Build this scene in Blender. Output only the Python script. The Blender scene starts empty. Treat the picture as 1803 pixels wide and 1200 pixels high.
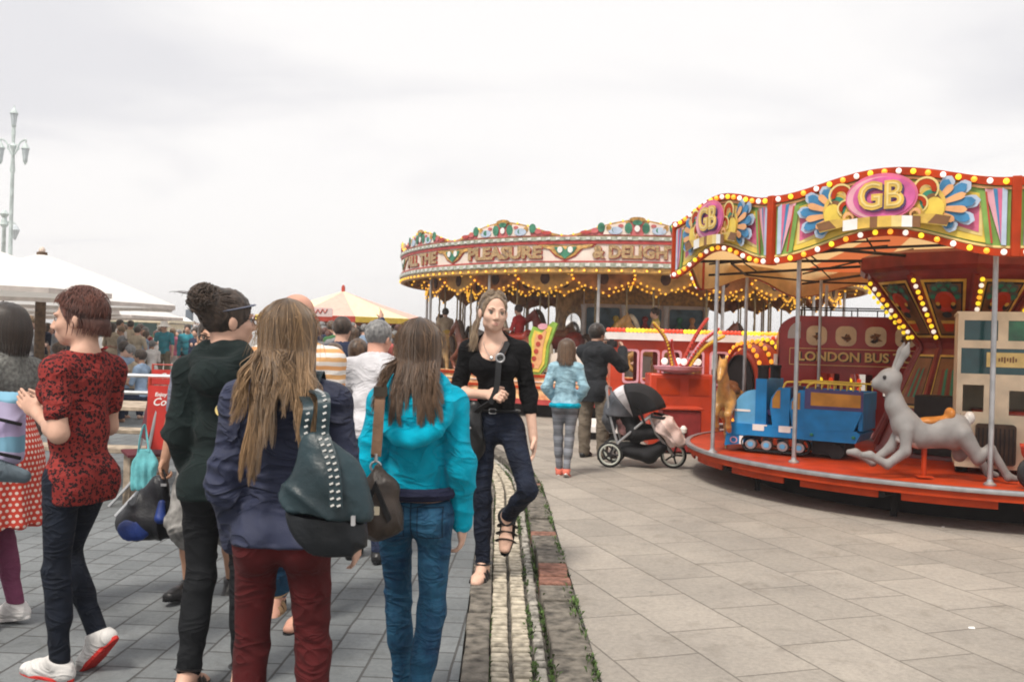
import bpy, math, random
import numpy as np
from mathutils import Vector, Matrix

R = math.radians
PI = math.pi
random.seed(7)
NP = np.random.RandomState(11)
scene = bpy.context.scene
col = scene.collection

# ------------------------------------------------------------------ camera
CAM_H, FPX, ROLL = 1.42, 1600.0, R(-1.6)
cd = bpy.data.cameras.new('camera')
cd.sensor_width = 36.0
cd.lens = FPX / 1803.0 * 36.0
cd.shift_y = 6.0 / 1803.0
cd.clip_start, cd.clip_end = 0.1, 3000
cd.dof.use_dof = True
cd.dof.focus_distance = 6.0
cd.dof.aperture_fstop = 11
cam = bpy.data.objects.new('camera', cd)
cam.location = (0, 0, CAM_H)
cam.rotation_euler = (R(90), ROLL, 0)
col.objects.link(cam)
scene.camera = cam

# ------------------------------------------------------------------ sky and sun
SUN_EL, SUN_AZ = 58, -150          # high, behind the camera to the left
world = bpy.data.worlds.new('World')
scene.world = world
world.use_nodes = True
nt = world.node_tree
nt.nodes.clear()
N, L = nt.nodes.new, nt.links.new
tc = N('ShaderNodeTexCoord')
sx = N('ShaderNodeSeparateXYZ'); L(tc.outputs['Generated'], sx.inputs[0])
zz = N('ShaderNodeMath'); zz.operation = 'ADD'; zz.inputs[1].default_value = 0.16
mx = N('ShaderNodeMath'); mx.operation = 'MAXIMUM'; mx.inputs[1].default_value = 0.0
L(sx.outputs['Z'], mx.inputs[0]); L(mx.outputs[0], zz.inputs[0])
dx = N('ShaderNodeMath'); dx.operation = 'DIVIDE'; L(sx.outputs['X'], dx.inputs[0]); L(zz.outputs[0], dx.inputs[1])
dy = N('ShaderNodeMath'); dy.operation = 'DIVIDE'; L(sx.outputs['Y'], dy.inputs[0]); L(zz.outputs[0], dy.inputs[1])
cx = N('ShaderNodeCombineXYZ'); L(dx.outputs[0], cx.inputs[0]); L(dy.outputs[0], cx.inputs[1])
mp = N('ShaderNodeMapping'); mp.inputs['Location'].default_value = (1.3, 4.1, 0); mp.inputs['Scale'].default_value = (0.55, 0.8, 1); mp.inputs['Rotation'].default_value = (0, 0, 0.5)
L(cx.outputs[0], mp.inputs[0])
nz = N('ShaderNodeTexNoise'); nz.inputs['Scale'].default_value = 1.1; nz.inputs['Detail'].default_value = 5; nz.inputs['Roughness'].default_value = 0.5; nz.inputs['Distortion'].default_value = 0.5
L(mp.outputs[0], nz.inputs['Vector'])
cr = N('ShaderNodeValToRGB')
cr.color_ramp.interpolation = 'EASE'
cr.color_ramp.elements[0].position = 0.33; cr.color_ramp.elements[0].color = (0.75, 0.742, 0.765, 1)
cr.color_ramp.elements[1].position = 0.56; cr.color_ramp.elements[1].color = (0.935, 0.915, 0.905, 1)
hz = N('ShaderNodeMapRange'); hz.inputs[1].default_value = 0.0; hz.inputs[2].default_value = 0.17; hz.inputs[3].default_value = 0.26; hz.inputs[4].default_value = 0.0
L(sx.outputs['Z'], hz.inputs[0])
ad = N('ShaderNodeMath'); ad.operation = 'ADD'; L(nz.outputs['Fac'], ad.inputs[0]); L(hz.outputs[0], ad.inputs[1]); L(ad.outputs[0], cr.inputs[0])   # brighter towards the horizon
up = N('ShaderNodeMapRange'); up.interpolation_type = 'SMOOTHSTEP'
up.inputs[1].default_value = 0.36; up.inputs[2].default_value = 0.85; up.inputs[3].default_value = 0.94; up.inputs[4].default_value = 1.22
L(sx.outputs['Z'], up.inputs[0])
mul = N('ShaderNodeVectorMath'); mul.operation = 'SCALE'; L(cr.outputs[0], mul.inputs[0]); L(up.outputs[0], mul.inputs['Scale'])
bgc = N('ShaderNodeBackground'); L(mul.outputs[0], bgc.inputs['Color']); bgc.inputs['Strength'].default_value = 1.03
sky = N('ShaderNodeTexSky'); sky.sky_type = 'NISHITA'; sky.sun_disc = False
sky.sun_elevation = R(SUN_EL); sky.sun_rotation = R(SUN_AZ); sky.dust_density = 3
bgs = N('ShaderNodeBackground'); L(sky.outputs[0], bgs.inputs['Color']); bgs.inputs['Strength'].default_value = 0.05
mixs = N('ShaderNodeMixShader'); mixs.inputs[0].default_value = 0.93     # almost closed cloud cover over the blue
L(bgs.outputs[0], mixs.inputs[1]); L(bgc.outputs[0], mixs.inputs[2])
wo = N('ShaderNodeOutputWorld'); L(mixs.outputs[0], wo.inputs['Surface'])

sd = bpy.data.lights.new('sun', 'SUN')
sd.energy = 3.0; sd.angle = R(13); sd.color = (1.0, 0.93, 0.83)
so = bpy.data.objects.new('sun', sd)
so.rotation_euler = (R(90 - SUN_EL), 0, R(-SUN_AZ) + PI)   # light travels from behind the camera
dvec = Vector((math.sin(R(SUN_AZ)) * math.cos(R(SUN_EL)), math.cos(R(SUN_AZ)) * math.cos(R(SUN_EL)), math.sin(R(SUN_EL))))
so.rotation_euler = dvec.to_track_quat('Z', 'Y').to_euler()
col.objects.link(so)

scene.view_settings.view_transform = 'Standard'
scene.view_settings.look = 'None'
scene.view_settings.exposure = 0.27
scene.view_settings.gamma = 1.0
scene.render.engine = 'CYCLES'
scene.cycles.pixel_filter_type = 'BLACKMAN_HARRIS'
scene.cycles.filter_width = 1.9
scene.cycles.max_bounces = 6

# pixel of the 1803 x 1200 photograph -> point at depth Y, or on a level z
cR = Vector((math.cos(ROLL), 0, -math.sin(ROLL)))
cU = Vector((math.sin(ROLL), 0, math.cos(ROLL)))
def ray(px, py): return cR * ((px - 901.5) / FPX) + cU * ((606 - py) / FPX) + Vector((0, 1, 0))
def at(px, py, Y): return Vector((0, 0, CAM_H)) + ray(px, py) * Y
def gnd(px, py, z=0.0):
    r = ray(px, py); return Vector((0, 0, CAM_H)) + r * ((z - CAM_H) / r.z)

# ------------------------------------------------------------------ naming
def tag(o, label=None, cat=None, group=None, kind=None):
    if label: o['label'] = label
    if cat: o['category'] = cat
    if group: o['group'] = group
    if kind: o['kind'] = kind
    return o
def thing(name, label, cat, loc=(0, 0, 0), rz=0.0, group=None):
    o = bpy.data.objects.new(name, None)
    o.empty_display_size = 0.1
    o.location = loc; o.rotation_euler = (0, 0, rz)
    col.objects.link(o)
    return tag(o, label, cat, group)
def link(name, mesh, parent=None):
    o = bpy.data.objects.new(name, mesh)
    col.objects.link(o)
    if parent is not None: o.parent = parent
    return o
def copy_tree(o, parent=None):
    c = o.copy(); col.objects.link(c)
    if parent is not None: c.parent = parent
    for ch in list(o.children): copy_tree(ch, c)
    return c

# ------------------------------------------------------------------ materials
MATS = {}
def _new(name):
    m = bpy.data.materials.new(name); m.use_nodes = True
    n = m.node_tree.nodes; b = n['Principled BSDF']
    return m, m.node_tree, b
def mat(name, c, rough=0.7, var=0.12, vscale=9.0, bump=0.0, bscale=120.0, metal=0.0, spec=0.35, sheen=0.0, emit=None, estr=0.0, coat=0.0, alpha=None, var2=None, crease=0.0, cscale=7.0):
    """colour with soft noise variation, optional fine bump"""
    if name in MATS: return MATS[name]
    m, t, b = _new(name)
    N, L = t.nodes.new, t.links.new
    b.inputs['Roughness'].default_value = rough
    b.inputs['Metallic'].default_value = metal
    b.inputs['Specular IOR Level'].default_value = spec
    if sheen: b.inputs['Sheen Weight'].default_value = sheen
    if coat: b.inputs['Coat Weight'].default_value = coat; b.inputs['Coat Roughness'].default_value = 0.12
    tc = N('ShaderNodeTexCoord')
    if var > 0:
        nz = N('ShaderNodeTexNoise'); nz.inputs['Scale'].default_value = vscale; nz.inputs['Detail'].default_value = 5
        L(tc.outputs['Object'], nz.inputs['Vector'])
        r = N('ShaderNodeValToRGB')
        lo = tuple(max(0, v * (1 - var * 1.6)) for v in c) if var2 is None else var2
        hi = tuple(min(1, v * (1 + var * 1.2)) for v in c)
        r.color_ramp.elements[0].position = 0.3; r.color_ramp.elements[0].color = (*lo, 1)
        r.color_ramp.elements[1].position = 0.7; r.color_ramp.elements[1].color = (*hi, 1)
        L(nz.outputs['Fac'], r.inputs[0]); L(r.outputs[0], b.inputs['Base Color'])
    else:
        b.inputs['Base Color'].default_value = (*c, 1)
    if bump > 0:
        n2 = N('ShaderNodeTexNoise'); n2.inputs['Scale'].default_value = bscale; n2.inputs['Detail'].default_value = 3
        L(tc.outputs['Object'], n2.inputs['Vector'])
        bp = N('ShaderNodeBump'); bp.inputs['Strength'].default_value = bump; bp.inputs['Distance'].default_value = 0.01
        L(n2.outputs['Fac'], bp.inputs['Height']); L(bp.outputs[0], b.inputs['Normal'])
        if crease > 0: L(creases(t, tc.outputs['Object'], crease, cscale), bp.inputs['Normal'])
    if emit:
        b.inputs['Emission Color'].default_value = (*emit, 1); b.inputs['Emission Strength'].default_value = estr
    if alpha is not None: b.inputs['Alpha'].default_value = alpha
    MATS[name] = m
    return m
def creases(t, co, amt, sc):
    """soft ridged wrinkles, slanting, as a bump normal"""
    N, L = t.nodes.new, t.links.new
    m = N('ShaderNodeMapping'); m.inputs['Scale'].default_value = (0.8, 0.8, 1.5); m.inputs['Rotation'].default_value = (0.5, 0.35, 0.2); L(co, m.inputs[0])
    n = N('ShaderNodeTexNoise'); n.inputs['Scale'].default_value = sc; n.inputs['Detail'].default_value = 2.5; n.inputs['Distortion'].default_value = 1.1; L(m.outputs[0], n.inputs['Vector'])
    a = mathn(t, 'ABSOLUTE', mathn(t, 'SUBTRACT', n.outputs['Fac'], 0.5)); h = mathn(t, 'SQRT', mathn(t, 'ADD', a, 0.004))
    b = N('ShaderNodeBump'); b.inputs['Strength'].default_value = min(1, amt); b.inputs['Distance'].default_value = 0.048; b.invert = True; L(h, b.inputs['Height']); return b.outputs[0]
def mathn(t, op, a, b=None, c=None):
    n = t.nodes.new('ShaderNodeMath'); n.operation = op
    for i, v in enumerate((a, b, c)):
        if v is None: continue
        if isinstance(v, (int, float)): n.inputs[i].default_value = v
        else: t.links.new(v, n.inputs[i])
    return n.outputs[0]
def mixc(t, f, a, b):
    n = t.nodes.new('ShaderNodeMix'); n.data_type = 'RGBA'
    if isinstance(f, (int, float)): n.inputs[0].default_value = f
    else: t.links.new(f, n.inputs[0])
    for i, v in ((6, a), (7, b)):
        if isinstance(v, tuple): n.inputs[i].default_value = (*v, 1)
        else: t.links.new(v, n.inputs[i])
    return n.outputs[2]
def noise(t, vec, scale, detail=3, rough=0.5, dist=0.0):
    n = t.nodes.new('ShaderNodeTexNoise'); n.inputs['Scale'].default_value = scale
    n.inputs['Detail'].default_value = detail; n.inputs['Roughness'].default_value = rough; n.inputs['Distortion'].default_value = dist
    if vec is not None: t.links.new(vec, n.inputs['Vector'])
    return n.outputs['Fac']
def ramp(t, fac, stops, interp='LINEAR'):
    n = t.nodes.new('ShaderNodeValToRGB'); cr = n.color_ramp; cr.interpolation = interp
    while len(cr.elements) < len(stops): cr.elements.new(0.5)
    for e, (p, c) in zip(cr.elements, stops): e.position = p; e.color = (*c, 1)
    t.links.new(fac, n.inputs[0]); return n.outputs[0]
def objco(t): return t.nodes.new('ShaderNodeTexCoord').outputs['Object']
def sep(t, v):
    n = t.nodes.new('ShaderNodeSeparateXYZ'); t.links.new(v, n.inputs[0]); return n.outputs
def bumpn(t, b, h, strength=0.3, dist=0.01, under=None):
    n = t.nodes.new('ShaderNodeBump'); n.inputs['Strength'].default_value = strength; n.inputs['Distance'].default_value = dist
    t.links.new(h, n.inputs['Height']); t.links.new(n.outputs[0], b.inputs['Normal'])
    if under is not None: t.links.new(under, n.inputs['Normal'])

# ------------------------------------------------------------------ mesh builder
class MB:
    def __init__(s): s.v, s.f, s.m, s.c = [], [], [], 0
    def add(s, vs, fs, m=0):
        o = len(s.v); s.v += [tuple(p) for p in vs]
        for f in fs: s.f.append(tuple(i + o for i in f)); s.m.append(m)
        return s
    def box(s, c, d, m=0, rz=0.0, taper=1.0, rot=None):
        x, y, z = d[0] / 2, d[1] / 2, d[2] / 2
        P = []
        for k, (sx, sy, sz) in enumerate([(-1, -1, -1), (1, -1, -1), (1, 1, -1), (-1, 1, -1), (-1, -1, 1), (1, -1, 1), (1, 1, 1), (-1, 1, 1)]):
            q = taper if sz > 0 else 1.0
            P.append(Vector((sx * x * q, sy * y * q, sz * z)))
        M = rot if rot is not None else Matrix.Rotation(rz, 3, 'Z')
        return s.add([M @ p + Vector(c) for p in P], [(0, 3, 2, 1), (4, 5, 6, 7), (0, 1, 5, 4), (1, 2, 6, 5), (2, 3, 7, 6), (3, 0, 4, 7)], m)
    def tube(s, pts, r, n=8, m=0, cap=True, close=False, flat=None):
        pts = [Vector(p) for p in pts]; k = len(pts)
        rr = list(r) if hasattr(r, '__len__') else [r] * k
        prev = None; rings = []
        for i, p in enumerate(pts):
            if close: t = pts[(i + 1) % k] - pts[i - 1]
            else: t = pts[min(i + 1, k - 1)] - pts[max(i - 1, 0)]
            if t.length < 1e-9: t = Vector((0, 0, 1))
            t.normalize()
            if prev is None:
                a = Vector((0, 0, 1)) if abs(t.z) < 0.9 else Vector((1, 0, 0))
                u = t.cross(a).normalized()
            else:
                u = prev - t * prev.dot(t)
                u = u.normalized() if u.length > 1e-6 else t.orthogonal().normalized()
            prev = u; w = t.cross(u)
            fl = flat if flat else 1.0
            rings.append([p + (u * math.cos(2 * PI * j / n) + w * (fl * math.sin(2 * PI * j / n))) * rr[i] for j in range(n)])
        vs = [q for g in rings for q in g]; fs = []
        for i in range(k if close else k - 1):
            a, b = i * n, ((i + 1) % k) * n
            for j in range(n):
                j2 = (j + 1) % n
                fs.append((a + j, a + j2, b + j2, b + j))
        if cap and not close:
            fs.append(tuple(range(n))[::-1]); fs.append(tuple((k - 1) * n + j for j in range(n)))
        return s.add(vs, fs, m)
    def lathe(s, prof, c=(0, 0, 0), n=24, m=0, a0=0.0, a1=2 * PI, cap=False, sq=None):
        full = abs(a1 - a0 - 2 * PI) < 1e-6
        k = n if full else n + 1
        vs = []
        for r, z in prof:
            for j in range(k):
                a = a0 + (a1 - a0) * j / n
                vs.append((c[0] + r * math.cos(a), c[1] + r * math.sin(a), c[2] + z))
        fs = []
        for i in range(len(prof) - 1):
            for j in range(n):
                j2 = (j + 1) % k
                fs.append((i * k + j, i * k + j2, (i + 1) * k + j2, (i + 1) * k + j))
        if cap:
            fs.append(tuple(range(k))[::-1]); fs.append(tuple((len(prof) - 1) * k + j for j in range(k)))
        return s.add(vs, fs, m)
    def ball(s, c, r, n=10, m=0, sc=(1, 1, 1), rot=None):
        h = max(4, n // 2); vs = []; fs = []
        M = rot if rot is not None else Matrix.Identity(3)
        for i in range(h + 1):
            ph = -PI / 2 + PI * i / h
            for j in range(n):
                a = 2 * PI * j / n
                p = Vector((math.cos(ph) * math.cos(a) * r * sc[0], math.cos(ph) * math.sin(a) * r * sc[1], math.sin(ph) * r * sc[2]))
                vs.append(M @ p + Vector(c))
        for i in range(h):
            for j in range(n):
                j2 = (j + 1) % n
                fs.append((i * n + j, i * n + j2, (i + 1) * n + j2, (i + 1) * n + j))
        return s.add(vs, fs, m)
    def prism(s, poly, y0, y1, m=0, f=None, msides=None):
        """outline in (x,z), thickness along y; f maps (x,y,z)->point"""
        k = len(poly); f = f or (lambda x, y, z: (x, y, z))
        vs = [f(x, y0, z) for x, z in poly] + [f(x, y1, z) for x, z in poly]
        s.add(vs, [tuple(range(k)), tuple(range(2 * k - 1, k - 1, -1))], m)
        s.add(vs, [(j, j + k, (j + 1) % k + k, (j + 1) % k) for j in range(k)], m if msides is None else msides)
        return s
    def merge(s, other, m=None, M=None):
        o = len(s.v); s.v += [tuple(M @ Vector(p)) if M is not None else p for p in other.v]
        for f, q in zip(other.f, other.m): s.f.append(tuple(i + o for i in f)); s.m.append(q if m is None else m)
        return s
    def build(s, name, mats, parent=None, smooth=True, sharp=40, bevel=0.0, loc=None):
        me = bpy.data.meshes.new(name)
        me.from_pydata(s.v, [], s.f)
        if not isinstance(mats, (list, tuple)): mats = [mats]
        for q in mats: me.materials.append(q)
        me.polygons.foreach_set('material_index', s.m)
        if smooth:
            me.polygons.foreach_set('use_smooth', [True] * len(me.polygons))
            me.set_sharp_from_angle(angle=R(sharp))
        me.validate(); me.update()
        o = link(name, me, parent)
        if loc is not None: o.location = loc
        if bevel:
            b = o.modifiers.new('bevel', 'BEVEL'); b.width = bevel; b.segments = 2; b.limit_method = 'ANGLE'; b.angle_limit = R(50)
        return o

def rrect(x0, x1, z0, z1, r, n=4):
    out = []
    for cx_, cz_, a0 in ((x1 - r, z1 - r, 0), (x0 + r, z1 - r, 90), (x0 + r, z0 + r, 180), (x1 - r, z0 + r, 270)):
        for i in range(n + 1):
            a = R(a0 + 90 * i / n); out.append((cx_ + r * math.cos(a), cz_ + r * math.sin(a)))
    return out
def arc(cx_, cz_, rx, rz, a0, a1, n=12):
    return [(cx_ + rx * math.cos(R(a0 + (a1 - a0) * i / n)), cz_ + rz * math.sin(R(a0 + (a1 - a0) * i / n))) for i in range(n + 1)]
def spline(pts, n=6):
    P = [Vector(p) for p in pts]; out = []
    for i in range(len(P) - 1):
        p0, p1, p2, p3 = P[max(i - 1, 0)], P[i], P[i + 1], P[min(i + 2, len(P) - 1)]
        for j in range(n):
            t = j / n
            out.append(0.5 * ((2 * p1) + (p2 - p0) * t + (2 * p0 - 5 * p1 + 4 * p2 - p3) * t * t + (3 * p1 - p0 - 3 * p2 + p3) * t ** 3))
    out.append(P[-1]); return out

_txt = {}
def text_mesh(body, size=0.1, depth=0.004, bold=0.0, shear=0.0, align='CENTER', res=3):
    """(verts, faces) of lettering in the x-y plane, extruded along z"""
    key = (body, size, depth, bold, shear, align)
    if key in _txt: return _txt[key]
    cu = bpy.data.curves.new('lettering', 'FONT'); cu.body = body; cu.size = size; cu.extrude = depth
    cu.offset = bold; cu.shear = shear; cu.align_x = align; cu.align_y = 'CENTER'; cu.resolution_u = res
    ob = bpy.data.objects.new('lettering', cu); col.objects.link(ob)
    dg = bpy.context.evaluated_depsgraph_get(); dg.update()
    me = bpy.data.meshes.new_from_object(ob.evaluated_get(dg))
    vs = [tuple(v.co) for v in me.vertices]; fs = [tuple(p.vertices) for p in me.polygons]
    bpy.data.objects.remove(ob); bpy.data.curves.remove(cu); bpy.data.meshes.remove(me)
    _txt[key] = (vs, fs); return _txt[key]

# ------------------------------------------------------------------ signed-distance modelling (bodies, clothes, animals)
_perm = np.random.RandomState(3).permutation(256)
_val = np.random.RandomState(4).rand(256).astype(np.float32) * 2 - 1
def vnoise(p):
    i = np.floor(p).astype(np.int64); f = p - i; f = f * f * (3 - 2 * f)
    def h(a, b, c): return _val[_perm[(_perm[(_perm[a & 255] + b) & 255] + c) & 255]]
    x, y, z = i[:, 0], i[:, 1], i[:, 2]; r = 0
    for dx_ in (0, 1):
        for dy_ in (0, 1):
            for dz_ in (0, 1):
                w = (f[:, 0] if dx_ else 1 - f[:, 0]) * (f[:, 1] if dy_ else 1 - f[:, 1]) * (f[:, 2] if dz_ else 1 - f[:, 2])
                r = r + w * h(x + dx_, y + dy_, z + dz_)
    return r
def V3(p): return np.array([p[0], p[1], p[2]], dtype=np.float32)
class SDF:
    def __init__(s, k=0.03): s.P = []; s.k = k; s.clips = []; s.subs = []; s.early = []
    def cut_here(s, p, n): s.early.append((len(s.P), V3(p), V3(Vector(n).normalized()))); return s
    def cone(s, a, b, ra, rb=None, k=None, flat=None, m=0):
        s.P.append(('c', V3(a), V3(b), ra, ra if rb is None else rb, s.k if k is None else k, flat, m)); return s
    def chain(s, pts, rs, k=None, flat=None, m=0):
        for i in range(len(pts) - 1): s.cone(pts[i], pts[i + 1], rs[i], rs[i + 1], k, flat, m)
        return s
    def ell(s, c, r, rot=None, k=None, m=0):
        s.P.append(('e', V3(c), np.array(r, dtype=np.float32) if hasattr(r, '__len__') else np.array([r] * 3, dtype=np.float32), None if rot is None else np.array(rot, dtype=np.float32), 0, s.k if k is None else k, None, m)); return s
    def box(s, c, h, rnd=0.01, rot=None, k=None, m=0):
        s.P.append(('b', V3(c), np.array(h, dtype=np.float32), None if rot is None else np.array(rot, dtype=np.float32), rnd, s.k if k is None else k, None, m)); return s
    def clip(s, p, n): s.clips.append((V3(p), V3(Vector(n).normalized()))); return s
    def sub(s, kind, *a, k=0.01, **kw):
        t = SDF(); getattr(t, kind)(*a, **kw); q = t.P[0]; s.subs.append(q[:5] + (k,) + q[6:]); return s
    @staticmethod
    def dist(q, X):
        if q[0] == 'c':
            _, a, b, ra, rb, k, flat, m = q
            pa = X - a; ba = b - a
            if flat is not None:
                n = V3(flat[0]); n = n / np.linalg.norm(n); g = 1 / flat[1] - 1
                pa = pa + np.multiply.outer(pa @ n, n) * g; ba = ba + n * (ba @ n) * g
            L2 = float(ba @ ba) + 1e-12
            t = np.clip((pa @ ba) / L2, 0, 1)
            d = np.sqrt(((pa - np.multiply.outer(t, ba)) ** 2).sum(-1)) - (ra + (rb - ra) * t)
            return d * (min(1, flat[1]) if flat is not None else 1)
        if q[0] == 'e':
            p = X - q[1]
            if q[3] is not None: p = p @ q[3]
            r = q[2]; k0 = np.sqrt(((p / r) ** 2).sum(-1)); k1 = np.sqrt(((p / (r * r)) ** 2).sum(-1)) + 1e-9
            return np.where(k0 < 0.02, -float(r.min()), k0 * (k0 - 1) / k1)
        p = X - q[1]
        if q[3] is not None: p = p @ q[3]
        d = np.abs(p) - (q[2] - q[4])
        return np.sqrt((np.maximum(d, 0) ** 2).sum(-1)) + np.minimum(d.max(-1), 0) - q[4]
    @staticmethod
    def bb(q):
        if q[0] == 'c':
            r = max(q[3], q[4]) * (max(1, q[6][1]) if q[6] is not None else 1)
            return np.minimum(q[1], q[2]) - r, np.maximum(q[1], q[2]) + r
        r = q[2] if q[3] is None else np.abs(q[3]) @ q[2]
        return q[1] - r, q[1] + r
    def mesh(s, name, mats, parent=None, vox=0.008, disp=None, smooth_it=1):
        lo = np.min([SDF.bb(q)[0] for q in s.P], axis=0) - 3 * vox - 0.01
        hi = np.max([SDF.bb(q)[1] for q in s.P], axis=0) + 3 * vox + 0.01
        n = np.ceil((hi - lo) / vox).astype(int) + 1
        F = np.full(tuple(n), 9.0, dtype=np.float32)
        ax = [lo[i] + vox * np.arange(n[i], dtype=np.float32) for i in range(3)]
        def region(q, pad):
            a, b = SDF.bb(q)
            i0 = np.maximum(np.floor((a - pad - lo) / vox).astype(int), 0); i1 = np.minimum(np.ceil((b + pad - lo) / vox).astype(int) + 1, n)
            sl = tuple(slice(i0[i], i1[i]) for i in range(3))
            X = np.stack(np.meshgrid(ax[0][sl[0]], ax[1][sl[1]], ax[2][sl[2]], indexing='ij'), -1)
            return sl, X
        def plane(F, p, nn):
            g = ((ax[0] - p[0]) * nn[0])[:, None, None] + ((ax[1] - p[1]) * nn[1])[None, :, None] + ((ax[2] - p[2]) * nn[2])[None, None, :]
            return np.maximum(F, g)
        for qi, q in enumerate(s.P):
            for e in s.early:
                if e[0] == qi: F = plane(F, e[1], e[2])
            k = q[5]; sl, X = region(q, k + 3 * vox)
            d = SDF.dist(q, X); f = F[sl]
            if k > 0:
                h = np.maximum(k - np.abs(f - d), 0) / k
                F[sl] = np.minimum(f, d) - h * h * k * 0.25
            else: F[sl] = np.minimum(f, d)
        for q in s.subs:
            k = q[5]; sl, X = region(q, k + 3 * vox)
            d = -SDF.dist(q, X); f = F[sl]; h = np.maximum(k - np.abs(f - d), 0) / k
            F[sl] = np.maximum(f, d) + h * h * k * 0.25
        for p, nn in s.clips: F = plane(F, p, nn)
        neg = F < 0
        c = [neg[dx_:n[0] - 1 + dx_, dy_:n[1] - 1 + dy_, dz_:n[2] - 1 + dz_] for dx_ in (0, 1) for dy_ in (0, 1) for dz_ in (0, 1)]
        anyn = c[0].copy(); alln = c[0].copy()
        for q in c[1:]: anyn |= q; alln &= q
        act = anyn & ~alln
        I = np.argwhere(act)
        offs = np.array([(a, b, e) for a in (0, 1) for b in (0, 1) for e in (0, 1)])
        vals = np.stack([F[I[:, 0] + o[0], I[:, 1] + o[1], I[:, 2] + o[2]] for o in offs], 1)
        acc = np.zeros((len(I), 3), np.float32); cnt = np.zeros(len(I), np.float32)
        for a in range(8):
            for b in range(a + 1, 8):
                if np.abs(offs[a] - offs[b]).sum() != 1: continue
                va, vb = vals[:, a], vals[:, b]; x = (va < 0) != (vb < 0)
                t = np.where(x, va / np.where(x, va - vb, 1), 0)[:, None]
                acc += np.where(x[:, None], offs[a] + (offs[b] - offs[a]) * t, 0); cnt += x
        Vt = (I + acc / cnt[:, None]) * vox + lo
        idx = np.full(act.shape, -1, np.int64); idx[act] = np.arange(len(I))
        quads = []
        for d in range(3):
            e = [1, 1, 1]
            A = neg[1:-1, 1:-1, 1:-1]; 
            sh = [slice(1, -1)] * 3; sh[d] = slice(2, None)
            B = neg[tuple(sh)]
            E = np.argwhere(A != B) + 1
            if len(E) == 0: continue
            u, v = (d + 1) % 3, (d + 2) % 3
            du = np.zeros(3, int); du[u] = 1; dv = np.zeros(3, int); dv[v] = 1
            ok = (E < np.array(act.shape)).all(1); E = E[ok]
            q0 = idx[tuple((E - du - dv).T)]; q1 = idx[tuple((E - dv).T)]; q2 = idx[tuple(E.T)]; q3 = idx[tuple((E - du).T)]
            inside = neg[tuple(E.T)]
            Q = np.stack([q0, q1, q2, q3], 1); Q[~inside] = Q[~inside][:, ::-1]
            quads.append(Q)
        Q = np.concatenate(quads); Q = Q[(Q >= 0).all(1)]
        for _ in range(smooth_it):      # light Laplacian pass
            sm = np.zeros_like(Vt); ct = np.zeros(len(Vt))
            for a, b in ((0, 1), (1, 2), (2, 3), (3, 0)):
                np.add.at(sm, Q[:, a], Vt[Q[:, b]]); np.add.at(ct, Q[:, a], 1)
                np.add.at(sm, Q[:, b], Vt[Q[:, a]]); np.add.at(ct, Q[:, b], 1)
            Vt = Vt * 0.5 + 0.5 * sm / np.maximum(ct, 1)[:, None]
        if disp is not None:
            nr = np.zeros_like(Vt); fn = np.cross(Vt[Q[:, 2]] - Vt[Q[:, 0]], Vt[Q[:, 3]] - Vt[Q[:, 1]])
            for a in range(4): np.add.at(nr, Q[:, a], fn)
            nr /= np.linalg.norm(nr, axis=1, keepdims=True) + 1e-12
            Vt = Vt + nr * disp(Vt, nr)[:, None]
        me = bpy.data.meshes.new(name)
        me.vertices.add(len(Vt)); me.vertices.foreach_set('co', Vt.astype(np.float32).ravel())
        me.loops.add(len(Q) * 4); me.loops.foreach_set('vertex_index', Q.astype(np.int32).ravel())
        me.polygons.add(len(Q)); me.polygons.foreach_set('loop_start', np.arange(0, len(Q) * 4, 4, dtype=np.int32))
        mats = mats if isinstance(mats, (list, tuple)) else [mats]
        for q in mats: me.materials.append(q)
        if len(mats) > 1:
            best = np.full(len(Vt), 9.0); mi = np.zeros(len(Vt), np.int32)
            for q in s.P:
                d = SDF.dist(q, Vt.astype(np.float32)) - (0.0025 if q[7] else 0)
                w = d < best; best = np.where(w, d, best); mi = np.where(w, q[7], mi)
            me.polygons.foreach_set('material_index', mi[Q[:, 0]].astype(np.int32))
        me.polygons.foreach_set('use_smooth', np.ones(len(Q), bool))
        me.update(calc_edges=True); me.validate()
        return link(name, me, parent)

def folds(amp=0.005, sx=6.0, sz=14.0, seed=0.0, ridge=True, fine=0.0):
    def f(P, Nn):
        q = np.stack([P[:, 0] * sx + seed, P[:, 1] * sx + seed * 1.7, P[:, 2] * sz + P[:, 0] * sx * 0.9 - seed], 1)
        w = vnoise(q * 0.9 + 0.6 * np.stack([vnoise(q * 0.5 + 9), vnoise(q * 0.5 + 31), vnoise(q * 0.5 + 57)], 1))
        r = np.maximum(0.75 - 2.0 * np.sqrt(np.abs(w) + 0.01), -0.7) if ridge else w
        o = amp * r
        if fine: o = o + fine * vnoise(P * 60 + seed)
        return o
    return f

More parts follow.
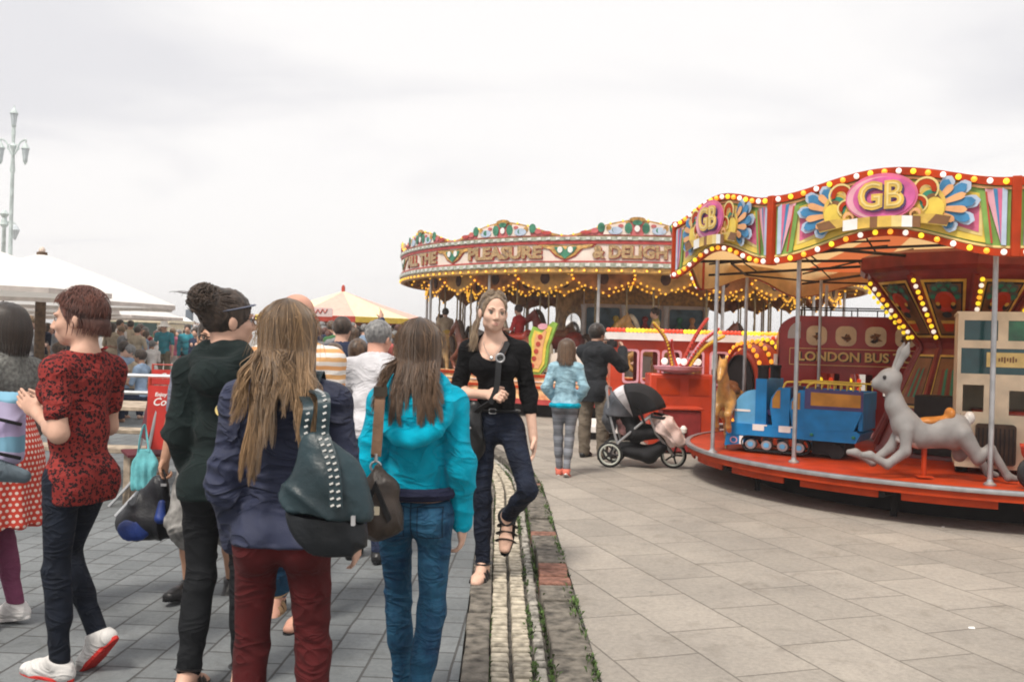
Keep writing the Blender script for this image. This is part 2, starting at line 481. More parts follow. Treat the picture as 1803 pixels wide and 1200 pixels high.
# ------------------------------------------------------------------ ground
def paving(name, base, dark, ang, bw, bh, mortar, mcol, off=0.5, grime=0.35, bump=0.5):
    m, t, b = _new(name); L = t.links.new
    co = objco(t)
    mp_ = t.nodes.new('ShaderNodeMapping'); mp_.inputs['Rotation'].default_value = (0, 0, R(-ang)); L(co, mp_.inputs[0])
    wob = t.nodes.new('ShaderNodeTexNoise'); wob.inputs['Scale'].default_value = 3.5; L(co, wob.inputs['Vector'])
    ad = t.nodes.new('ShaderNodeVectorMath'); ad.operation = 'MULTIPLY_ADD'; ad.inputs[1].default_value = (0.012, 0.012, 0)
    L(wob.outputs['Color'], ad.inputs[0]); L(mp_.outputs[0], ad.inputs[2])
    br = t.nodes.new('ShaderNodeTexBrick'); br.offset = off
    for k, v in (('Scale', 1), ('Mortar Size', mortar), ('Mortar Smooth', 0.35), ('Brick Width', bw), ('Row Height', bh), ('Bias', 0.0)): br.inputs[k].default_value = v
    br.inputs['Color1'].default_value = (*base, 1); br.inputs['Color2'].default_value = (*dark, 1); br.inputs['Mortar'].default_value = (*mcol, 1)
    L(ad.outputs[0], br.inputs['Vector'])
    n1 = noise(t, co, 0.9, 6, 0.6); n2 = noise(t, co, 38, 4, 0.65); n3 = noise(t, co, 190, 2); n4 = noise(t, co, 4.5, 5, 0.7, 0.6)
    g = ramp(t, n1, [(0.3, (1 - grime,) * 3), (0.65, (1.06, 1.05, 1.03))])
    g2 = ramp(t, n2, [(0.3, (0.84, 0.84, 0.85)), (0.62, (1.06,) * 3)])
    g3 = ramp(t, n4, [(0.32, (0.80, 0.79, 0.77)), (0.46, (1, 1, 1)), (1, (1.03, 1.02, 1.0))])
    g4 = ramp(t, n3, [(0.25, (0.82,) * 3), (0.5, (1, 1, 1)), (0.8, (1.08,) * 3)])
    cur = br.outputs['Color']
    for q in (g, g2, g3, g4):
        mxn = t.nodes.new('ShaderNodeMix'); mxn.data_type = 'RGBA'; mxn.blend_type = 'MULTIPLY'; mxn.inputs[0].default_value = 1
        L(cur, mxn.inputs[6]); L(q, mxn.inputs[7]); cur = mxn.outputs[2]
    # a scatter of flattened gum spots
    vo = t.nodes.new('ShaderNodeTexVoronoi'); vo.inputs['Scale'].default_value = 3.1; L(co, vo.inputs['Vector'])
    sp = ramp(t, vo.outputs['Distance'], [(0.035, (1, 1, 1)), (0.055, (0, 0, 0))])
    cur = mixc(t, mathn(t, 'MULTIPLY', sp, 0.45), cur, (0.10, 0.10, 0.095))
    L(cur, b.inputs['Base Color'])
    b.inputs['Roughness'].default_value = 0.82; b.inputs['Specular IOR Level'].default_value = 0.3
    hgt = mathn(t, 'ADD', mathn(t, 'MULTIPLY', br.outputs['Fac'], -1.0), mathn(t, 'MULTIPLY', n2, 0.35))
    bumpn(t, b, hgt, bump, 0.006)
    return m
def sheet(name, pts, z, m, sub=0):
    b = MB(); b.add([(x, y, z) for x, y in pts], [tuple(range(len(pts)))])
    o = b.build(name, m, smooth=False); return tag(o, kind='structure')

GZ, PZ = -0.05, 0.02                     # gutter bed, plaza level (left pavement is 0)
def xr(Y):                               # plaza edge of the kerb
    return 0.415 - 0.013 * (Y - 3.85) - (0.035 * (Y - 8.6) ** 2 if Y > 8.6 else 0) if Y < 12 else 0.415 - 0.013 * 8.15 - 0.035 * 11.56 - 0.24 * (Y - 12)
def strip_sheet(name, offs, zs, Ys, mats, mids):
    """ribbon running along the channel; offs are distances left of the plaza edge"""
    b = MB(); k = len(offs)
    vs = [(xr(Y) + o, Y, z) for Y in Ys for o, z in zip(offs, zs)]
    fs = []; ms = []
    b.v = vs
    for i in range(len(Ys) - 1):
        for j in range(k - 1):
            b.f.append((i * k + j, i * k + j + 1, (i + 1) * k + j + 1, (i + 1) * k + j)); b.m.append(mids[j])
    return tag(b.build(name, mats, smooth=False), kind='structure')
YS = [1.0 + 0.5 * i for i in range(16)] + [9 + 0.25 * i for i in range(60)]
m_plaza = paving('plaza slabs', (0.338, 0.306, 0.268), (0.280, 0.255, 0.224), 108, 0.62, 0.43, 0.006, (0.165, 0.148, 0.128), 0.5, 0.22, 0.45)
m_left = paving('grey block paving', (0.185, 0.200, 0.208), (0.145, 0.158, 0.165), 88, 0.225, 0.185, 0.0065, (0.075, 0.075, 0.075), 0.5, 0.30, 0.7)
# base terrain to the horizon, then the two paved sheets that meet the channel
sheet('ground', [(-600, -20), (600, -20), (600, 900), (-600, 900)], GZ - 0.05, mat('far ground', (0.36, 0.35, 0.33), 0.9, 0.2, 0.05))
def edge_sheet(name, side, far, z, m):
    b = MB(); off = 0.0 if side > 0 else -0.60
    for Y in YS: b.v += [(xr(Y) + off, Y, z), (far if side > 0 else -far, Y, z)]
    for i in range(len(YS) - 1):
        q = (2 * i, 2 * i + 1, 2 * i + 3, 2 * i + 2); b.f.append(q if side > 0 else q[::-1]); b.m.append(0)
    Yl = YS[-1]
    n = len(b.v)
    if side > 0:
        b.v += [(-160, Yl, z), (xr(Yl), Yl, z), (far, Yl, z), (far, 400, z), (-160, 400, z)]; b.f.append(tuple(range(n, n + 5))); b.m.append(0)
    return tag(b.build(name, m, smooth=False), kind='structure')
edge_sheet('plaza', 1, 160, PZ, m_plaza)
edge_sheet('pavement', -1, 160, 0.0, m_left)
strip_sheet('gutter', [-0.60, -0.20], [GZ, GZ], YS, [mat('gutter dirt', (0.11, 0.10, 0.085), 0.95, 0.4, 30, bump=0.8, bscale=150)], [0])

m_stone = mat('weathered kerb stone', (0.135, 0.12, 0.10), 0.9, 0.5, 16, bump=0.9, bscale=60, var2=(0.042, 0.038, 0.032))
m_brick = mat('red kerb brick', (0.22, 0.105, 0.075), 0.88, 0.35, 22, bump=0.7, bscale=90)
m_tile = mat('cream channel tile', (0.40, 0.355, 0.28), 0.8, 0.4, 18, bump=0.25, bscale=160, var2=(0.17, 0.15, 0.115))
m_tile2 = mat('grey channel sett', (0.30, 0.28, 0.245), 0.85, 0.45, 25, bump=0.6, bscale=90)
rng = random.Random(5)
def stone_row(name, o0, o1, z0, z1, length, mats, pick, jit=0.012, gap=0.012, y0=2.2, y1=14.5):
    b = MB(); Y = y0
    while Y < y1:
        ln, mi = pick(Y); ym = Y + ln / 2
        x0, x1 = xr(ym) + o0, xr(ym) + o1
        sl = (xr(Y + ln) - xr(Y)) / ln
        ht = z1 + rng.uniform(-jit, jit) * 0.6; q = rng.uniform(0, jit)
        a = math.atan(-sl)
        b.box(((x0 + x1) / 2 + rng.uniform(-jit, jit) * 0.3, ym, (z0 + ht) / 2), (x1 - x0 - q, ln - gap, ht - z0), mi, rz=-math.atan(sl) * -1 if False else math.atan(-sl))
        Y += ln
    return tag(b.build(name, mats, smooth=True, sharp=30, bevel=0.008), kind='structure')
bricks = {6.55, 5.45}
def pick_kerb(Y):
    if 5.15 < Y < 5.62 or 6.25 < Y < 6.75 or 8.9 < Y < 9.2: return (0.165, 1)
    return (rng.uniform(0.38, 0.52), 0) if Y > 5.4 or Y < 4.8 else (0.3, 0)
stone_row('kerb', -0.195, -0.004, -0.12, PZ + 0.012, 0.4, [m_stone, m_brick], pick_kerb, 0.022, 0.02)
stone_row('kerb_edging', -0.60, -0.475, -0.12, 0.006, 0.4, [m_stone], lambda Y: (rng.uniform(0.22, 0.40), 0), 0.020, 0.02)
def pick_tile(Y): return (0.066 + rng.uniform(-0.004, 0.004), 0)
stone_row('drain_channel', -0.470, -0.385, GZ - 0.04, -0.004, 0.07, [m_tile], pick_tile, 0.008, 0.018)
stone_row('drain_channel', -0.368, -0.283, GZ - 0.04, -0.010, 0.07, [m_tile], pick_tile, 0.008, 0.018)
stone_row('drain_channel', -0.268, -0.212, GZ - 0.04, -0.020, 0.09, [m_tile2], lambda Y: (0.085 + rng.uniform(-0.01, 0.01), 0), 0.010, 0.016)
# weeds in the joints
def weeds():
    b = MB(); r = random.Random(9)
    for i in range(5200):
        Y = 2.4 + 8.5 * r.random() ** 1.3
        clump = vnoise(np.array([[Y * 2.3, i % 3 * 7.7, 0.5]]))[0]
        if clump < 0.05 and r.random() < 0.8: continue
        sel = i % 3
        o = (-0.008 - abs(r.gauss(0, 0.022)), -0.478 + r.gauss(0, 0.008), -0.275 + r.gauss(0, 0.010))[sel] if r.random() > 0.3 else (-0.20 + r.gauss(0, 0.006))
        x = xr(Y) + o; z = (PZ + 0.012 if o > -0.19 else GZ + 0.03)
        h = r.uniform(0.008, 0.030) * (1.2 if sel == 0 else 0.8); a = r.uniform(0, 6.28); w = r.uniform(0.003, 0.008)
        lx, ly = math.cos(a) * h * 0.9, math.sin(a) * h * 0.9
        sa, ca = math.sin(a) * w, math.cos(a) * w; b.add([(x, Y, z - 0.008), (x + lx * .45 - sa, Y + ly * .45 + ca, z + h * .6), (x + lx, Y + ly, z + h * .8), (x + lx * .45 + sa, Y + ly * .45 - ca, z + h * .6)], [(0, 1, 2, 3)])
    o = b.build('weeds', mat('weed green', (0.06, 0.105, 0.025), 0.8, 0.5, 20), smooth=False)
    tag(o, 'green weeds sprouting along the joints of the stone kerb and drain channel', 'weeds', kind='stuff')
weeds()
# litter specks on the plaza
for i, (px_, py_) in enumerate([(1710, 1105), (1660, 927), (1312, 862)]):
    p = gnd(px_, py_, PZ); b = MB()
    b.add([(-0.035, -0.02, 0.004), (0.03, -0.025, 0.004), (0.04, 0.018, 0.012), (-0.02, 0.024, 0.007)], [(0, 1, 2, 3)])
    o = b.build('litter', mat('paper scrap', (0.75, 0.74, 0.72), 0.7, 0.05), smooth=False, loc=p); s_ = o.modifiers.new('thickness', 'SOLIDIFY'); s_.thickness = 0.003
    o.scale = (0.5 - 0.1 * i,) * 3
    tag(o, ['small white paper scrap on the pale slabs near the right edge of the view', 'tiny white scrap on the slabs before the red roundabout platform', 'tiny white scrap on the slabs in the shade near the platform tip'][i], 'litter')

# ------------------------------------------------------------------ the small roundabout on the right
m_red = mat('ride red gloss', (0.42, 0.045, 0.022), 0.35, 0.14, 5, coat=0.35)
m_ored = mat('ride orange red', (0.40, 0.040, 0.007), 0.5, 0.16, 5, spec=0.15)
m_dred = mat('ride dark red', (0.20, 0.022, 0.018), 0.45, 0.2, 6, coat=0.2)
m_chrome = mat('grey steel', (0.42, 0.42, 0.43), 0.35, 0.12, 12, metal=0.7)
m_black = mat('black iron', (0.018, 0.017, 0.018), 0.6, 0.2, 10)
m_dark = mat('dark underside', (0.02, 0.018, 0.018), 0.9, 0.1)
m_gold = mat('gold paint', (0.62, 0.40, 0.07), 0.35, 0.18, 9, spec=0.5)
m_lgold = mat('pale gold paint', (0.72, 0.56, 0.22), 0.4, 0.1)
m_cream = mat('cream board', (0.66, 0.58, 0.42), 0.6, 0.12, 6)
m_tan = mat('tan board back', (0.62, 0.44, 0.21), 0.7, 0.14, 5)
m_white = mat('white paint', (0.78, 0.76, 0.73), 0.5, 0.06)
m_green = mat('green paint', (0.19, 0.33, 0.07), 0.5, 0.12)
m_yel = mat('yellow paint', (0.72, 0.52, 0.08), 0.45, 0.1)
m_pink = mat('pink paint', (0.60, 0.13, 0.24), 0.5, 0.12)
m_lpink = mat('light pink paint', (0.68, 0.34, 0.40), 0.5, 0.1)
m_blue = mat('blue paint', (0.05, 0.21, 0.40), 0.45, 0.15)
m_lblue = mat('pale blue paint', (0.42, 0.50, 0.62), 0.5, 0.1)
m_peach = mat('peach paint', (0.72, 0.36, 0.16), 0.5, 0.1)
m_brown = mat('brown paint', (0.20, 0.09, 0.035), 0.5, 0.15)
m_teal = mat('teal green paint', (0.03, 0.22, 0.14), 0.5, 0.15)
m_bw = mat('white bulb', (0.9, 0.85, 0.8), 0.3, 0, emit=(1.0, 0.92, 0.82), estr=0.55)
m_by = mat('yellow bulb', (0.85, 0.62, 0.04), 0.3, 0, emit=(1.0, 0.72, 0.03), estr=0.75)
m_bo = mat('amber bulb', (0.85, 0.35, 0.03), 0.3, 0, emit=(1.0, 0.40, 0.03), estr=0.8)
m_br = mat('red bulb', (0.75, 0.07, 0.04), 0.3, 0, emit=(1.0, 0.10, 0.03), estr=0.35)

RC = Vector((4.87, 9.84, 0)); RR = 3.1
rb = thing('roundabout', 'small roundabout with ornate painted rounding boards on a red round platform at the right', 'roundabout', (RC.x, RC.y, PZ))
Z0 = -PZ      # heights below are above z = 0; the root stands on the plaza
def rz_(z): return z + Z0
def pol(r, a, z=0): return Vector((r * math.cos(R(a)), r * math.sin(R(a)), rz_(z)))
# platform
b = MB(); b.lathe([(0.0, rz_(0.37)), (2.885, rz_(0.37)), (2.885, rz_(0.29)), (2.80, rz_(0.285)), (0.0, rz_(0.285))], n=96, m=0)
pf = b.build('platform', [m_ored], rb, sharp=30)
b = MB(); b.lathe([(2.887, rz_(0.345)), (2.91, rz_(0.350)), (2.915, rz_(0.368)), (2.91, rz_(0.384)), (2.86, rz_(0.385)), (2.86, rz_(0.372))], n=96); b.build('rim_trim', m_chrome, pf, sharp=60)
b = MB()
for k in range(20):
    a0, a1 = k * 18 + 1.2, k * 18 + 15.5
    b.lathe([(2.825, rz_(0.225)), (2.84, rz_(0.225)), (2.84, rz_(0.283)), (2.825, rz_(0.283)), (2.825, rz_(0.225))], n=8, a0=R(a0), a1=R(a1))
b.build('skirt_panel', m_ored, pf, sharp=30)
b = MB()
b.lathe([(2.22, rz_(0.284)), (2.20, 0.004), (2.16, 0.004), (2.18, rz_(0.284))], n=60); b.lathe([(1.1, 0.001), (1.1, rz_(0.28))], n=24)  # closed dark skirt added to draw the shade under the platform overhang
for k in range(10):
    a = k * 36 + 16
    b.tube([pol(2.2, a, 0.25), pol(2.82, a, 0.25)], 0.03, 6); b.tube([pol(2.45, a, 0.28), pol(2.45, a, 0.022)], 0.03, 6)
b.build('underframe', m_dark, rb)
# poles
for a, r in ((-178, 2.80), (-151, 2.47), (-111, 2.52), (-75, 2.5), (-39, 2.5), (-3, 2.5), (33, 2.5), (69, 2.5), (105, 2.5), (141, 2.5)):
    p = pol(r, a)
    if a == -178: p = Vector((2.08 - RC.x, 9.30 - RC.y, 0))
    b = MB(); b.tube([(p.x, p.y, rz_(0.37)), (p.x, p.y, rz_(2.34))], 0.021, 12); b.lathe([(0.05, 0), (0.05, 0.012), (0.026, 0.03), (0.022, 0.05)], (p.x, p.y, rz_(0.371)), 14)
    b.build('pole', m_chrome, rb)
for (x, y) in ((3.72, 11.0),):
    b = MB(); b.tube([(x - RC.x, y - RC.y, rz_(0.37)), (x - RC.x, y - RC.y, rz_(2.3))], 0.019, 10); b.build('pole', m_chrome, rb)
m_canv_ = mat('pale pink canvas', (0.74, 0.62, 0.58), 0.85, 0.06, 3)
def thin_canvas(name, c, f):
    m = bpy.data.materials.new(name); m.use_nodes = True; t = m.node_tree; b = t.nodes['Principled BSDF']
    b.inputs['Base Color'].default_value = (*c, 1); b.inputs['Roughness'].default_value = 0.9; b.inputs['Specular IOR Level'].default_value = 0.1
    tr = t.nodes.new('ShaderNodeBsdfTranslucent'); tr.inputs[0].default_value = (*c, 1); mx_ = t.nodes.new('ShaderNodeMixShader'); mx_.inputs[0].default_value = f
    t.links.new(b.outputs[0], mx_.inputs[1]); t.links.new(tr.outputs[0], mx_.inputs[2]); t.links.new(mx_.outputs[0], t.nodes['Material Output'].inputs[0]); return m
# canopy: canvas cone, spars and braces
b = MB()
for k in range(20):
    a0, a1 = R(k * 18 + 16), R(k * 18 + 34)
    q = [(3.0, 2.56), (2.1, 2.74), (1.1, 2.98), (0.25, 3.32)]
    for i in range(3):
        (r0, z0), (r1, z1) = q[i], q[i + 1]
        b.add([(r0 * math.cos(a0), r0 * math.sin(a0), rz_(z0)), (r0 * math.cos(a1), r0 * math.sin(a1), rz_(z0)), (r1 * math.cos(a1), r1 * math.sin(a1), rz_(z1)), (r1 * math.cos(a0), r1 * math.sin(a0), rz_(z1))], [(0, 1, 2, 3)], (k % 4 > 0) * 1)
cano = b.build('canopy', [thin_canvas('thin orange canvas', (0.62, 0.17, 0.06), 0.55), thin_canvas('thin tan canvas', (0.78, 0.52, 0.24), 0.55)], rb)
b = MB(); b.ball((0, 0, rz_(3.30)), 0.25, 12, sc=(1, 1, 0.4)); b.build('finial', m_canv_, rb)
b = MB()
for k in range(10):
    a = k * 36 - 146
    b.tube([pol(0.8, a, 2.44), pol(3.0, a, 2.38)], 0.017, 6); b.tube([pol(0.8, a, 2.66), pol(3.0, a, 2.52)], 0.012, 6)
    for t in (0.35, 0.7): b.tube([pol(0.8 + 2.2 * t, a, 2.44 - 0.06 * t), pol(0.8 + 2.2 * (t + 0.1), a, 2.64 - 0.14 * t)], 0.009, 5)
    b.tube([pol(2.5, a, 2.37), pol(2.5, a + 36, 2.37)], 0.013, 6)
b.build('spars', m_black, rb)

# rounding boards -------------------------------------------------
HW = RR * math.sin(R(18)) - 0.004; AP = RR * math.cos(R(18))
ztop = lambda x: 2.79 + 0.16 * (0.5 + 0.5 * math.cos(PI * min(1, abs(x) / HW * 1.02))) ** 0.85
zbot = lambda x: 2.205 + 0.205 * (0.5 + 0.5 * math.cos(PI * min(1, abs(x) / HW)))
def board_mesh():
    b = MB(); n = 28
    xs = [-HW + 2 * HW * i / n for i in range(n + 1)]
    MM = {}
    mats = []
    def mi(m):
        if m not in mats: mats.append(m)
        return mats.index(m)
    # panel coordinates: x along the board, z up, layer d outward (front is -y of the panel frame)
    def band(f0, f1, d0, d1, m):
        vs = []
        for x in xs: vs += [(x, -d0, rz_(f0(x))), (x, -d0, rz_(f1(x))), (x, -d1, rz_(f0(x))), (x, -d1, rz_(f1(x)))]
        fs = []
        for i in range(n):
            a, c = 4 * i, 4 * (i + 1)
            fs += [(a + 2, c + 2, c + 3, a + 3), (a + 1, a + 3, c + 3, c + 1), (a, c, c + 2, a + 2), (a + 1, c + 1, c, a)]
        fs += [(0, 2, 3, 1), (4 * n, 4 * n + 1, 4 * n + 3, 4 * n + 2)]
        b.add(vs, fs, mi(m))
    band(zbot, ztop, -0.012, -0.004, m_tan)
    band(zbot, ztop, -0.0035, 0.008, m_green)
    band(lambda x: ztop(x) - 0.054, lambda x: ztop(x) + 0.010, 0.0085, 0.034, m_ored)
    band(lambda x: zbot(x) - 0.010, lambda x: zbot(x) + 0.046, 0.0085, 0.034, m_ored)
    band(lambda x: ztop(x) - 0.082, lambda x: ztop(x) - 0.0625, 0.0085, 0.020, m_peach)
    band(lambda x: zbot(x) + 0.0525, lambda x: zbot(x) + 0.070, 0.0085, 0.020, m_lgold)
    lay = [0.0085]
    def P(pts, m, th=0.003, lift=0.0):
        d = lay[0] + lift
        b.prism(pts, -d - th, -d + 0.0002, mi(m), f=lambda x, y, z: (x, y, rz_(z)))
        lay[0] += 0.0032
    def both(pts, m, th=0.003):
        d = lay[0]
        for s in (1, -1): 
            q = [(s * x, z) for x, z in pts]
            b.prism(q if s > 0 else q[::-1], -d - th, -d + 0.0002, mi(m), f=lambda x, y, z: (x, y, rz_(z)))
        lay[0] += 0.0032
    zm = lambda x, t: zbot(x) + 0.07 + t * (ztop(x) - zbot(x) - 0.152)
    # sweeping yellow field and pink corner panels
    curve = lambda x0, x1, t0, t1, k=10: [(x0 + (x1 - x0) * i / k, zm(x0 + (x1 - x0) * i / k, t0 + (t1 - t0) * i / k)) for i in range(k + 1)]
    both(curve(0.0, 0.76, 0.02, 0.08) + curve(0.76, 0.0, 0.9, 0.98), m_yel)
    both(curve(0.10, 0.735, 0.22, 0.14) + curve(0.735, 0.10, 0.82, 0.96), m_lgold)
    both(curve(0.34, 0.71, 0.30, 0.20) + curve(0.71, 0.40, 0.74, 0.92), m_pink)
    both([(0.0, zm(0, 0.02))] + curve(0.05, 0.76, 0.02, 0.03) + curve(0.76, 0.05, 0.12, 0.20), m_yel)
    # outer fans beside the red uprights
    for i, (m, w) in enumerate(((m_lpink, 0.16), (m_blue, 0.10), (m_pink, 0.07), (m_lblue, 0.035))):
        x0 = 0.905; both([(x0 - 0.035, 2.285), (x0, 2.28), (x0, 2.70), (x0 - w, 2.725)], m)
    both([(0.765, 2.30), (0.80, 2.29), (0.755, 2.70), (0.71, 2.71)], m_green); both([(0.80, 2.30), (0.815, 2.30), (0.765, 2.70), (0.752, 2.70)], m_red)
    # feathers
    c0 = (0.36, 2.60)
    def feather(ang, ln, w, m, r0=0.06):
        a = R(ang); ux, uz = math.cos(a), math.sin(a); k = 10; L_, R_ = [], []
        for i in range(k + 1):
            t = i / k; wd = w * (0.35 + 0.65 * t) * (math.sqrt(max(0, 1 - max(0, (t - 0.7) / 0.3) ** 2)))
            x = c0[0] + ux * (r0 + (ln - r0) * t); z = c0[1] + uz * (r0 + (ln - r0) * t)
            L_.append((x - uz * wd, z + ux * wd)); R_.append((x + uz * wd, z - ux * wd))
        return R_ + L_[::-1]
    for a, l in ((58, 0.27), (32, 0.33), (6, 0.35), (-20, 0.33), (-44, 0.25)):
        both(feather(a, l + 0.018, 0.062, m_lblue), m_lblue)
    for a, l in ((58, 0.255), (32, 0.315), (6, 0.335), (-20, 0.315), (-44, 0.235)):
        both(feather(a, l, 0.046, m_blue), m_blue)
    for a, l in ((45, 0.24), (19, 0.28), (-7, 0.28), (-32, 0.22)):
        both(feather(a, l, 0.034, m_peach), m_peach)
    # scrolls
    def scroll(cx_, cz_, r, a0, a1, w, m):
        o, i_ = [], []
        for k in range(17):
            t = k / 16; a = R(a0 + (a1 - a0) * t); ww = w * (0.35 + 0.65 * math.sin(PI * min(1, 0.12 + t * 0.9)))
            o.append((cx_ + (r + ww / 2) * math.cos(a), cz_ + (r + ww / 2) * math.sin(a))); i_.append((cx_ + (r - ww / 2) * math.cos(a), cz_ + (r - ww / 2) * math.sin(a)))
        return o + i_[::-1]
    disc = lambda cx_, cz_, rx, rz2, n_=20, t=0: [(cx_ + rx * math.cos(2 * PI * i / n_) * math.cos(t) - rz2 * math.sin(2 * PI * i / n_) * math.sin(t), cz_ + rx * math.cos(2 * PI * i / n_) * math.sin(t) + rz2 * math.sin(2 * PI * i / n_) * math.cos(t)) for i in range(n_)]
    both(disc(0.37, 2.615, 0.115, 0.15), m_gold)
    both(disc(0.365, 2.655, 0.075, 0.085), m_teal); both(disc(0.385, 2.625, 0.07, 0.085), m_brown); both(disc(0.40, 2.585, 0.075, 0.095), m_yel)
    both(scroll(0.335, 2.745, 0.062, -20, 230, 0.05, m_ored), m_ored); both(scroll(0.335, 2.745, 0.094, -40, 215, 0.018, m_lgold), m_lgold)
    both(scroll(0.285, 2.635, 0.045, -30, 220, 0.034, m_peach), m_ored); both(scroll(0.285, 2.635, 0.068, -60, 200, 0.014, m_lgold), m_lgold)
    both(scroll(0.262, 2.555, 0.035, -20, 220, 0.026, m_peach), m_peach)
    both([(0.25, 2.49), (0.50, 2.44), (0.53, 2.52), (0.40, 2.545), (0.25, 2.55)], m_gold); both([(0.36, 2.475), (0.50, 2.45), (0.53, 2.515), (0.42, 2.54)], m_brown)
    # oval badge with gilt letters
    P(disc(0, 2.705, 0.285, 0.195, 40), m_pink); P(disc(-0.012, 2.700, 0.262, 0.172, 40), m_lpink); P(disc(0.022, 2.702, 0.245, 0.165, 40), mat('magenta paint', (0.58, 0.11, 0.30), 0.45, 0.15))
    # ribbon
    for x0, x1, m in ((-0.30, -0.18, m_white), (-0.182, -0.08, m_gold), (-0.082, -0.02, m_brown), (-0.022, 0.09, m_gold), (0.088, 0.17, m_lgold), (0.168, 0.25, m_white), (0.248, 0.31, m_brown)):
        q = lambda x: 2.505 - 0.22 * x * x
        P([(x0, q(x0) - 0.045), (x1, q(x1) - 0.045), (x1, q(x1) + 0.045), (x0, q(x0) + 0.045)], m); lay[0] -= 0.0031
    lay[0] += 0.0035
    for dxx, dzz, m, up_ in ((0.012, -0.014, mat('letter shadow', (0.09, 0.05, 0.14), 0.6, 0.1), 0), (0, 0, m_gold, 0.006)):
        vs, fs = text_mesh('GB', 0.30, 0.006, 0.014)
        d = lay[0] + 0.007 + up_
        b.add([(x * 0.92 + dxx, -d - z, rz_(2.705 + y + dzz)) for x, y, z in vs], fs, mi(m))
    vs, fs = text_mesh('GB', 0.30, 0.004, -0.006)
    b.add([(x * 0.92, -lay[0] - 0.018 - z, rz_(2.708 + y)) for x, y, z in vs], fs, mi(m_lgold))
    return b, mats
bm_, bmats = board_mesh()
proto_me = None
m_post = MB(); m_post.box((0, 0, 0), (0.11, 0.05, 0.64)); 
bulb_me = {}
def bulb_mesh(m, r):
    k = (m.name, r)
    if k not in bulb_me:
        q = MB(); q.ball((0, 0, 0), r, 10); o = q.build('bulb', m); bulb_me[k] = o.data; bpy.data.objects.remove(o)
    return bulb_me[k]
cyc = [m_bw, m_by, m_bo]
visible = {-128: 1, -164: 1, -92: 1}
for k in range(10):
    a = -128 + 36 * k
    aa = (a + 180) % 360 - 180
    if proto_me is None:
        o = bm_.build('rounding_board', bmats, rb, sharp=30); proto_me = o.data
    else: o = link('rounding_board', proto_me, rb)
    o.rotation_euler = (0, 0, R(a + 90)); o.location = (AP * math.cos(R(a)), AP * math.sin(R(a)), 0)
    near = aa in visible
    bl = MB(); cnt = 0
    for f, off, nb in ((ztop, -0.025, 17), (zbot, 0.02, 16)):
        for i in range(nb):
            x = -HW + 2 * HW * (i + 0.5) / nb; z = f(x) + off
            if near and (aa != -92 or x < -0.2):
                q = link('bulb', bulb_mesh(cyc[i % 3], 0.0235), o); q.location = (x, -0.052, rz_(z))
            else: bl.ball((x, -0.052, rz_(z)), 0.0235, 8, i % 3)
    if bl.v: tag(bl.build('bulb_string', cyc, o), kind='stuff')
    c = link('post', MB().box((0, 0, 0), (0.10, 0.06, 0.70)).build('post', m_ored, rb).data, rb) if False else None
    b = MB(); p = pol(RR + 0.012, a + 18, 2.497); b.box(p, (0.065, 0.08, 0.615), rz=R(a + 18 + 90)); b.build('corner_post', m_ored, rb, bevel=0.006)

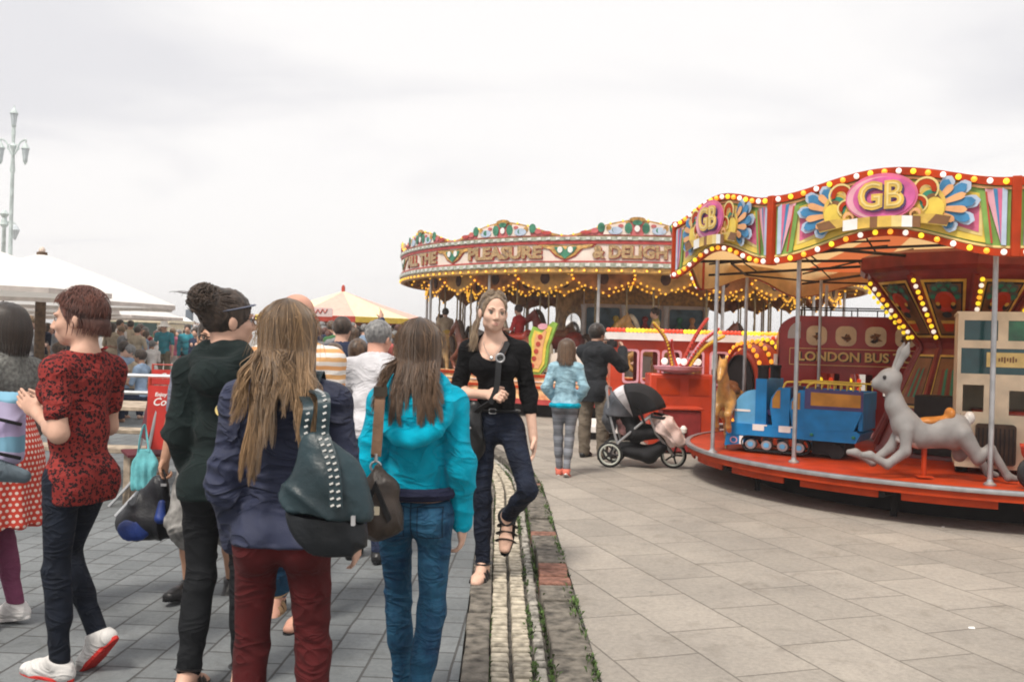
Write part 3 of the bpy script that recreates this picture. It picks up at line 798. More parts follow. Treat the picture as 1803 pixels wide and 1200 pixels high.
# centre: hourglass drum with painted panels and bulb lines
prof = [(1.02, 2.30), (0.985, 2.24), (0.44, 1.56), (0.42, 1.50), (0.88, 0.45), (0.90, 0.372)]
b = MB(); nseg = 10; a_off = -110
def drum(t_r, z, a): return Vector((t_r * math.cos(R(a)), t_r * math.sin(R(a)), rz_(z)))
for k in range(nseg):
    a0, a1 = a_off + 36 * k, a_off + 36 * (k + 1)
    for i in range(5):
        (r0, z0), (r1, z1) = prof[i], prof[i + 1]
        b.add([drum(r0, z0, a0), drum(r0, z0, a1), drum(r1, z1, a1), drum(r1, z1, a0)], [(3, 2, 1, 0)], 0)
b.add([drum(1.02, 2.30, a_off + 36 * k) for k in range(nseg)], [tuple(range(nseg))], 0)
dr = b.build('centre_drum', [m_dred], rb, sharp=20)
def floral(name, c2d, par):   # painted panel with vase and leaves, built on quad corners (tl,tr,br,bl)
    tl, tr, br_, bl_ = c2d; nrm = (tr - tl).cross(bl_ - tl).normalized()
    if nrm.dot(Vector((tl.x, tl.y, 0))) < 0: nrm = -nrm
    mats = [m_brown, m_gold, m_dark, m_red, m_teal, m_ored, mat('leaf grey', (0.07, 0.10, 0.09), 0.5, 0.2), m_lgold]
    b = MB(); lay = [0.004]
    def Q(u, v, d): 
        t = tl + (tr - tl) * u; bo = bl_ + (br_ - bl_) * u; return t + (bo - t) * v + nrm * d
    def P(pts, m):
        d = lay[0]; k = len(pts); b.add([Q(u, v, d) for u, v in pts], [tuple(range(k))], m); lay[0] += 0.002
    P([(0.06, 0.03), (0.94, 0.03), (0.94, 0.97), (0.06, 0.97)], 1); P([(0.12, 0.07), (0.88, 0.07), (0.88, 0.93), (0.12, 0.93)], 2); P([(0.16, 0.10), (0.84, 0.10), (0.84, 0.90), (0.16, 0.90)], 0)
    D = lambda cu, cv, ru, rv: [(cu + ru * math.cos(2 * PI * i / 14), cv + rv * math.sin(2 * PI * i / 14)) for i in range(14)]
    for cu, cv in ((0.3, 0.16), (0.42, 0.12), (0.58, 0.12), (0.7, 0.16), (0.24, 0.27), (0.76, 0.27), (0.5, 0.17)): P(D(cu, cv, 0.10, 0.065), 6); P(D(cu, cv + 0.01, 0.06, 0.035), 4)
    P(D(0.5, 0.36, 0.24, 0.17), 3); P(D(0.5, 0.34, 0.15, 0.11), 5)
    for cu in (0.32, 0.68): P(D(cu, 0.42, 0.07, 0.05), 2); P(D(cu, 0.38, 0.05, 0.03), 1)
    P(D(0.5, 0.55, 0.13, 0.05), 2); P([(0.3, 0.64), (0.7, 0.64), (0.62, 0.82), (0.38, 0.82)], 5); P([(0.3, 0.64), (0.7, 0.64), (0.68, 0.69), (0.32, 0.69)], 1)
    return b.build(name, mats, par, smooth=False)
for k in (9, 8, 0, 7, 1):
    a0, a1 = a_off + 36 * k + 3.0, a_off + 36 * (k + 1) - 3.0
    floral('painted_panel', (drum(0.965, 2.215, a0), drum(0.965, 2.215, a1), drum(0.472, 1.60, a1), drum(0.472, 1.60, a0)), dr)
    b = MB(); q = [drum(0.45, 1.44, a0), drum(0.45, 1.44, a1), drum(0.70, 0.86, a1), drum(0.70, 0.86, a0)]
    cn = (q[1] - q[0]).cross(q[3] - q[0]).normalized(); cn = cn if cn.dot(Vector((q[0].x, q[0].y, 0))) > 0 else -cn
    for j, (ins, m) in enumerate(((0.02, 0), (0.10, 1), (0.16, 2))):
        cc = sum(q, Vector()) / 4; b.add([p + (cc - p) * ins + cn * (0.006 + 0.003 * j) for p in q], [(0, 1, 2, 3)], m)
    for j in range(5):
        u0 = 0.22 + j * 0.12; mid = lambda u, v: (q[0] + (q[1] - q[0]) * u) + ((q[3] + (q[2] - q[3]) * u) - (q[0] + (q[1] - q[0]) * u)) * v + cn * 0.016
        b.add([mid(u0, 0.3), mid(u0 + 0.08, 0.25), mid(u0 + 0.08, 0.8), mid(u0, 0.8)], [(0, 1, 2, 3)], 3 if j % 2 else 4)
    b.build('painted_panel', [m_gold, m_dark, m_brown, m_teal, m_dred], dr, smooth=False)
for k in range(nseg):
    a = a_off + 36 * k
    b = MB(); b.tube([drum(r + 0.015, z, a) for r, z in prof[1:5]], 0.032, 6); b.build('rib', m_dred, dr)
    vis = k in (9, 0, 8)
    bl = MB()
    for i in range(11):
        t = (i + 0.5) / 11; r, z = 0.985 + (0.47 - 0.985) * t, 2.22 + (1.60 - 2.22) * t
        p = drum(r + 0.055, z - 0.01, a + 3.0)
        if vis: q = link('bulb', bulb_mesh((m_by, m_bw, m_by, m_bo)[i % 4], 0.024), dr); q.location = p
        else: bl.ball(p, 0.024, 8, 0)
    if bl.v: tag(bl.build('bulb_string', [m_by], dr), kind='stuff')
b = MB(); b.box(pol(0.75, -128, 0.72), (0.5, 0.28, 0.6), rz=R(-38)); b.build('speaker_box', m_black, dr, bevel=0.01)
b = MB(); b.lathe([(1.05, rz_(2.29)), (1.10, rz_(2.33)), (1.10, rz_(2.46)), (1.0, rz_(2.5))], n=10, a0=R(a_off), a1=R(a_off) + 2 * PI); b.build('drum_cornice', m_dred, dr, sharp=20)

# ------------------------------------------------------------------ ride vehicles and animals on the small roundabout
DECK = 0.385
def put_text(mb, body, size, f, mi, depth=0.003, bold=0.0, shear=0.0, sx=1.0):
    vs, fs = text_mesh(body, size, depth, bold, shear); mb.add([f(x * sx, y, z) for x, y, z in vs], fs, mi)

# blue tracked locomotive; local frame: front = -x, near side = -y
lo = thing('ride_locomotive', 'blue toy locomotive on caterpillar tracks with yellow rails and two black chimneys', 'ride car', (3.01, 9.42, DECK - 0.012), R(-33)); lo.scale = (1, 1, 0.88)
m_lb = mat('loco blue', (0.008, 0.20, 0.50), 0.4, 0.14, 6, coat=0.1); m_lb2 = mat('loco pale blue', (0.12, 0.40, 0.68), 0.4, 0.12, 6, coat=0.3); m_vio = mat('loco violet', (0.07, 0.055, 0.17), 0.5, 0.15); m_och = mat('loco ochre', (0.46, 0.22, 0.03), 0.5, 0.15, 8)
b = MB()
b.prism([(-0.68, 0.20), (0.62, 0.20), (0.66, 0.30), (0.62, 0.335), (-0.68, 0.335)], -0.31, 0.31); b.prism([(-0.70, 0.06), (-0.50, 0.10), (-0.48, 0.20), (-0.68, 0.20)], -0.30, 0.30)
b.build('chassis', m_lb, lo, bevel=0.012)
b = MB()
for i in (0, 1): b.prism([(-0.40 + 0.27 * i, 0.322), (-0.25 + 0.27 * i, 0.322), (-0.25 + 0.27 * i, 0.338), (-0.40 + 0.27 * i, 0.338)], -0.3155, -0.309); b.prism(rrect(-0.40 + 0.27 * i, -0.28 + 0.27 * i, 0.265, 0.325, 0.01), -0.314, -0.309)
b.prism(rrect(-0.54, -0.50, 0.09, 0.19, 0.005), -0.304, -0.299); b.build('stripe', m_white, lo, smooth=False)
b = MB()
put_text(b, 'O', 0.11, lambda x, y, z: (-0.60 + x, -0.303 - z, 0.13 + y), 0); b.build('number', m_lpink, lo, smooth=False)
b = MB(); n = 12
pts = []
for i in range(n + 1):
    a = R(90 + 90 * i / n); pts.append((-0.38 + 0.23 * math.cos(a), 0.50 + 0.24 * math.sin(a)))
b.prism([(-0.38, 0.335)] + pts + [(-0.61, 0.335)], -0.27, 0.27); b.build('bonnet', m_lb2, lo, bevel=0.035)
b = MB(); b.prism([(-0.385, 0.335), (-0.27, 0.335), (-0.27, 0.87), (-0.385, 0.87)], -0.29, 0.29); b.build('front_wall', m_lb, lo, bevel=0.02)
b = MB(); b.prism(rrect(-0.61, -0.44, 0.475, 0.50, 0.01), -0.2745, -0.270); b.build('name_plate', m_white, lo, smooth=False)
for y in (-0.21, 0.21):
    b = MB(); b.lathe([(0.055, 0.86), (0.055, 0.99), (0.062, 1.0), (0.062, 1.03), (0.0, 1.03)], (-0.335, y, 0), 16); b.build('chimney', m_black, lo)
def side(pts, name, m, y0, y1, bev=0.012): q = MB(); q.prism(pts, y0, y1); return q.build(name, m, lo, bevel=bev)
for i, (x0, top_) in enumerate(((-0.20, 0.78), (0.0, 0.76))):
    s_ = side([(x0, 0.335), (x0 + 0.17, 0.335), (x0 + 0.17, top_), (x0 + 0.06, top_), (x0 - 0.02, top_ - 0.12), (x0 - 0.03, 0.56)], 'cab_side', m_lb, -0.30, -0.255)
    q = MB(); q.prism([(x0 - 0.005, 0.54), (x0 + 0.075, 0.54), (x0 + 0.075, top_ - 0.03), (x0 + 0.04, top_ - 0.04), (x0 - 0.005, top_ - 0.14)], -0.306, -0.301); q.build('painted_panel', m_och, s_, smooth=False)
    side([(x0, 0.335), (x0 + 0.17, 0.335), (x0 + 0.17, top_), (x0 + 0.06, top_), (x0 - 0.02, top_ - 0.12), (x0 - 0.03, 0.56)], 'cab_side', m_lb, 0.255, 0.30)
    q = MB(); q.box((x0 + 0.13, 0, 0.62), (0.06, 0.50, 0.34)); q.box((x0 + 0.04, 0, 0.48), (0.22, 0.50, 0.07)); q.build('seat', m_vio, lo, bevel=0.015)
for y0, y1 in ((-0.315, -0.28), (0.28, 0.315)):
    tb = side([(0.12, 0.30), (0.60, 0.335), (0.68, 0.56), (0.68, 0.76), (0.12, 0.77)], 'tender_side', m_lb, y0, y1)
    if y0 < 0:
        q = MB(); q.prism([(0.125, 0.555), (0.682, 0.555), (0.682, 0.775), (0.125, 0.785)], -0.3205, -0.316); q.build('painted_panel', m_vio, tb, smooth=False)
        q = MB(); q.prism([(0.185, 0.595), (0.66, 0.595), (0.66, 0.735), (0.185, 0.745)], -0.325, -0.3206); q.build('painted_panel', m_och, tb, smooth=False)
q = MB(); q.box((0.655, 0, 0.545), (0.05, 0.58, 0.42)); q.box((0.4, 0, 0.44), (0.5, 0.56, 0.05)); q.build('tender_floor', m_lb, lo, bevel=0.01)
for y in (-0.29, 0.29):
    b = MB(); b.tube(spline([(-0.10, y, 0.775), (-0.08, y, 0.83), (-0.02, y, 0.85), (0.3, y, 0.85), (0.66, y, 0.84)], 5), 0.011, 8); b.tube(spline([(0.13, y, 0.765), (0.15, y, 0.82), (0.20, y, 0.848)], 5), 0.011, 8)
    for i in range(8): x = 0.22 + 0.06 * i; b.tube([(x, y, 0.755), (x, y, 0.848)], 0.006, 6)
    b.build('rail', m_yel, lo)
for y in (-0.27, 0.27):
    b = MB(); pts = [(-0.44 + 0.075 * math.cos(R(a)), y, 0.115 + 0.085 * math.sin(R(a))) for a in range(90, 271, 20)] + [(0.10 + 0.075 * math.cos(R(a)), y, 0.115 + 0.085 * math.sin(R(a))) for a in range(-90, 91, 20)]
    b.tube(pts, 0.045, 8, close=True, flat=0.3)
    for i in range(14): x = -0.44 + 0.54 * i / 13; b.box((x, y, 0.030), (0.022, 0.09, 0.014))
    tr = b.build('track', m_black, lo)
    for i in range(4):
        q = MB(); x = -0.42 + i * 0.165
        q.tube([(x, y - 0.035, 0.10), (x, y + 0.035, 0.10)], 0.055, 14); q.tube([(x, y - 0.04, 0.10), (x, y - 0.034, 0.10)], 0.03, 10, 1); q.build('wheel', [m_chrome, m_lb2], tr)
b = MB(); b.box((0.34, 0, 0.12), (0.32, 0.42, 0.16)); b.tube([(0.42, -0.24, 0.085), (0.42, 0.24, 0.085)], 0.08, 16); b.build('rear_wheels', m_black, lo)
for x in (0.20, 0.60):
    b = MB(); b.ball((x, -0.318, 0.265), 0.02, 8); b.build('lamp', m_teal, lo)

# open red double-decker; front = -x, near side = -y
bu = thing('ride_bus', 'red toy double decker lettered LONDON BUS TOUR behind the blue locomotive', 'ride car', (4.32, 11.35, DECK - 0.012), R(-14))
m_busr = mat('bus red', (0.30, 0.018, 0.018), 0.4, 0.14, 5, coat=0.3)
def wall_with_holes(mb, outer, holes, y0, y1, m=0):
    """panel in x-z with rounded-rectangle openings, built as cells round each hole"""
    x0, x1, z0, z1 = outer
    xs = sorted({x0, x1} | {h[0] for h in holes} | {h[1] for h in holes}); zs = sorted({z0, z1} | {h[2] for h in holes} | {h[3] for h in holes})
    for i in range(len(xs) - 1):
        for j in range(len(zs) - 1):
            cxm, czm = (xs[i] + xs[i + 1]) / 2, (zs[j] + zs[j + 1]) / 2
            if any(h[0] < cxm < h[1] and h[2] < czm < h[3] for h in holes): continue
            mb.box((cxm, (y0 + y1) / 2, czm), (xs[i + 1] - xs[i], abs(y1 - y0), zs[j + 1] - zs[j]), m)
BL = 0.95
b = MB()
prof_b = [(-BL, 0.10), (BL, 0.10), (BL, 1.50), (-BL + 0.22, 1.50)] + arc(-BL + 0.22, 1.28, 0.22, 0.22, 90, 180, 8)[1:] 
holes = [(-0.50, -0.24, 0.52, 0.80), (-0.12, 0.14, 0.52, 0.80), (0.26, 0.52, 0.52, 0.80), (0.62, 0.84, 0.52, 0.80)]
for y0, y1 in ((-0.33, -0.30), (0.30, 0.33)):
    wall_with_holes(b, (-BL, BL, 0.10, 0.86), holes, y0, y1)
    b.prism([(-BL, 0.862), (BL, 0.862), (BL, 1.50), (-BL + 0.22, 1.50)] + arc(-BL + 0.22, 1.28, 0.22, 0.22, 90, 180, 8)[1:], y0, y1)
b.box((0, 0, 0.14), (2 * BL - 0.01, 0.59, 0.06)); b.box((0.0, 0, 0.90), (2 * BL - 0.06, 0.59, 0.04)); b.box((BL - 0.02, 0, 0.8), (0.03, 0.59, 1.36)); b.box((0.11, 0, 1.485), (2 * BL - 0.25, 0.59, 0.02))
bd = b.build('body', m_busr, bu)
b = MB(); b.prism(arc(-BL + 0.22, 1.28, 0.20, 0.205, 90, 180, 8) + [(-BL + 0.02, 1.25), (-BL + 0.02, 0.98), (-BL - 0.015, 0.98), (-BL - 0.015, 1.28)], -0.298, 0.298); b.box((-BL, 0, 0.5), (0.04, 0.59, 0.8)); b.build('front', m_busr, bu)
b = MB(); wall_with_holes(b, (-0.29, 0.29, 0.64, 1.02), [(-0.15, 0.15, 0.75, 0.91)], -0.012, 0.012); o = b.build('front_screen', m_white, bu); o.location = (-BL - 0.035, 0, 0); o.rotation_euler = (0, 0, R(90))
b = MB(); b.prism(arc(-BL + 0.24, 1.26, 0.15, 0.17, 90, 180, 8) + [(-BL + 0.09, 1.22), (-BL + 0.24, 1.22)], -0.336, -0.331); b.build('front_window', mat('pale glass', (0.45, 0.47, 0.50), 0.15, 0.05), bu, smooth=False)
for i, x in enumerate((-0.52, -0.18, 0.16, 0.50)):
    b = MB(); b.prism(rrect(x - 0.12, x + 0.12, 1.14, 1.38, 0.08), -0.336, -0.331, 0)
    r_ = random.Random(i)
    for j in range(5): b.prism([(x + r_.uniform(-.05, .05) + 0.03 * r_.uniform(.6, 1.2) * math.cos(R(t)), 1.23 + r_.uniform(-.03, .05) + 0.03 * math.sin(R(t))) for t in range(0, 360, 45)], -0.341 - 0.001 * j, -0.336, 1 if j % 2 else 2)
    b.build('window_picture', [m_cream, m_black, m_brown], bu, smooth=False)
b = MB()
put_text(b, 'LONDON BUS TOUR', 0.155, lambda x, y, z: (0.045 + x + 0.008, -0.334 - z, 0.992 + y), 0, 0.002, 0.004, sx=1.05); put_text(b, 'LONDON BUS TOUR', 0.155, lambda x, y, z: (0.035 + x, -0.3385 - z, 1.0 + y), 1, 0.002, 0.004, sx=1.05)
b.build('lettering', [m_black, m_lgold], bu, smooth=False)
b = MB()
for z in (0.90, 1.10): b.box((0.0, -0.333, z), (1.66, 0.006, 0.008))
for x in (-0.83, 0.83): b.box((x, -0.333, 1.0), (0.008, 0.006, 0.19))
b.build('lining', m_lgold, bu, smooth=False)
b = MB(); b.tube([(-BL + 0.25, -0.30, 1.60), (BL - 0.05, -0.30, 1.60)], 0.010, 6); b.tube([(-BL + 0.25, 0.30, 1.60), (BL - 0.05, 0.30, 1.60)], 0.010, 6)
for i in range(6):
    for y in (-0.30, 0.30): b.tube([(-BL + 0.28 + 0.31 * i, y, 1.495), (-BL + 0.28 + 0.31 * i, y, 1.60)], 0.008, 6)
b.build('roof_rail', m_black, bu)
for x in (-0.6, 0.6):
    b = MB(); b.tube([(x, -0.31, 0.12), (x, 0.31, 0.12)], 0.12, 18); b.build('wheel', m_black, bu)

# cream toy bus near the centre; front = -y
cb = thing('ride_van', 'cream toy bus with teal windows and a brown radiator grille at the right edge', 'ride car', (4.58, 8.42, DECK - 0.012), R(-24))
m_cv = mat('cream van body', (0.74, 0.64, 0.46), 0.45, 0.12, 5, coat=0.1); m_gl = mat('teal glass', (0.012, 0.075, 0.085), 0.08, 0.3, 3, spec=0.6); m_gl2 = mat('green glass', (0.015, 0.12, 0.05), 0.1, 0.5, 5, spec=0.6)
b = MB(); wall_with_holes(b, (-0.42, 0.42, 0.06, 1.44), [(-0.37, -0.10, 1.20, 1.38), (-0.02, 0.36, 1.20, 1.38), (-0.39, 0.37, 0.90, 1.13), (-0.37, -0.20, 0.56, 0.80), (0.0, 0.36, 0.54, 0.76)], -0.41, -0.375)
b.box((-0.405, 0.0, 0.75), (0.03, 0.75, 1.38)); b.box((0.405, 0.0, 0.75), (0.03, 0.75, 1.38)); b.box((0, 0.39, 0.75), (0.84, 0.03, 1.38)); b.box((0, 0, 1.448), (0.86, 0.83, 0.02)); b.box((0, 0, 0.12), (0.78, 0.74, 0.1))
cbb = b.build('body', m_cv, cb)
b = MB(); b.box((-0.235, -0.380, 1.29), (0.275, 0.008, 0.19), 0); b.box((0.17, -0.380, 1.29), (0.39, 0.008, 0.19), 1); b.box((-0.01, -0.380, 1.015), (0.77, 0.008, 0.24), 0); b.build('window', [m_gl, m_gl2], cb, smooth=False)
b = MB(); b.box((-0.02, -0.392, 1.03), (0.33, 0.008, 0.13)); [b.box((-0.085 + 0.022 * i, -0.3975, 1.03 + 0.004 * (i % 2)), (0.013, 0.003, 0.03 + 0.012 * (i * 7 % 3)), 1) for i in range(7)]; b.build('destination_board', [m_lgold, m_brown], cb, smooth=False)
b = MB(); b.prism(rrect(-0.26, 0.06, 0.10, 0.46, 0.03), -0.47, -0.41, 0)
for i in range(9): b.box((-0.235 + 0.034 * i, -0.472, 0.27), (0.010, 0.008, 0.31), 1)
b.build('grille', [mat('grille brown', (0.06, 0.035, 0.02), 0.5, 0.3), m_black], cb, bevel=0.008)
for x in (-0.33, 0.20):
    b = MB(); b.lathe([(0.07, 0), (0.08, 0.03), (0.06, 0.05), (0, 0.05)], (0, 0, 0), 18, 0); b.lathe([(0.03, 0.052), (0.0, 0.06)], (0, 0, 0), 12, 1); o = b.build('headlight', [m_cv, m_brown], cb); o.location = (x, -0.41, 0.24); o.rotation_euler = (R(90), 0, 0)
b = MB(); b.box((0.02, -0.02, 0.42), (0.62, 0.5, 0.30)); b.build('seat', m_red, cb, bevel=0.03)
for x in (-0.36, 0.36):
    b = MB(); b.tube([(x - 0.05, -0.26, 0.12), (x + 0.05, -0.26, 0.12)], 0.12, 18); b.build('wheel', m_black, cb)
# little motorbike at the edge
mo = thing('ride_motorbike', 'black and red toy motorbike cut off by the right edge on the platform', 'ride car', (4.58, 7.42, DECK - 0.012), R(12))
for x in (-0.36, 0.36):
    b = MB(); b.tube([(x + 0.10 * math.cos(R(a)), 0, 0.125 + 0.10 * math.sin(R(a))) for a in range(0, 360, 20)], 0.032, 8, close=True); w = b.build('wheel', m_black, mo)
    b = MB(); b.tube([(x, -0.03, 0.125), (x, 0.03, 0.125)], 0.07, 12); b.build('hub', m_chrome, w)
b = MB(); b.tube(spline([(-0.38, -0.07, 0.10), (-0.1, -0.09, 0.09), (0.2, -0.09, 0.10)], 4), [0.02] * 5 + [0.035] * 4, 8); b.build('exhaust', m_chrome, mo)
b = MB(); b.prism([(-0.30, 0.14), (0.28, 0.12), (0.34, 0.26), (0.18, 0.40), (0.02, 0.42), (-0.2, 0.34), (-0.42, 0.36), (-0.40, 0.27)], -0.07, 0.07); b.build('frame', m_red, mo, bevel=0.03)
b = MB(); b.tube([(0.30, 0, 0.2), (0.22, 0, 0.5)], 0.018, 8); b.tube([(0.20, -0.2, 0.52), (0.22, 0, 0.5), (0.20, 0.2, 0.52)], 0.013, 8); b.build('handlebar', m_chrome, mo)

# leaping hare; nose = -x
ha = thing('ride_hare', 'grey leaping hare ride with an orange saddle on a red post', 'ride animal', (3.52, 7.80, DECK - 0.012), R(-8)); ha.scale = (0.80, 0.86, 0.93)
S = SDF(0.05)
S.chain([(0.36, 0, 0.47), (0.20, 0, 0.42), (0.0, 0, 0.40), (-0.16, 0, 0.50), (-0.26, 0, 0.66), (-0.29, 0, 0.80)], [0.135, 0.125, 0.118, 0.125, 0.092, 0.075], k=0.06)
S.ell((0.36, 0, 0.42), (0.15, 0.12, 0.15), k=0.06)
hd = Matrix.Rotation(R(-18), 3, 'Y')
S.ell((-0.33, 0, 0.895), (0.138, 0.102, 0.110), rot=hd, k=0.04); S.ell((-0.445, 0, 0.862), (0.070, 0.056, 0.058), rot=hd, k=0.03); S.ell((-0.36, 0, 0.835), (0.090, 0.080, 0.06), k=0.03)
for sgn in (-1, 1):
    S.cone((-0.28, sgn * 0.045, 0.97), (-0.19, sgn * 0.075, 1.16), 0.028, 0.040, k=0.02, flat=((0, 1, 0), 0.6)); S.cone((-0.19, sgn * 0.075, 1.15), (-0.16, sgn * 0.08, 1.24), 0.038, 0.014, k=0.02, flat=((0, 1, 0), 0.6))
    o_ = 0.05 if sgn < 0 else -0.05
    S.chain([(0.40, sgn * 0.10, 0.42), (0.50 + o_, sgn * 0.12, 0.22), (0.62 + o_, sgn * 0.12, 0.30), (0.80 + o_, sgn * 0.12, 0.06), (0.88 + o_, sgn * 0.12, 0.045)], [0.10, 0.062, 0.048, 0.038, 0.028], k=0.03)
    S.chain([(-0.16, sgn * 0.085, 0.44), (-0.22 + o_, sgn * 0.10, 0.25), (-0.40 + o_, sgn * 0.10, 0.12), (-0.58 + o_, sgn * 0.10, 0.20), (-0.65 + o_, sgn * 0.10, 0.20)], [0.07, 0.052, 0.040, 0.036, 0.030], k=0.03)
S.ell((0.50, 0, 0.57), (0.055, 0.05, 0.06), k=0.02, m=1)
S.ell((0.02, 0, 0.345), (0.26, 0.075, 0.06), k=0.03, m=1); S.ell((-0.40, 0, 0.832), (0.05, 0.045, 0.03), k=0.02, m=1)
S.mesh('body', [mat('hare grey', (0.235, 0.225, 0.22), 0.6, 0.12, 6), mat('hare pale', (0.55, 0.52, 0.49), 0.4, 0.1, coat=0.2)], ha, 0.009)
for sgn in (-1, 1):
    b = MB(); b.ball((-0.40, sgn * 0.086, 0.920), 0.020, 10); b.build('eye', m_black, ha)
b = MB(); b.ball((-0.512, 0, 0.868), 0.016, 8, sc=(0.8, 1, 0.8)); b.build('nose', m_brown, ha)
S = SDF(0.03); S.chain([(-0.06, 0, 0.515), (0.08, 0, 0.525), (0.26, 0, 0.56)], [0.05, 0.075, 0.06], flat=((0, 0, 1), 0.45)); S.ell((0.30, 0, 0.60), (0.05, 0.09, 0.06)); S.ell((-0.08, 0, 0.54), (0.035, 0.07, 0.04)); S.mesh('saddle', mat('saddle orange', (0.46, 0.17, 0.03), 0.4, 0.2, 8), ha, 0.009)
b = MB()
b.tube([(-0.205, 0.098 * math.cos(R(a)), 0.575 + 0.10 * math.sin(R(a))) for a in range(0, 360, 15)], 0.012, 6, close=True, flat=0.4); b.build('harness', m_black, ha)
b = MB(); b.tube([(0.05, 0, 0.012), (0.05, 0, 0.34)], 0.028, 12); b.box((0.05, 0, 0.018), (0.16, 0.16, 0.012)); b.build('post', m_ored, ha)

# carousel horse, shared by the little one here and the gallopers; nose = +x, hooves up, pole at origin
def horse_bodies(name, coat_m, leap=1.0):
    S = SDF(0.07)
    S.chain([(-0.42, 0, 0.02), (-0.12, 0, -0.03), (0.26, 0, 0.02)], [0.20, 0.18, 0.19], k=0.08)
    S.chain([(0.34, 0, 0.08), (0.52, 0, 0.34), (0.62, 0, 0.56)], [0.16, 0.11, 0.085], k=0.06, flat=((0, 1, 0), 0.75))
    S.chain([(0.62, 0, 0.60), (0.76, 0, 0.50), (0.90, 0, 0.36)], [0.095, 0.075, 0.05], k=0.04, flat=((0, 1, 0), 0.8))
    for sg in (-1, 1):
        S.cone((0.60, sg * 0.05, 0.66), (0.60, sg * 0.06, 0.77), 0.03, 0.008, k=0.02)
        u = 0.06 * sg
        S.chain([(0.32, sg * 0.10, -0.05), (0.56 + u, sg * 0.11, -0.22), (0.46 + u, sg * 0.11, -0.44), (0.38 + u, sg * 0.11, -0.50)], [0.10, 0.058, 0.042, 0.048], k=0.04)
        S.chain([(-0.46, sg * 0.11, 0.0), (-0.52 - u, sg * 0.12, -0.30), (-0.74 - u, sg * 0.12, -0.44), (-0.80 - u, sg * 0.12, -0.66), (-0.86 - u, sg * 0.12, -0.70)], [0.15, 0.085, 0.052, 0.04, 0.048], k=0.04)
    return S
def horse(label, loc, rz, coat_m, saddle_m, mane_m, group, sc=1.0, parts=None, pole=None, pole_top=2.9, cat='carousel horse'):
    t = thing('carousel_horse', label, cat, loc, rz, group); t.scale = (sc,) * 3
    if horse.me is None:
        o = horse_bodies('body', coat_m).mesh('body', coat_m, t, 0.022); horse.me = o.data
        q = MB(); q.tube(spline([(0.56, 0, 0.70), (0.44, 0, 0.58), (0.36, 0, 0.38), (0.27, 0, 0.24)], 4), [0.03, 0.05, 0.06, 0.06, 0.06, 0.06, 0.06, 0.06, 0.055, 0.05, 0.05, 0.04, 0.02], 8, flat=0.9); horse.mane = q.build('mane', mane_m, t).data
        q = MB(); q.tube(spline([(-0.60, 0, 0.10), (-0.74, 0, 0.10), (-0.86, 0, -0.10), (-0.90, 0, -0.38)], 4), [0.03, 0.04, 0.05, 0.06, 0.065, 0.07, 0.07, 0.07, 0.065, 0.06, 0.045, 0.03, 0.01], 8); horse.tail = q.build('tail', mane_m, t).data
        Sd = SDF(0.03); Sd.cone((-0.20, 0, 0.14), (0.12, 0, 0.14), 0.12, 0.11, flat=((0, 1, 0), 1.6)); Sd.ell((-0.26, 0, 0.24), (0.05, 0.15, 0.08)); Sd.ell((0.15, 0, 0.22), (0.045, 0.10, 0.07)); horse.saddle = Sd.mesh('saddle', saddle_m, t, 0.02).data
    else:
        for nm, d in (('body', horse.me), ('mane', horse.mane), ('tail', horse.tail), ('saddle', horse.saddle)):
            o = link(nm, d, t)
    for o in t.children:
        m_ = {'body': coat_m, 'mane': mane_m, 'tail': mane_m, 'saddle': saddle_m}[o.name.split('.')[0]]
        o.material_slots[0].link = 'OBJECT'; o.material_slots[0].material = m_
    if pole:
        q = MB(); n = 60; z0, z1 = pole
        q.tube([(0.06 + 0.006 * math.cos(i * 0.9), 0.006 * math.sin(i * 0.9), z0 + (z1 - z0) * i / n) for i in range(n + 1)], 0.022, 6); q.build('pole', mat('twisted brass', (0.30, 0.22, 0.12), 0.35, 0.3, 30, metal=0.6), t)
    return t
horse.me = None
m_gh = mat('golden horse', (0.48, 0.25, 0.07), 0.4, 0.25, 8, coat=0.2); m_brs = mat('brown saddle', (0.22, 0.08, 0.03), 0.5, 0.2)
hs = horse('small golden brown wooden horse facing the viewer at the left tip of the platform', (2.32, 9.72, 0.90), R(-105), m_gh, m_brs, mat('dark mane', (0.07, 0.04, 0.025), 0.7, 0.2), None, 0.62, pole=(-0.84, 0.1))
hs.rotation_euler = (0, R(-38), R(-105))
hs.rotation_euler = (0, 0, R(-112))

# ------------------------------------------------------------------ people
def rot_axes(yaw, pitch=0.0, roll=0.0):
    return Matrix.Rotation(yaw, 3, 'Z') @ Matrix.Rotation(pitch, 3, 'X') @ Matrix.Rotation(roll, 3, 'Y')
SKIN = lambda n='skin fair', c=(0.56, 0.335, 0.245): mat(n, c, rough=0.55, var=0.10, vscale=14, bump=0.06, bscale=90, spec=0.3)
def lip_mat(): return mat('lips', (0.40, 0.15, 0.13), rough=0.45, var=0.05)

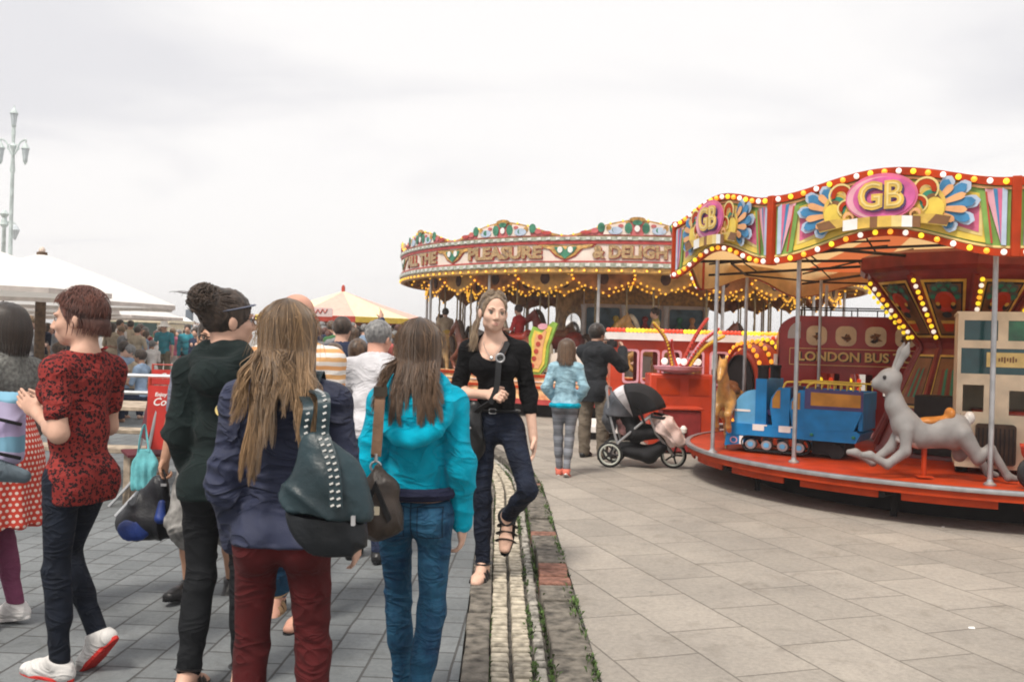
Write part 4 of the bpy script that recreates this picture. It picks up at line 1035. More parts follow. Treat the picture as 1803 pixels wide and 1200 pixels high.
def pose(H=1.65, sex='f', g=0.9, L_arm=None, R_arm=None, L_leg=None, R_leg=None, lean=(0, 0), head=(0, 0, 0), sh=1.0, legf=1.0):
    """joint positions in a frame with the person facing +y, right hand on +x; limbs given as unit-ish direction pairs"""
    s = H / 1.65; J = {'s': s, 'sex': sex, 'H': H, 'g': g}
    up, fo = 0.262 * s, 0.245 * s
    th, sk = 0.40 * s * legf, 0.385 * s * legf
    L_arm = L_arm or ((-0.14, -0.05, -1), (-0.02, 0.12, -1)); R_arm = R_arm or ((0.14, -0.05, -1), (0.02, 0.12, -1))
    L_leg = L_leg or ((-0.03, 0.02, -1), (0.0, -0.03, -1)); R_leg = R_leg or ((0.03, 0.02, -1), (0.0, -0.03, -1))
    n = lambda d: Vector(d).normalized()
    hx = 0.085 * s if sex == 'f' else 0.082 * s
    drop = max(-(n(a).z * th + n(b).z * sk) for a, b in (L_leg, R_leg))
    hz = drop + 0.075 * s
    J['hip'] = Vector((0, 0, hz))
    ln = Vector((lean[0], lean[1], 1)).normalized()
    J['up'] = ln
    for k, sg, lg, ar in (('L', -1, L_leg, L_arm), ('R', 1, R_leg, R_arm)):
        h = J['hip'] + Vector((sg * hx, 0, 0)); kn = h + n(lg[0]) * th; an = kn + n(lg[1]) * sk
        J[k + 'hip'], J[k + 'knee'], J[k + 'ank'] = h, kn, an
        swx = (0.156 if sex == 'f' else 0.182) * s * sh
        S = J['hip'] + ln * 0.458 * s + Vector((sg * swx, -0.012 * s, 0))
        e = S + n(ar[0]) * up; w = e + n(ar[1]) * fo
        J[k + 'sh'], J[k + 'el'], J[k + 'wr'] = S, e, w
    J['waist'] = J['hip'] + ln * 0.20 * s; J['chest'] = J['hip'] + ln * 0.385 * s
    J['nb'] = J['hip'] + ln * 0.525 * s
    J['hc'] = J['hip'] + ln * 0.60 * s + Vector((0, 0.028 * s, 0.075 * s))
    J['hr'] = rot_axes(R(head[0]), R(head[1]), R(head[2]))
    J['hs'] = 0.5 + 0.5 * s
    return J

def torso(S, J, t=0.0, hem=None, k=0.05, bust=1.0, belly=1.0):
    """the trunk, inflated by t; used for skin and for garments"""
    s, f = J['s'], J['sex'] == 'f'; up = J['up']; k = min(k, 0.035); G = J['g']
    S.ell(J['hip'] + Vector((0, -0.012 * s, 0.03 * s)), ((0.166 if f else 0.158) * s * G + t, 0.105 * s * G + t, 0.110 * s + t), k=k)
    for sg in (-1, 1): S.ell(J['hip'] + Vector((sg * 0.075 * s, -0.055 * s, -0.02 * s)), (0.078 * s * G + t, 0.082 * s * G + t, 0.085 * s + t), k=k)
    S.ell(J['waist'], ((0.126 if f else 0.142) * s * G * belly + t, (0.088 if f else 0.105) * s * G * belly + t, 0.14 * s + t), k=k)
    S.ell(J['chest'], ((0.138 if f else 0.160) * s * G + t, (0.092 if f else 0.112) * s * G + t, 0.15 * s + t), k=k)
    for a in 'LR':
        S.cone(J['chest'] + up * 0.05 * s, J[a + 'sh'], 0.066 * s + t, 0.044 * s + t, k=k)
        S.cone(J['nb'] + Vector((0, -0.012 * s, 0.015 * s)), J[a + 'sh'] + Vector((0, 0, 0.0)), 0.040 * s + t * 0.8, 0.036 * s + t, k=k)
        if f and bust: S.ell(J['chest'] + Vector(((-1 if a == 'L' else 1) * 0.072 * s, 0.068 * s * bust, -0.015 * s)), (0.062 * s + t, 0.058 * s * bust + t, 0.062 * s + t), k=k * 0.8)

def hand(S, J, a, spec=None):
    """palm, four bent fingers of unequal length and a thumb; spec = (dir, palm normal, curl)"""
    s = J['s']; w = J[a + 'wr']; fd = (w - J[a + 'el']).normalized()
    d, pn, curl = spec if spec else (fd, Vector((-1 if a == 'R' else 1, 0.25, 0)), 0.35)
    d = Vector(d).normalized(); pn = Vector(pn); pn = (pn - d * pn.dot(d)).normalized()
    side = d.cross(pn) * (1 if a == 'R' else -1)      # towards the thumb
    sgn = 1 if side.dot(Vector((0, 1, 0))) >= -0.3 else -1
    side *= 1
    pc = w + d * 0.045 * s
    Rm = Matrix((side, pn, d)).transposed()
    S.ell(pc, (0.040 * s, 0.017 * s, 0.052 * s), rot=Rm, k=0.012)
    S.cone(w - fd * 0.02, w + d * 0.03 * s, 0.025 * s, 0.022 * s, k=0.015, flat=(pn, 0.75))
    for i, (off, ln) in enumerate(((0.029, 0.070), (0.010, 0.078), (-0.010, 0.073), (-0.028, 0.058))):
        p = w + d * 0.082 * s + side * off * s; ang = curl * (0.75 + 0.13 * i); dd = d; r = 0.0088 * s
        for q, seg in enumerate((0.42, 0.33, 0.25)):
            dd = (Matrix.Rotation(-ang * (0.7 if q == 0 else 1.0), 3, pn.cross(d).normalized()) @ dd)
            if dd.dot(pn) < -0.2 and q == 0: dd = d
            p2 = p + dd * ln * seg * s
            S.cone(p, p2, r, r * 0.9, k=0.004); p = p2; r *= 0.92
    b = w + d * 0.022 * s + side * 0.030 * s; t1 = b + (d * 0.65 + side * 0.65 + pn * 0.30).normalized() * 0.036 * s
    t2 = t1 + (d * 0.95 + side * 0.15 + pn * 0.35).normalized() * 0.030 * s
    S.cone(w + d * 0.02 * s, b, 0.016 * s, 0.014 * s, k=0.01); S.chain([b, t1, t2], [0.0125 * s, 0.0105 * s, 0.009 * s], k=0.005)

def HP(J, x, y, z):      # point in the head's own frame, metres for an average head
    return J['hc'] + J['hr'] @ Vector((x, y, z)) * J['hs']
def head_sdf(S, J, face=1.0):
    h = J['hs']; M = np.array(J['hr']); sex = J['sex']
    e = lambda c, r, k=0.015, m=0: S.ell(HP(J, *c), tuple(v * h for v in r), rot=M, k=k, m=m)
    e((0, -0.012, 0.032), (0.071, 0.094, 0.086)); e((0, 0.028, -0.03), (0.057, 0.066, 0.079), k=0.028)
    e((0, 0.060, -0.086), (0.026 if sex == 'f' else 0.031, 0.024, 0.020), k=0.025)
    for sg in (-1, 1):
        e((sg * 0.040, 0.055, -0.026), (0.024, 0.026, 0.022), k=0.02)
        e((sg * 0.030, 0.079, 0.021), (0.026, 0.014, 0.008), k=0.012)
        e((sg * 0.042, 0.016, -0.064), (0.018, 0.034, 0.026), k=0.022)
        e((sg * 0.076, -0.008, -0.012), (0.010, 0.020, 0.031), k=0.006)
        e((sg * 0.083, -0.014, -0.004), (0.006, 0.014, 0.022), k=0.004)
        e((sg * 0.0115, 0.098, -0.036), (0.009, 0.011, 0.008), k=0.008)
    S.cone(HP(J, 0, 0.086, 0.012), HP(J, 0, 0.110, -0.030), 0.009 * h, 0.0115 * h, k=0.012)
    e((0, 0.085, -0.065), (0.022, 0.014, 0.014), k=0.012)
    for sg in (-1, 1): S.sub('ell', HP(J, sg * 0.031, 0.102, 0.0015), (0.019 * h, 0.017 * h, 0.0105 * h), k=0.008, rot=M)
    S.cone(HP(J, 0, -0.030, -0.055), J['nb'] + Vector((0, -0.010, -0.02)) * J['s'], (0.045 if sex == 'f' else 0.056) * h, (0.050 if sex == 'f' else 0.066) * J['s'], k=0.03)

def lips(J, par):
    h = J['hs']; b = MB()
    for zc, yc, w, r, sgn in ((-0.0615, 0.0965, 0.0245, 0.0036, 1), (-0.0690, 0.0950, 0.0215, 0.0046, -1)):
        b.tube([HP(J, w * x, yc - 0.011 * x * x, zc + sgn * (0.001 - 0.0022 * abs(x))) for x in (-1, -0.6, -0.25, 0, 0.25, 0.6, 1)], [r * h * q for q in (0.25, 0.75, 1, 0.9, 1, 0.75, 0.25)], 8)
    b.build('lips', lip_mat(), par)
def eyes(J, par, iris=(0.10, 0.07, 0.05), brow=(0.10, 0.06, 0.04), open_=1.0):
    h = J['hs']; rt = J['hr']
    lips(J, par)
    wh = mat('eye white', (0.40, 0.37, 0.35), rough=0.2, var=0); ir = mat('iris %.2f' % iris[0], iris, rough=0.15, var=0); li = mat('lash', (0.03, 0.02, 0.018), rough=0.8, var=0)
    br = mat('brow %.2f' % brow[0], brow, rough=0.9, var=0.2)
    for sg in (-1, 1):
        b = MB(); b.ball(HP(J, sg * 0.031, 0.0765, 0.0), 0.0125 * h, 12, 0); b.ball(HP(J, sg * 0.0315, 0.0825, 0.0), 0.0085 * h, 10, 1)
        b.tube([HP(J, sg * (0.031 + 0.015 * math.cos(R(a))), 0.0885 - 0.006 * abs(math.cos(R(a))), 0.001 + 0.0065 * math.sin(R(a))) for a in range(10, 171, 20)], [0.0006 + 0.0012 * math.sin(R(a)) for a in range(10, 171, 20)], 5, 2)
        b.build('eye', [wh, ir, li], par)
        b = MB(); b.tube([HP(J, sg * x, y, z) for x, y, z in ((0.014, 0.094, 0.0225), (0.026, 0.0935, 0.027), (0.040, 0.085, 0.026), (0.050, 0.074, 0.020))], [0.002, 0.0035, 0.003, 0.001], 6, 0, flat=0.6)
        b.build('eyebrow', br, par)

def legs_sdf(S, J, t=0.0, to=1.0, k=0.035, knee=0.0, cuff=0.0):
    s = J['s']; G = J['g']; f = J['sex'] == 'f'
    for a in 'LR':
        h, kn, an = J[a + 'hip'], J[a + 'knee'], J[a + 'ank']
        S.cone(h + Vector((0, -0.005, -0.01)) * s, kn, (0.086 if f else 0.084) * s * G + t, 0.054 * s * G + t + knee, k=k)
        if to > 0:
            e = kn + (an - kn) * to
            r1 = 0.054 + (0.036 - 0.054) * to
            S.cone(kn, e, 0.053 * s * G + t + knee, r1 * s + t + cuff, k=k)
            fdir = (an - kn).normalized(); back = Vector((0, -1, 0)) - fdir * Vector((0, -1, 0)).dot(fdir)
            if to > 0.4: S.cone(kn + (an - kn) * 0.15 + back * 0.018 * s, kn + (an - kn) * 0.5 + back * 0.014 * s, 0.043 * s * G + t + knee, 0.038 * s + t, k=k)

def foot_dir(J, a, pitch=0.0, yaw=0.0):
    return Vector((math.sin(R(yaw)) * math.cos(R(pitch)), math.cos(R(yaw)) * math.cos(R(pitch)), -math.sin(R(pitch))))
def foot_sdf(S, J, a, d, t=0.0, m=0, sole=0.0):
    s = J['s']; an = J[a + 'ank']; upv = Vector((1, 0, 0)).cross(d).normalized()
    if upv.z < 0: upv = -upv
    base = an - upv * 0.045 * s
    heel = base - d * 0.035 * s; ball = base + d * 0.125 * s - upv * 0.003 * s; toe = base + d * 0.180 * s - upv * 0.010 * s
    S.cone(an + upv * 0.01 * s, heel - upv * 0.002 * s, 0.036 * s + t, 0.030 * s + t, k=0.02)
    S.cone(an + upv * 0.0 * s, ball, 0.034 * s + t, 0.028 * s + t, k=0.03)
    side = d.cross(upv)
    for q in (-1, 1): S.cone(ball + side * 0.018 * s * q, toe + side * 0.012 * s * q, 0.025 * s + t, 0.019 * s + t, k=0.02)
    S.cone(heel, ball, 0.028 * s + t, 0.027 * s + t, k=0.02)
    return base, upv, heel, toe, side

def shoe(J, a, par, d, m_up, m_sole, style='trainer', name='shoe', lace=None):
    s = J['s']; S = SDF(0.02)
    t = 0.007
    base, upv, heel, toe, side = foot_sdf(S, J, a, d, t)
    low = base - upv * 0.030 * s
    S.clip(low, -upv)
    S.clip(J[a + 'ank'] + upv * (0.012 if style != 'boot' else 0.06) * s, (upv - d * 0.35))
    if style == 'boot': S.cone(J[a + 'ank'], J[a + 'ank'] + upv * 0.06 * s, 0.045 * s, 0.044 * s)
    o = S.mesh(name, m_up, par, 0.006)
    b = MB()
    pts = []
    c0 = base + d * 0.07 * s - upv * 0.036 * s
    n = 20
    for i in range(n):
        q = 2 * PI * i / n; x = math.cos(q); y = math.sin(q)
        wdt = 0.046 if x > 0 else 0.038
        pts.append(c0 + d * (0.148 * s * x) + side * (wdt * s * math.copysign(abs(y) ** 0.8, y)))
    b.add(pts + [p - upv * 0.0 + upv * 0.018 * s for p in pts], [tuple(range(n))[::-1], tuple(range(n, 2 * n))] + [(i, (i + 1) % n, (i + 1) % n + n, i + n) for i in range(n)])
    b.build('sole', m_sole, o, bevel=0.003)
    if lace:
        b = MB()
        for i in range(4):
            c = base + d * (0.045 + 0.022 * i) * s + upv * (0.036 - 0.010 * i) * s
            b.tube([c - side * 0.022 * s - upv * 0.004, c + upv * 0.003, c + side * 0.022 * s - upv * 0.004], 0.0035 * s, 5)
        b.build('lace', lace, o)
    return o
def sandal(J, a, par, d, m_strap, m_sole):
    s = J['s']; an = J[a + 'ank']; upv = Vector((1, 0, 0)).cross(d).normalized()
    if upv.z < 0: upv = -upv
    side = d.cross(upv); base = an - upv * 0.045 * s
    b = MB(); n = 18; c0 = base + d * 0.07 * s - upv * 0.040 * s
    pts = [c0 + d * (0.145 * s * math.cos(2 * PI * i / n)) + side * (0.046 * s * math.copysign(abs(math.sin(2 * PI * i / n)) ** 0.8, math.sin(2 * PI * i / n))) for i in range(n)]
    b.add(pts + [p + upv * 0.014 * s for p in pts], [tuple(range(n))[::-1], tuple(range(n, 2 * n))] + [(i, (i + 1) % n, (i + 1) % n + n, i + n) for i in range(n)])
    o = b.build('sandal', m_sole, par)
    b = MB()
    for off, hgt, w in ((0.128, 0.020, 0.020), (0.085, 0.026, 0.022), (0.040, 0.040, 0.020)):
        c = base + d * off * s
        b.tube([c + side * (0.047 * s * math.cos(R(q))) + upv * (-0.03 + (hgt + 0.034) * math.sin(R(q))) * s for q in range(0, 181, 20)], w * s, 6, flat=0.30)
    b.tube([an + (side * math.cos(R(q)) * 0.043 + d * math.sin(R(q)) * 0.047) * s + upv * 0.012 * s for q in range(0, 360, 24)], 0.016 * s, 6, close=True, flat=0.35)
    b.build('strap', m_strap, o)
    return o

def arms_sdf(S, J, t=0.0, to=1.0, k=0.03, which='LR', elbow=0.0, cuff=0.0):
    s = J['s']; f = J['sex'] == 'f'
    for a in which:
        sh, el, wr = J[a + 'sh'], J[a + 'el'], J[a + 'wr']
        r0 = (0.043 if f else 0.052) * s
        u = min(to * 2, 1.0); e = sh + (el - sh) * u
        S.cone(sh, e, r0 + t, (r0 + (0.036 * s - r0) * u) + t + elbow * u, k=k)
        if to > 0.5:
            q = (to - 0.5) * 2; e = el + (wr - el) * q
            S.cone(el, e, 0.035 * s + t + elbow, (0.035 + (0.025 - 0.035) * q) * s + t + cuff, k=k)
            if to > 0.7: S.ell(el + (wr - el) * 0.25, (0.037 * s + t,) * 3, k=k)

def body(J, par, skin, hands=None, arms=True, feet=None, legs=True, vox=0.006, bust=1.0, belly=1.0, bare=False):
    S = SDF(0.03); torso(S, J, -0.004, bust=bust, belly=belly); head_sdf(S, J); arms_sdf(S, J)
    for a in 'LR': hand(S, J, a, (hands or {}).get(a))
    if legs: legs_sdf(S, J, -0.009 if not bare else 0)
    for a in 'LR':
        if feet and a in feet: foot_sdf(S, J, a, feet[a])
    return S.mesh('body', skin, par, vox)

def top(J, par, m, t=0.012, hem=0.0, sleeve=1.0, neck=None, fold=0.005, seed=0.0, vox=0.007, bust=1.0, belly=1.0, hood=False, flare=0.0, elbow=0.003, cuff=0.003, name='top', k=0.05, collar=False, extra=None, sx=6, sz=14, sleeves=None):
    s = J['s']; S = SDF(0.03); torso(S, J, t, k=k, bust=bust, belly=belly)
    hz = J['hip'].z + hem * s
    if flare or hem < 0.02: S.cone(J['waist'], Vector((J['hip'].x, J['hip'].y - 0.012, hz - 0.03)), 0.09 * s * J['g'] + t, (0.120 + flare) * s * J['g'] + t, k=0.03, flat=(Vector((0, 1, 0)), 0.72)); S.cone(J['hip'] + Vector((-0.05 * s, -0.02, 0)), Vector((-0.05 * s, -0.02, hz - 0.03)), 0.10 * s * J['g'] + t, (0.098 + flare) * s * J['g'] + t, k=0.03); S.cone(J['hip'] + Vector((0.05 * s, -0.02, 0)), Vector((0.05 * s, -0.02, hz - 0.03)), 0.10 * s * J['g'] + t, (0.098 + flare) * s * J['g'] + t, k=0.03)
    if collar: S.cone(J['nb'] + Vector((0, -0.01, -0.02)) * s, J['nb'] + Vector((0, -0.004, 0.062)) * s, 0.07 * s + t * 0.5, 0.062 * s + t * 0.5, k=0.03)
    if hood:
        c = J['nb'] + Vector((0, -0.055, -0.03)) * s
        for q in range(-75, 256, 30):
            a, b = R(q), R(q + 30)
            f = lambda w: c + Vector((0.098 * math.cos(w), -0.052 * math.sin(w) + 0.02, 0.045 * -math.sin(w) + 0.03)) * s
            S.cone(f(a), f(b), 0.034 * s, 0.034 * s, k=0.02)
        S.ell(c + Vector((0, -0.055, -0.055)) * s, (0.105 * s, 0.05 * s, 0.075 * s), k=0.025)
    if extra: extra(S)
    S.cut_here((0, 0, hz), (0, 0, -1))
    if sleeves:
        for a in 'LR': arms_sdf(S, J, t, sleeves[a], which=a, elbow=elbow, cuff=cuff)
    else: arms_sdf(S, J, t, sleeve, elbow=elbow, cuff=cuff)
    if neck: S.sub('ell', J['nb'] + Vector(neck[0]) * s, tuple(v * s for v in neck[1]), k=0.006)
    elif not hood and not collar: S.sub('ell', J['nb'] + Vector((0, 0.02, 0.07)) * s, (0.078 * s, 0.085 * s, 0.075 * s), k=0.006)
    base = folds(fold, sx, sz, seed); els = [np.array(J[a + 'el']) for a in 'LR']; wz = J['waist'].z
    def dsp(P, Nn):
        w = 0.55 + 0.7 * np.exp(-((P[:, 2] - wz) / (0.09 * s)) ** 2)
        for e in els: w = w + 1.3 * np.exp(-(np.sqrt(((P - e) ** 2).sum(1)) / (0.105 * s)) ** 2)
        return base(P, Nn) * w
    return S.mesh(name, m, par, vox, dsp)

def trousers(J, par, m, t=0.008, waist=0.10, cuff=0.97, knee=0.0, cuffr=0.0, fold=0.004, seed=0.0, vox=0.007, name='trousers'):
    s = J['s']; S = SDF(0.03)
    S.ell(J['hip'] + Vector((0, -0.012 * s, 0.03 * s)), ((0.166 if J['sex'] == 'f' else 0.158) * s * J['g'] + t, 0.105 * s * J['g'] + t, 0.110 * s + t), k=0.03)
    for sg in (-1, 1): S.ell(J['hip'] + Vector((sg * 0.075 * s, -0.055 * s, -0.02 * s)), (0.078 * s * J['g'] + t, 0.082 * s * J['g'] + t, 0.085 * s + t), k=0.03)
    S.ell(J['waist'], (0.128 * s * J['g'] + t, 0.090 * s * J['g'] + t, 0.13 * s + t), k=0.03)
    legs_sdf(S, J, t, cuff, knee=knee, cuff=cuffr)
    S.clip(J['hip'] + Vector((0, 0, waist * s)), J['up'])
    kz = [J['Lknee'].z, J['Rknee'].z]
    base = folds(fold, 8, 15, seed)
    def dsp(P, Nn):
        w = np.exp(-((P[:, 2] - np.mean(kz)) / 0.11) ** 2) + 0.9 * np.exp(-((P[:, 2] - 0.12) / 0.10) ** 2) + 0.7 * np.exp(-((P[:, 2] - J['hip'].z + 0.10) / 0.07) ** 2) + 0.3
        return base(P, Nn) * w
    return S.mesh(name, m, par, vox, dsp)

# ------------------------------------------------------------------ hair
def hair_mat(name, dark, light, rough=0.45):
    if name in MATS: return MATS[name]
    m, t, b = _new(name); L = t.links.new
    at_ = t.nodes.new('ShaderNodeAttribute'); at_.attribute_name = 'lock'
    n = noise(t, objco(t), 35, 3)
    f = mathn(t, 'ADD', at_.outputs['Fac'], mathn(t, 'MULTIPLY', mathn(t, 'SUBTRACT', n, 0.5), 0.35))
    L(ramp(t, f, [(0.05, dark), (0.95, light)]), b.inputs['Base Color'])
    b.inputs['Roughness'].default_value = rough; b.inputs['Specular IOR Level'].default_value = 0.35
    b.inputs['Sheen Weight'].default_value = 0.15
    MATS[name] = m; return m
class Hair:
    """many tapered locks in one mesh, with a per-lock tone"""
    def __init__(s): s.b = MB(); s.t = []
    def lock(s, pts, r, tone, n=4, flat=0.5, tip=0.15, step=3):
        P = spline(pts, step); k = len(P)
        rr = [r * (0.55 + 0.45 * min(1, i / (k * 0.2))) * (1 - (1 - tip) * max(0, (i / (k - 1) - 0.55) / 0.45) ** 1.5) for i in range(k)]
        v0 = len(s.b.v); s.b.tube(P, rr, n, 0, cap=False, flat=flat)
        m = len(s.b.v) - v0
        s.t += list(tone[0] + (tone[1] - tone[0]) * (np.arange(m) // n) / max(1, k - 1)) if hasattr(tone, '__len__') else [tone] * m
    def build(s, m, par, name='hair'):
        o = s.b.build(name, m, par, sharp=180)
        a = o.data.attributes.new('lock', 'FLOAT', 'POINT'); a.data.foreach_set('value', np.array(s.t, dtype=np.float32))
        return o
def hdir(J, az, el, r=1.0, up=0.0):
    """point on the skull: az 0 = back of the head, +90 = right ear; el 90 = crown"""
    a, e = R(az), R(el)
    return HP(J, 0.078 * r * math.sin(a) * math.cos(e), -0.012 - 0.098 * r * math.cos(a) * math.cos(e), 0.030 + 0.090 * r * math.sin(e) + up)
def hair_cap(J, par, m, grow=0.010, front=0.045, low=-0.05, face_z=0.035, extra=None, name='hair', vox=0.006, disp=None, face=(0.066, 0.075, 0.09)):
    h = J['hs']; M = np.array(J['hr']); S = SDF(0.02)
    S.ell(HP(J, 0, -0.014, 0.034), tuple((v + grow) * h for v in (0.076, 0.097, 0.088)), rot=M)
    if extra: extra(S)
    S.sub('ell', HP(J, 0, 0.105, face_z - 0.07), tuple(v * h for v in face), k=0.012, rot=M)
    S.clip(HP(J, 0, 0, low), J['hr'] @ Vector((0, 0.25, -1)))
    o = S.mesh(name, m, par, vox, disp or (lambda P, Nn: 0.003 * vnoise(P * 70) + 0.002 * vnoise(P * np.array([160, 160, 40]))))
    n = len(o.data.vertices); co = np.empty(n * 3, np.float32); o.data.vertices.foreach_get('co', co); co = co.reshape(-1, 3)
    a = o.data.attributes.new('lock', 'FLOAT', 'POINT'); a.data.foreach_set('value', (0.3 + 0.35 * vnoise(co * np.array([90, 90, 25]))).astype(np.float32))
    return o

def person(label, loc, yaw, group=None):
    return thing('person', label, 'person', loc, R(yaw), group)

# ------------------------------------------------------------------ the big galloping-horse carousel
GC = Vector((2.8, 22.3, 0)); GR = 5.5
ga = thing('galloper_carousel', 'large antique carousel with scalloped gilt rounding boards lettered PLEASURE & DELIGHTS', 'carousel', (GC.x, GC.y, PZ))
gz = lambda z: z - PZ
def gp(r, a, z=0): return Vector((r * math.cos(R(a)), r * math.sin(R(a)), gz(z)))
g_red = mat('carousel red', (0.42, 0.055, 0.05), 0.5, 0.15, 6); g_rose = mat('carousel rose', (0.52, 0.13, 0.13), 0.5, 0.15, 6)
g_gilt = mat('carousel gilt', (0.46, 0.25, 0.06), 0.4, 0.35, 14, spec=0.5); g_cream = mat('carousel cream', (0.74, 0.63, 0.55), 0.55, 0.08, 4)
g_sil = mat('carousel silver green', (0.36, 0.38, 0.30), 0.45, 0.3, 10); g_let = mat('gilt letter', (0.40, 0.26, 0.13), 0.4, 0.35, 25); g_grn = mat('carousel green', (0.05, 0.20, 0.12), 0.5, 0.3, 8)
g_soff = mat('carousel soffit', (0.42, 0.17, 0.05), 0.6, 0.35, 5); g_dbr = mat('carousel dark brown', (0.075, 0.03, 0.015), 0.6, 0.4, 9); g_inn = mat('inner board ochre', (0.58, 0.33, 0.10), 0.6, 0.2, 6)
g_bulb = mat('warm bulb', (0.9, 0.55, 0.08), 0.3, 0, emit=(1.0, 0.50, 0.05), estr=0.8)
PAN = 360 / 13.0; A0 = -137.2
def wave(a):      # height of the scalloped crest: valley at A0 + n*PAN
    u = ((a - A0) / PAN) % 1.0
    h = 0.5 - 0.5 * math.cos(2 * PI * u)
    return 3.50 + 0.285 * h ** 0.75 + 0.02 * math.exp(-((u - 0.5) / 0.055) ** 2)
def ring(name, z0, z1, r0, r1, m, par=None, n=208):
    f0 = z0 if callable(z0) else (lambda a: z0); f1 = z1 if callable(z1) else (lambda a: z1)
    b = MB()
    for i in range(n):
        a = 360 * i / n
        b.v += [tuple(gp(r0, a, f0(a))), tuple(gp(r1, a, f0(a))), tuple(gp(r1, a, f1(a))), tuple(gp(r0, a, f1(a)))]
    for i in range(n):
        p, q = 4 * i, 4 * ((i + 1) % n)
        for j in range(4):
            k = (j + 1) % 4; b.f.append((p + j, q + j, q + k, p + k)); b.m.append(0)
    return b.build(name, m, par or ga, sharp=50)
crest = ring('crest_board', 3.47, wave, GR - 0.03, GR + 0.01, g_gilt)
ring('crest_panel', 3.49, lambda a: wave(a) - 0.055, GR + 0.0105, GR + 0.022, g_rose, crest)
ring('moulding', 3.40, 3.47, GR - 0.02, GR + 0.05, g_sil); ring('moulding', 3.335, 3.398, GR - 0.02, GR + 0.035, g_red)
fr = ring('frieze', 3.02, 3.333, GR - 0.02, GR + 0.01, g_cream)
ring('moulding', 2.985, 3.018, GR - 0.02, GR + 0.035, g_red); ring('moulding', 2.90, 2.983, GR - 0.02, GR + 0.055, g_sil); ring('moulding', 2.80, 2.898, GR - 0.04, GR + 0.03, g_gilt)
ring('board_back', 2.78, 3.45, GR - 0.06, GR - 0.032, g_inn)
def wrap(pts_f, r, a_c, zc):       # flat (x, y, depth) -> wrapped on the drum, x to the viewer's right
    out = []
    for x, y, d in pts_f:
        a = R(a_c) + x / r; out.append(((r + d) * math.cos(a), (r + d) * math.sin(a), gz(zc + y)))
    return out
disc = lambda cx_, cz_, rx, rz2, n_=14: [(cx_ + rx * math.cos(2 * PI * i / n_), cz_ + rz2 * math.sin(2 * PI * i / n_)) for i in range(n_)]
def patch(b, pts, a_c, zc, d, m, th=0.012):
    k = len(pts); vs = wrap([(x, y, d) for x, y in pts] + [(x, y, d + th) for x, y in pts], GR, a_c, zc)
    b.add(vs, [tuple(range(k, 2 * k)), tuple(range(k - 1, -1, -1))] + [(i, (i + 1) % k, (i + 1) % k + k, i + k) for i in range(k)], m)
pm = [g_gilt, g_grn, m_lblue, g_rose, g_cream, m_blue, g_red, m_white]
for k in range(13):
    orn = MB(); heart = MB(); av = A0 + k * PAN; ap = av + PAN / 2
    if math.cos(R(av + 97)) < -0.2: continue
    pts = [(-0.60, 0.155), (0.60, 0.155), (0.52, 0.09), (0.34, 0.06), (0.20, -0.08), (0.0, -0.165), (-0.20, -0.08), (-0.34, 0.06), (-0.52, 0.09)]
    patch(heart, pts, av, 3.18, 0.0105, 6); patch(heart, [(x * 0.9, y * 0.88 + 0.008) for x, y in pts], av, 3.18, 0.0225, 0)
    patch(heart, [(-0.22, 0.10), (-0.05, 0.10), (0, 0.03), (0.05, 0.10), (0.22, 0.10), (0.16, 0.0), (0.0, -0.12), (-0.16, 0.0)], av, 3.18, 0.0346, 1)
    for sg in (-1, 1): patch(heart, disc(sg * 0.10, 0.045, 0.05, 0.06), av, 3.18, 0.0468, 7)
    r_ = random.Random(k)
    for sg in (-1, 1):
        patch(orn, [(sg * x, y) for x, y in ([(0.12, -0.10), (0.62, -0.10), (0.58, 0.06), (0.22, 0.13)])][::sg], ap, 3.61, 0.0225, 4)
        for x, y, rx, ry, m in ((0.66, 0.03, 0.07, 0.09, 1), (0.16, 0.02, 0.07, 0.10, 1), (0.40, -0.03, 0.13, 0.07, 2), (0.40, -0.02, 0.06, 0.05, 1), (0.78, -0.03, 0.07, 0.05, 3), (0.95, -0.06, 0.10, 0.035, 6), (0.30, 0.06, 0.05, 0.03, 3), (0.52, 0.02, 0.05, 0.05, 0)):
            patch(orn, disc(sg * x, y, rx, ry), ap, 3.61, 0.0350 + 0.001 * r_.random(), m)
    patch(orn, disc(0, 0.10, 0.09, 0.05), ap, 3.63, 0.036, 1); patch(orn, disc(0, 0.0, 0.05, 0.06), ap, 3.62, 0.037, 7); patch(orn, disc(0, 0.14, 0.15, 0.045), ap, 3.65, 0.0335, 0)
    orn.build('crest_ornament', pm, crest, smooth=False); heart.build('cartouche', pm, fr, smooth=False)
for word, ac, xo in (('PLEASURE', A0 + PAN / 2, 0.0), ('& DELIGHTS', A0 + 1.5 * PAN, 0.05), ('ALL THE', A0 - PAN / 2, 0.0)):
    lt = MB(); vs, fs = text_mesh(word, 0.315, 0.014, 0.016); w = max(v[0] for v in vs) - min(v[0] for v in vs); sc = min(1.28, 1.72 / w)
    for dd, off, m in ((0.012, 0.014, 1), (0.026, 0, 0)):
        lt.add(wrap([(x * sc + xo + off, y - off, dd + z + 0.014) for x, y, z in vs], GR, ac, 3.175), fs, m)
    lt.build('lettering', [g_let, g_red], fr, smooth=False)
bl = MB()
for k in range(150):
    a = 360 * k / 150
    if math.cos(R(a + 100)) < -0.35: continue
    bl.ball(gp(GR + 0.045, a, 2.835), 0.024, 6); bl.ball(gp(GR + 0.02, a, wave(a) + 0.0), 0.022, 6)
tag(bl.build('bulb_string', [g_bulb], crest), kind='stuff')
bd_ = MB()
for k in range(180):
    a = 360 * (k + 0.5) / 180
    bd_.box(gp(GR + 0.06, a, 2.942), (0.02, 0.085, 0.055), rz=R(a)); bd_.box(gp(GR + 0.055, a, 3.436), (0.02, 0.08, 0.045), rz=R(a))
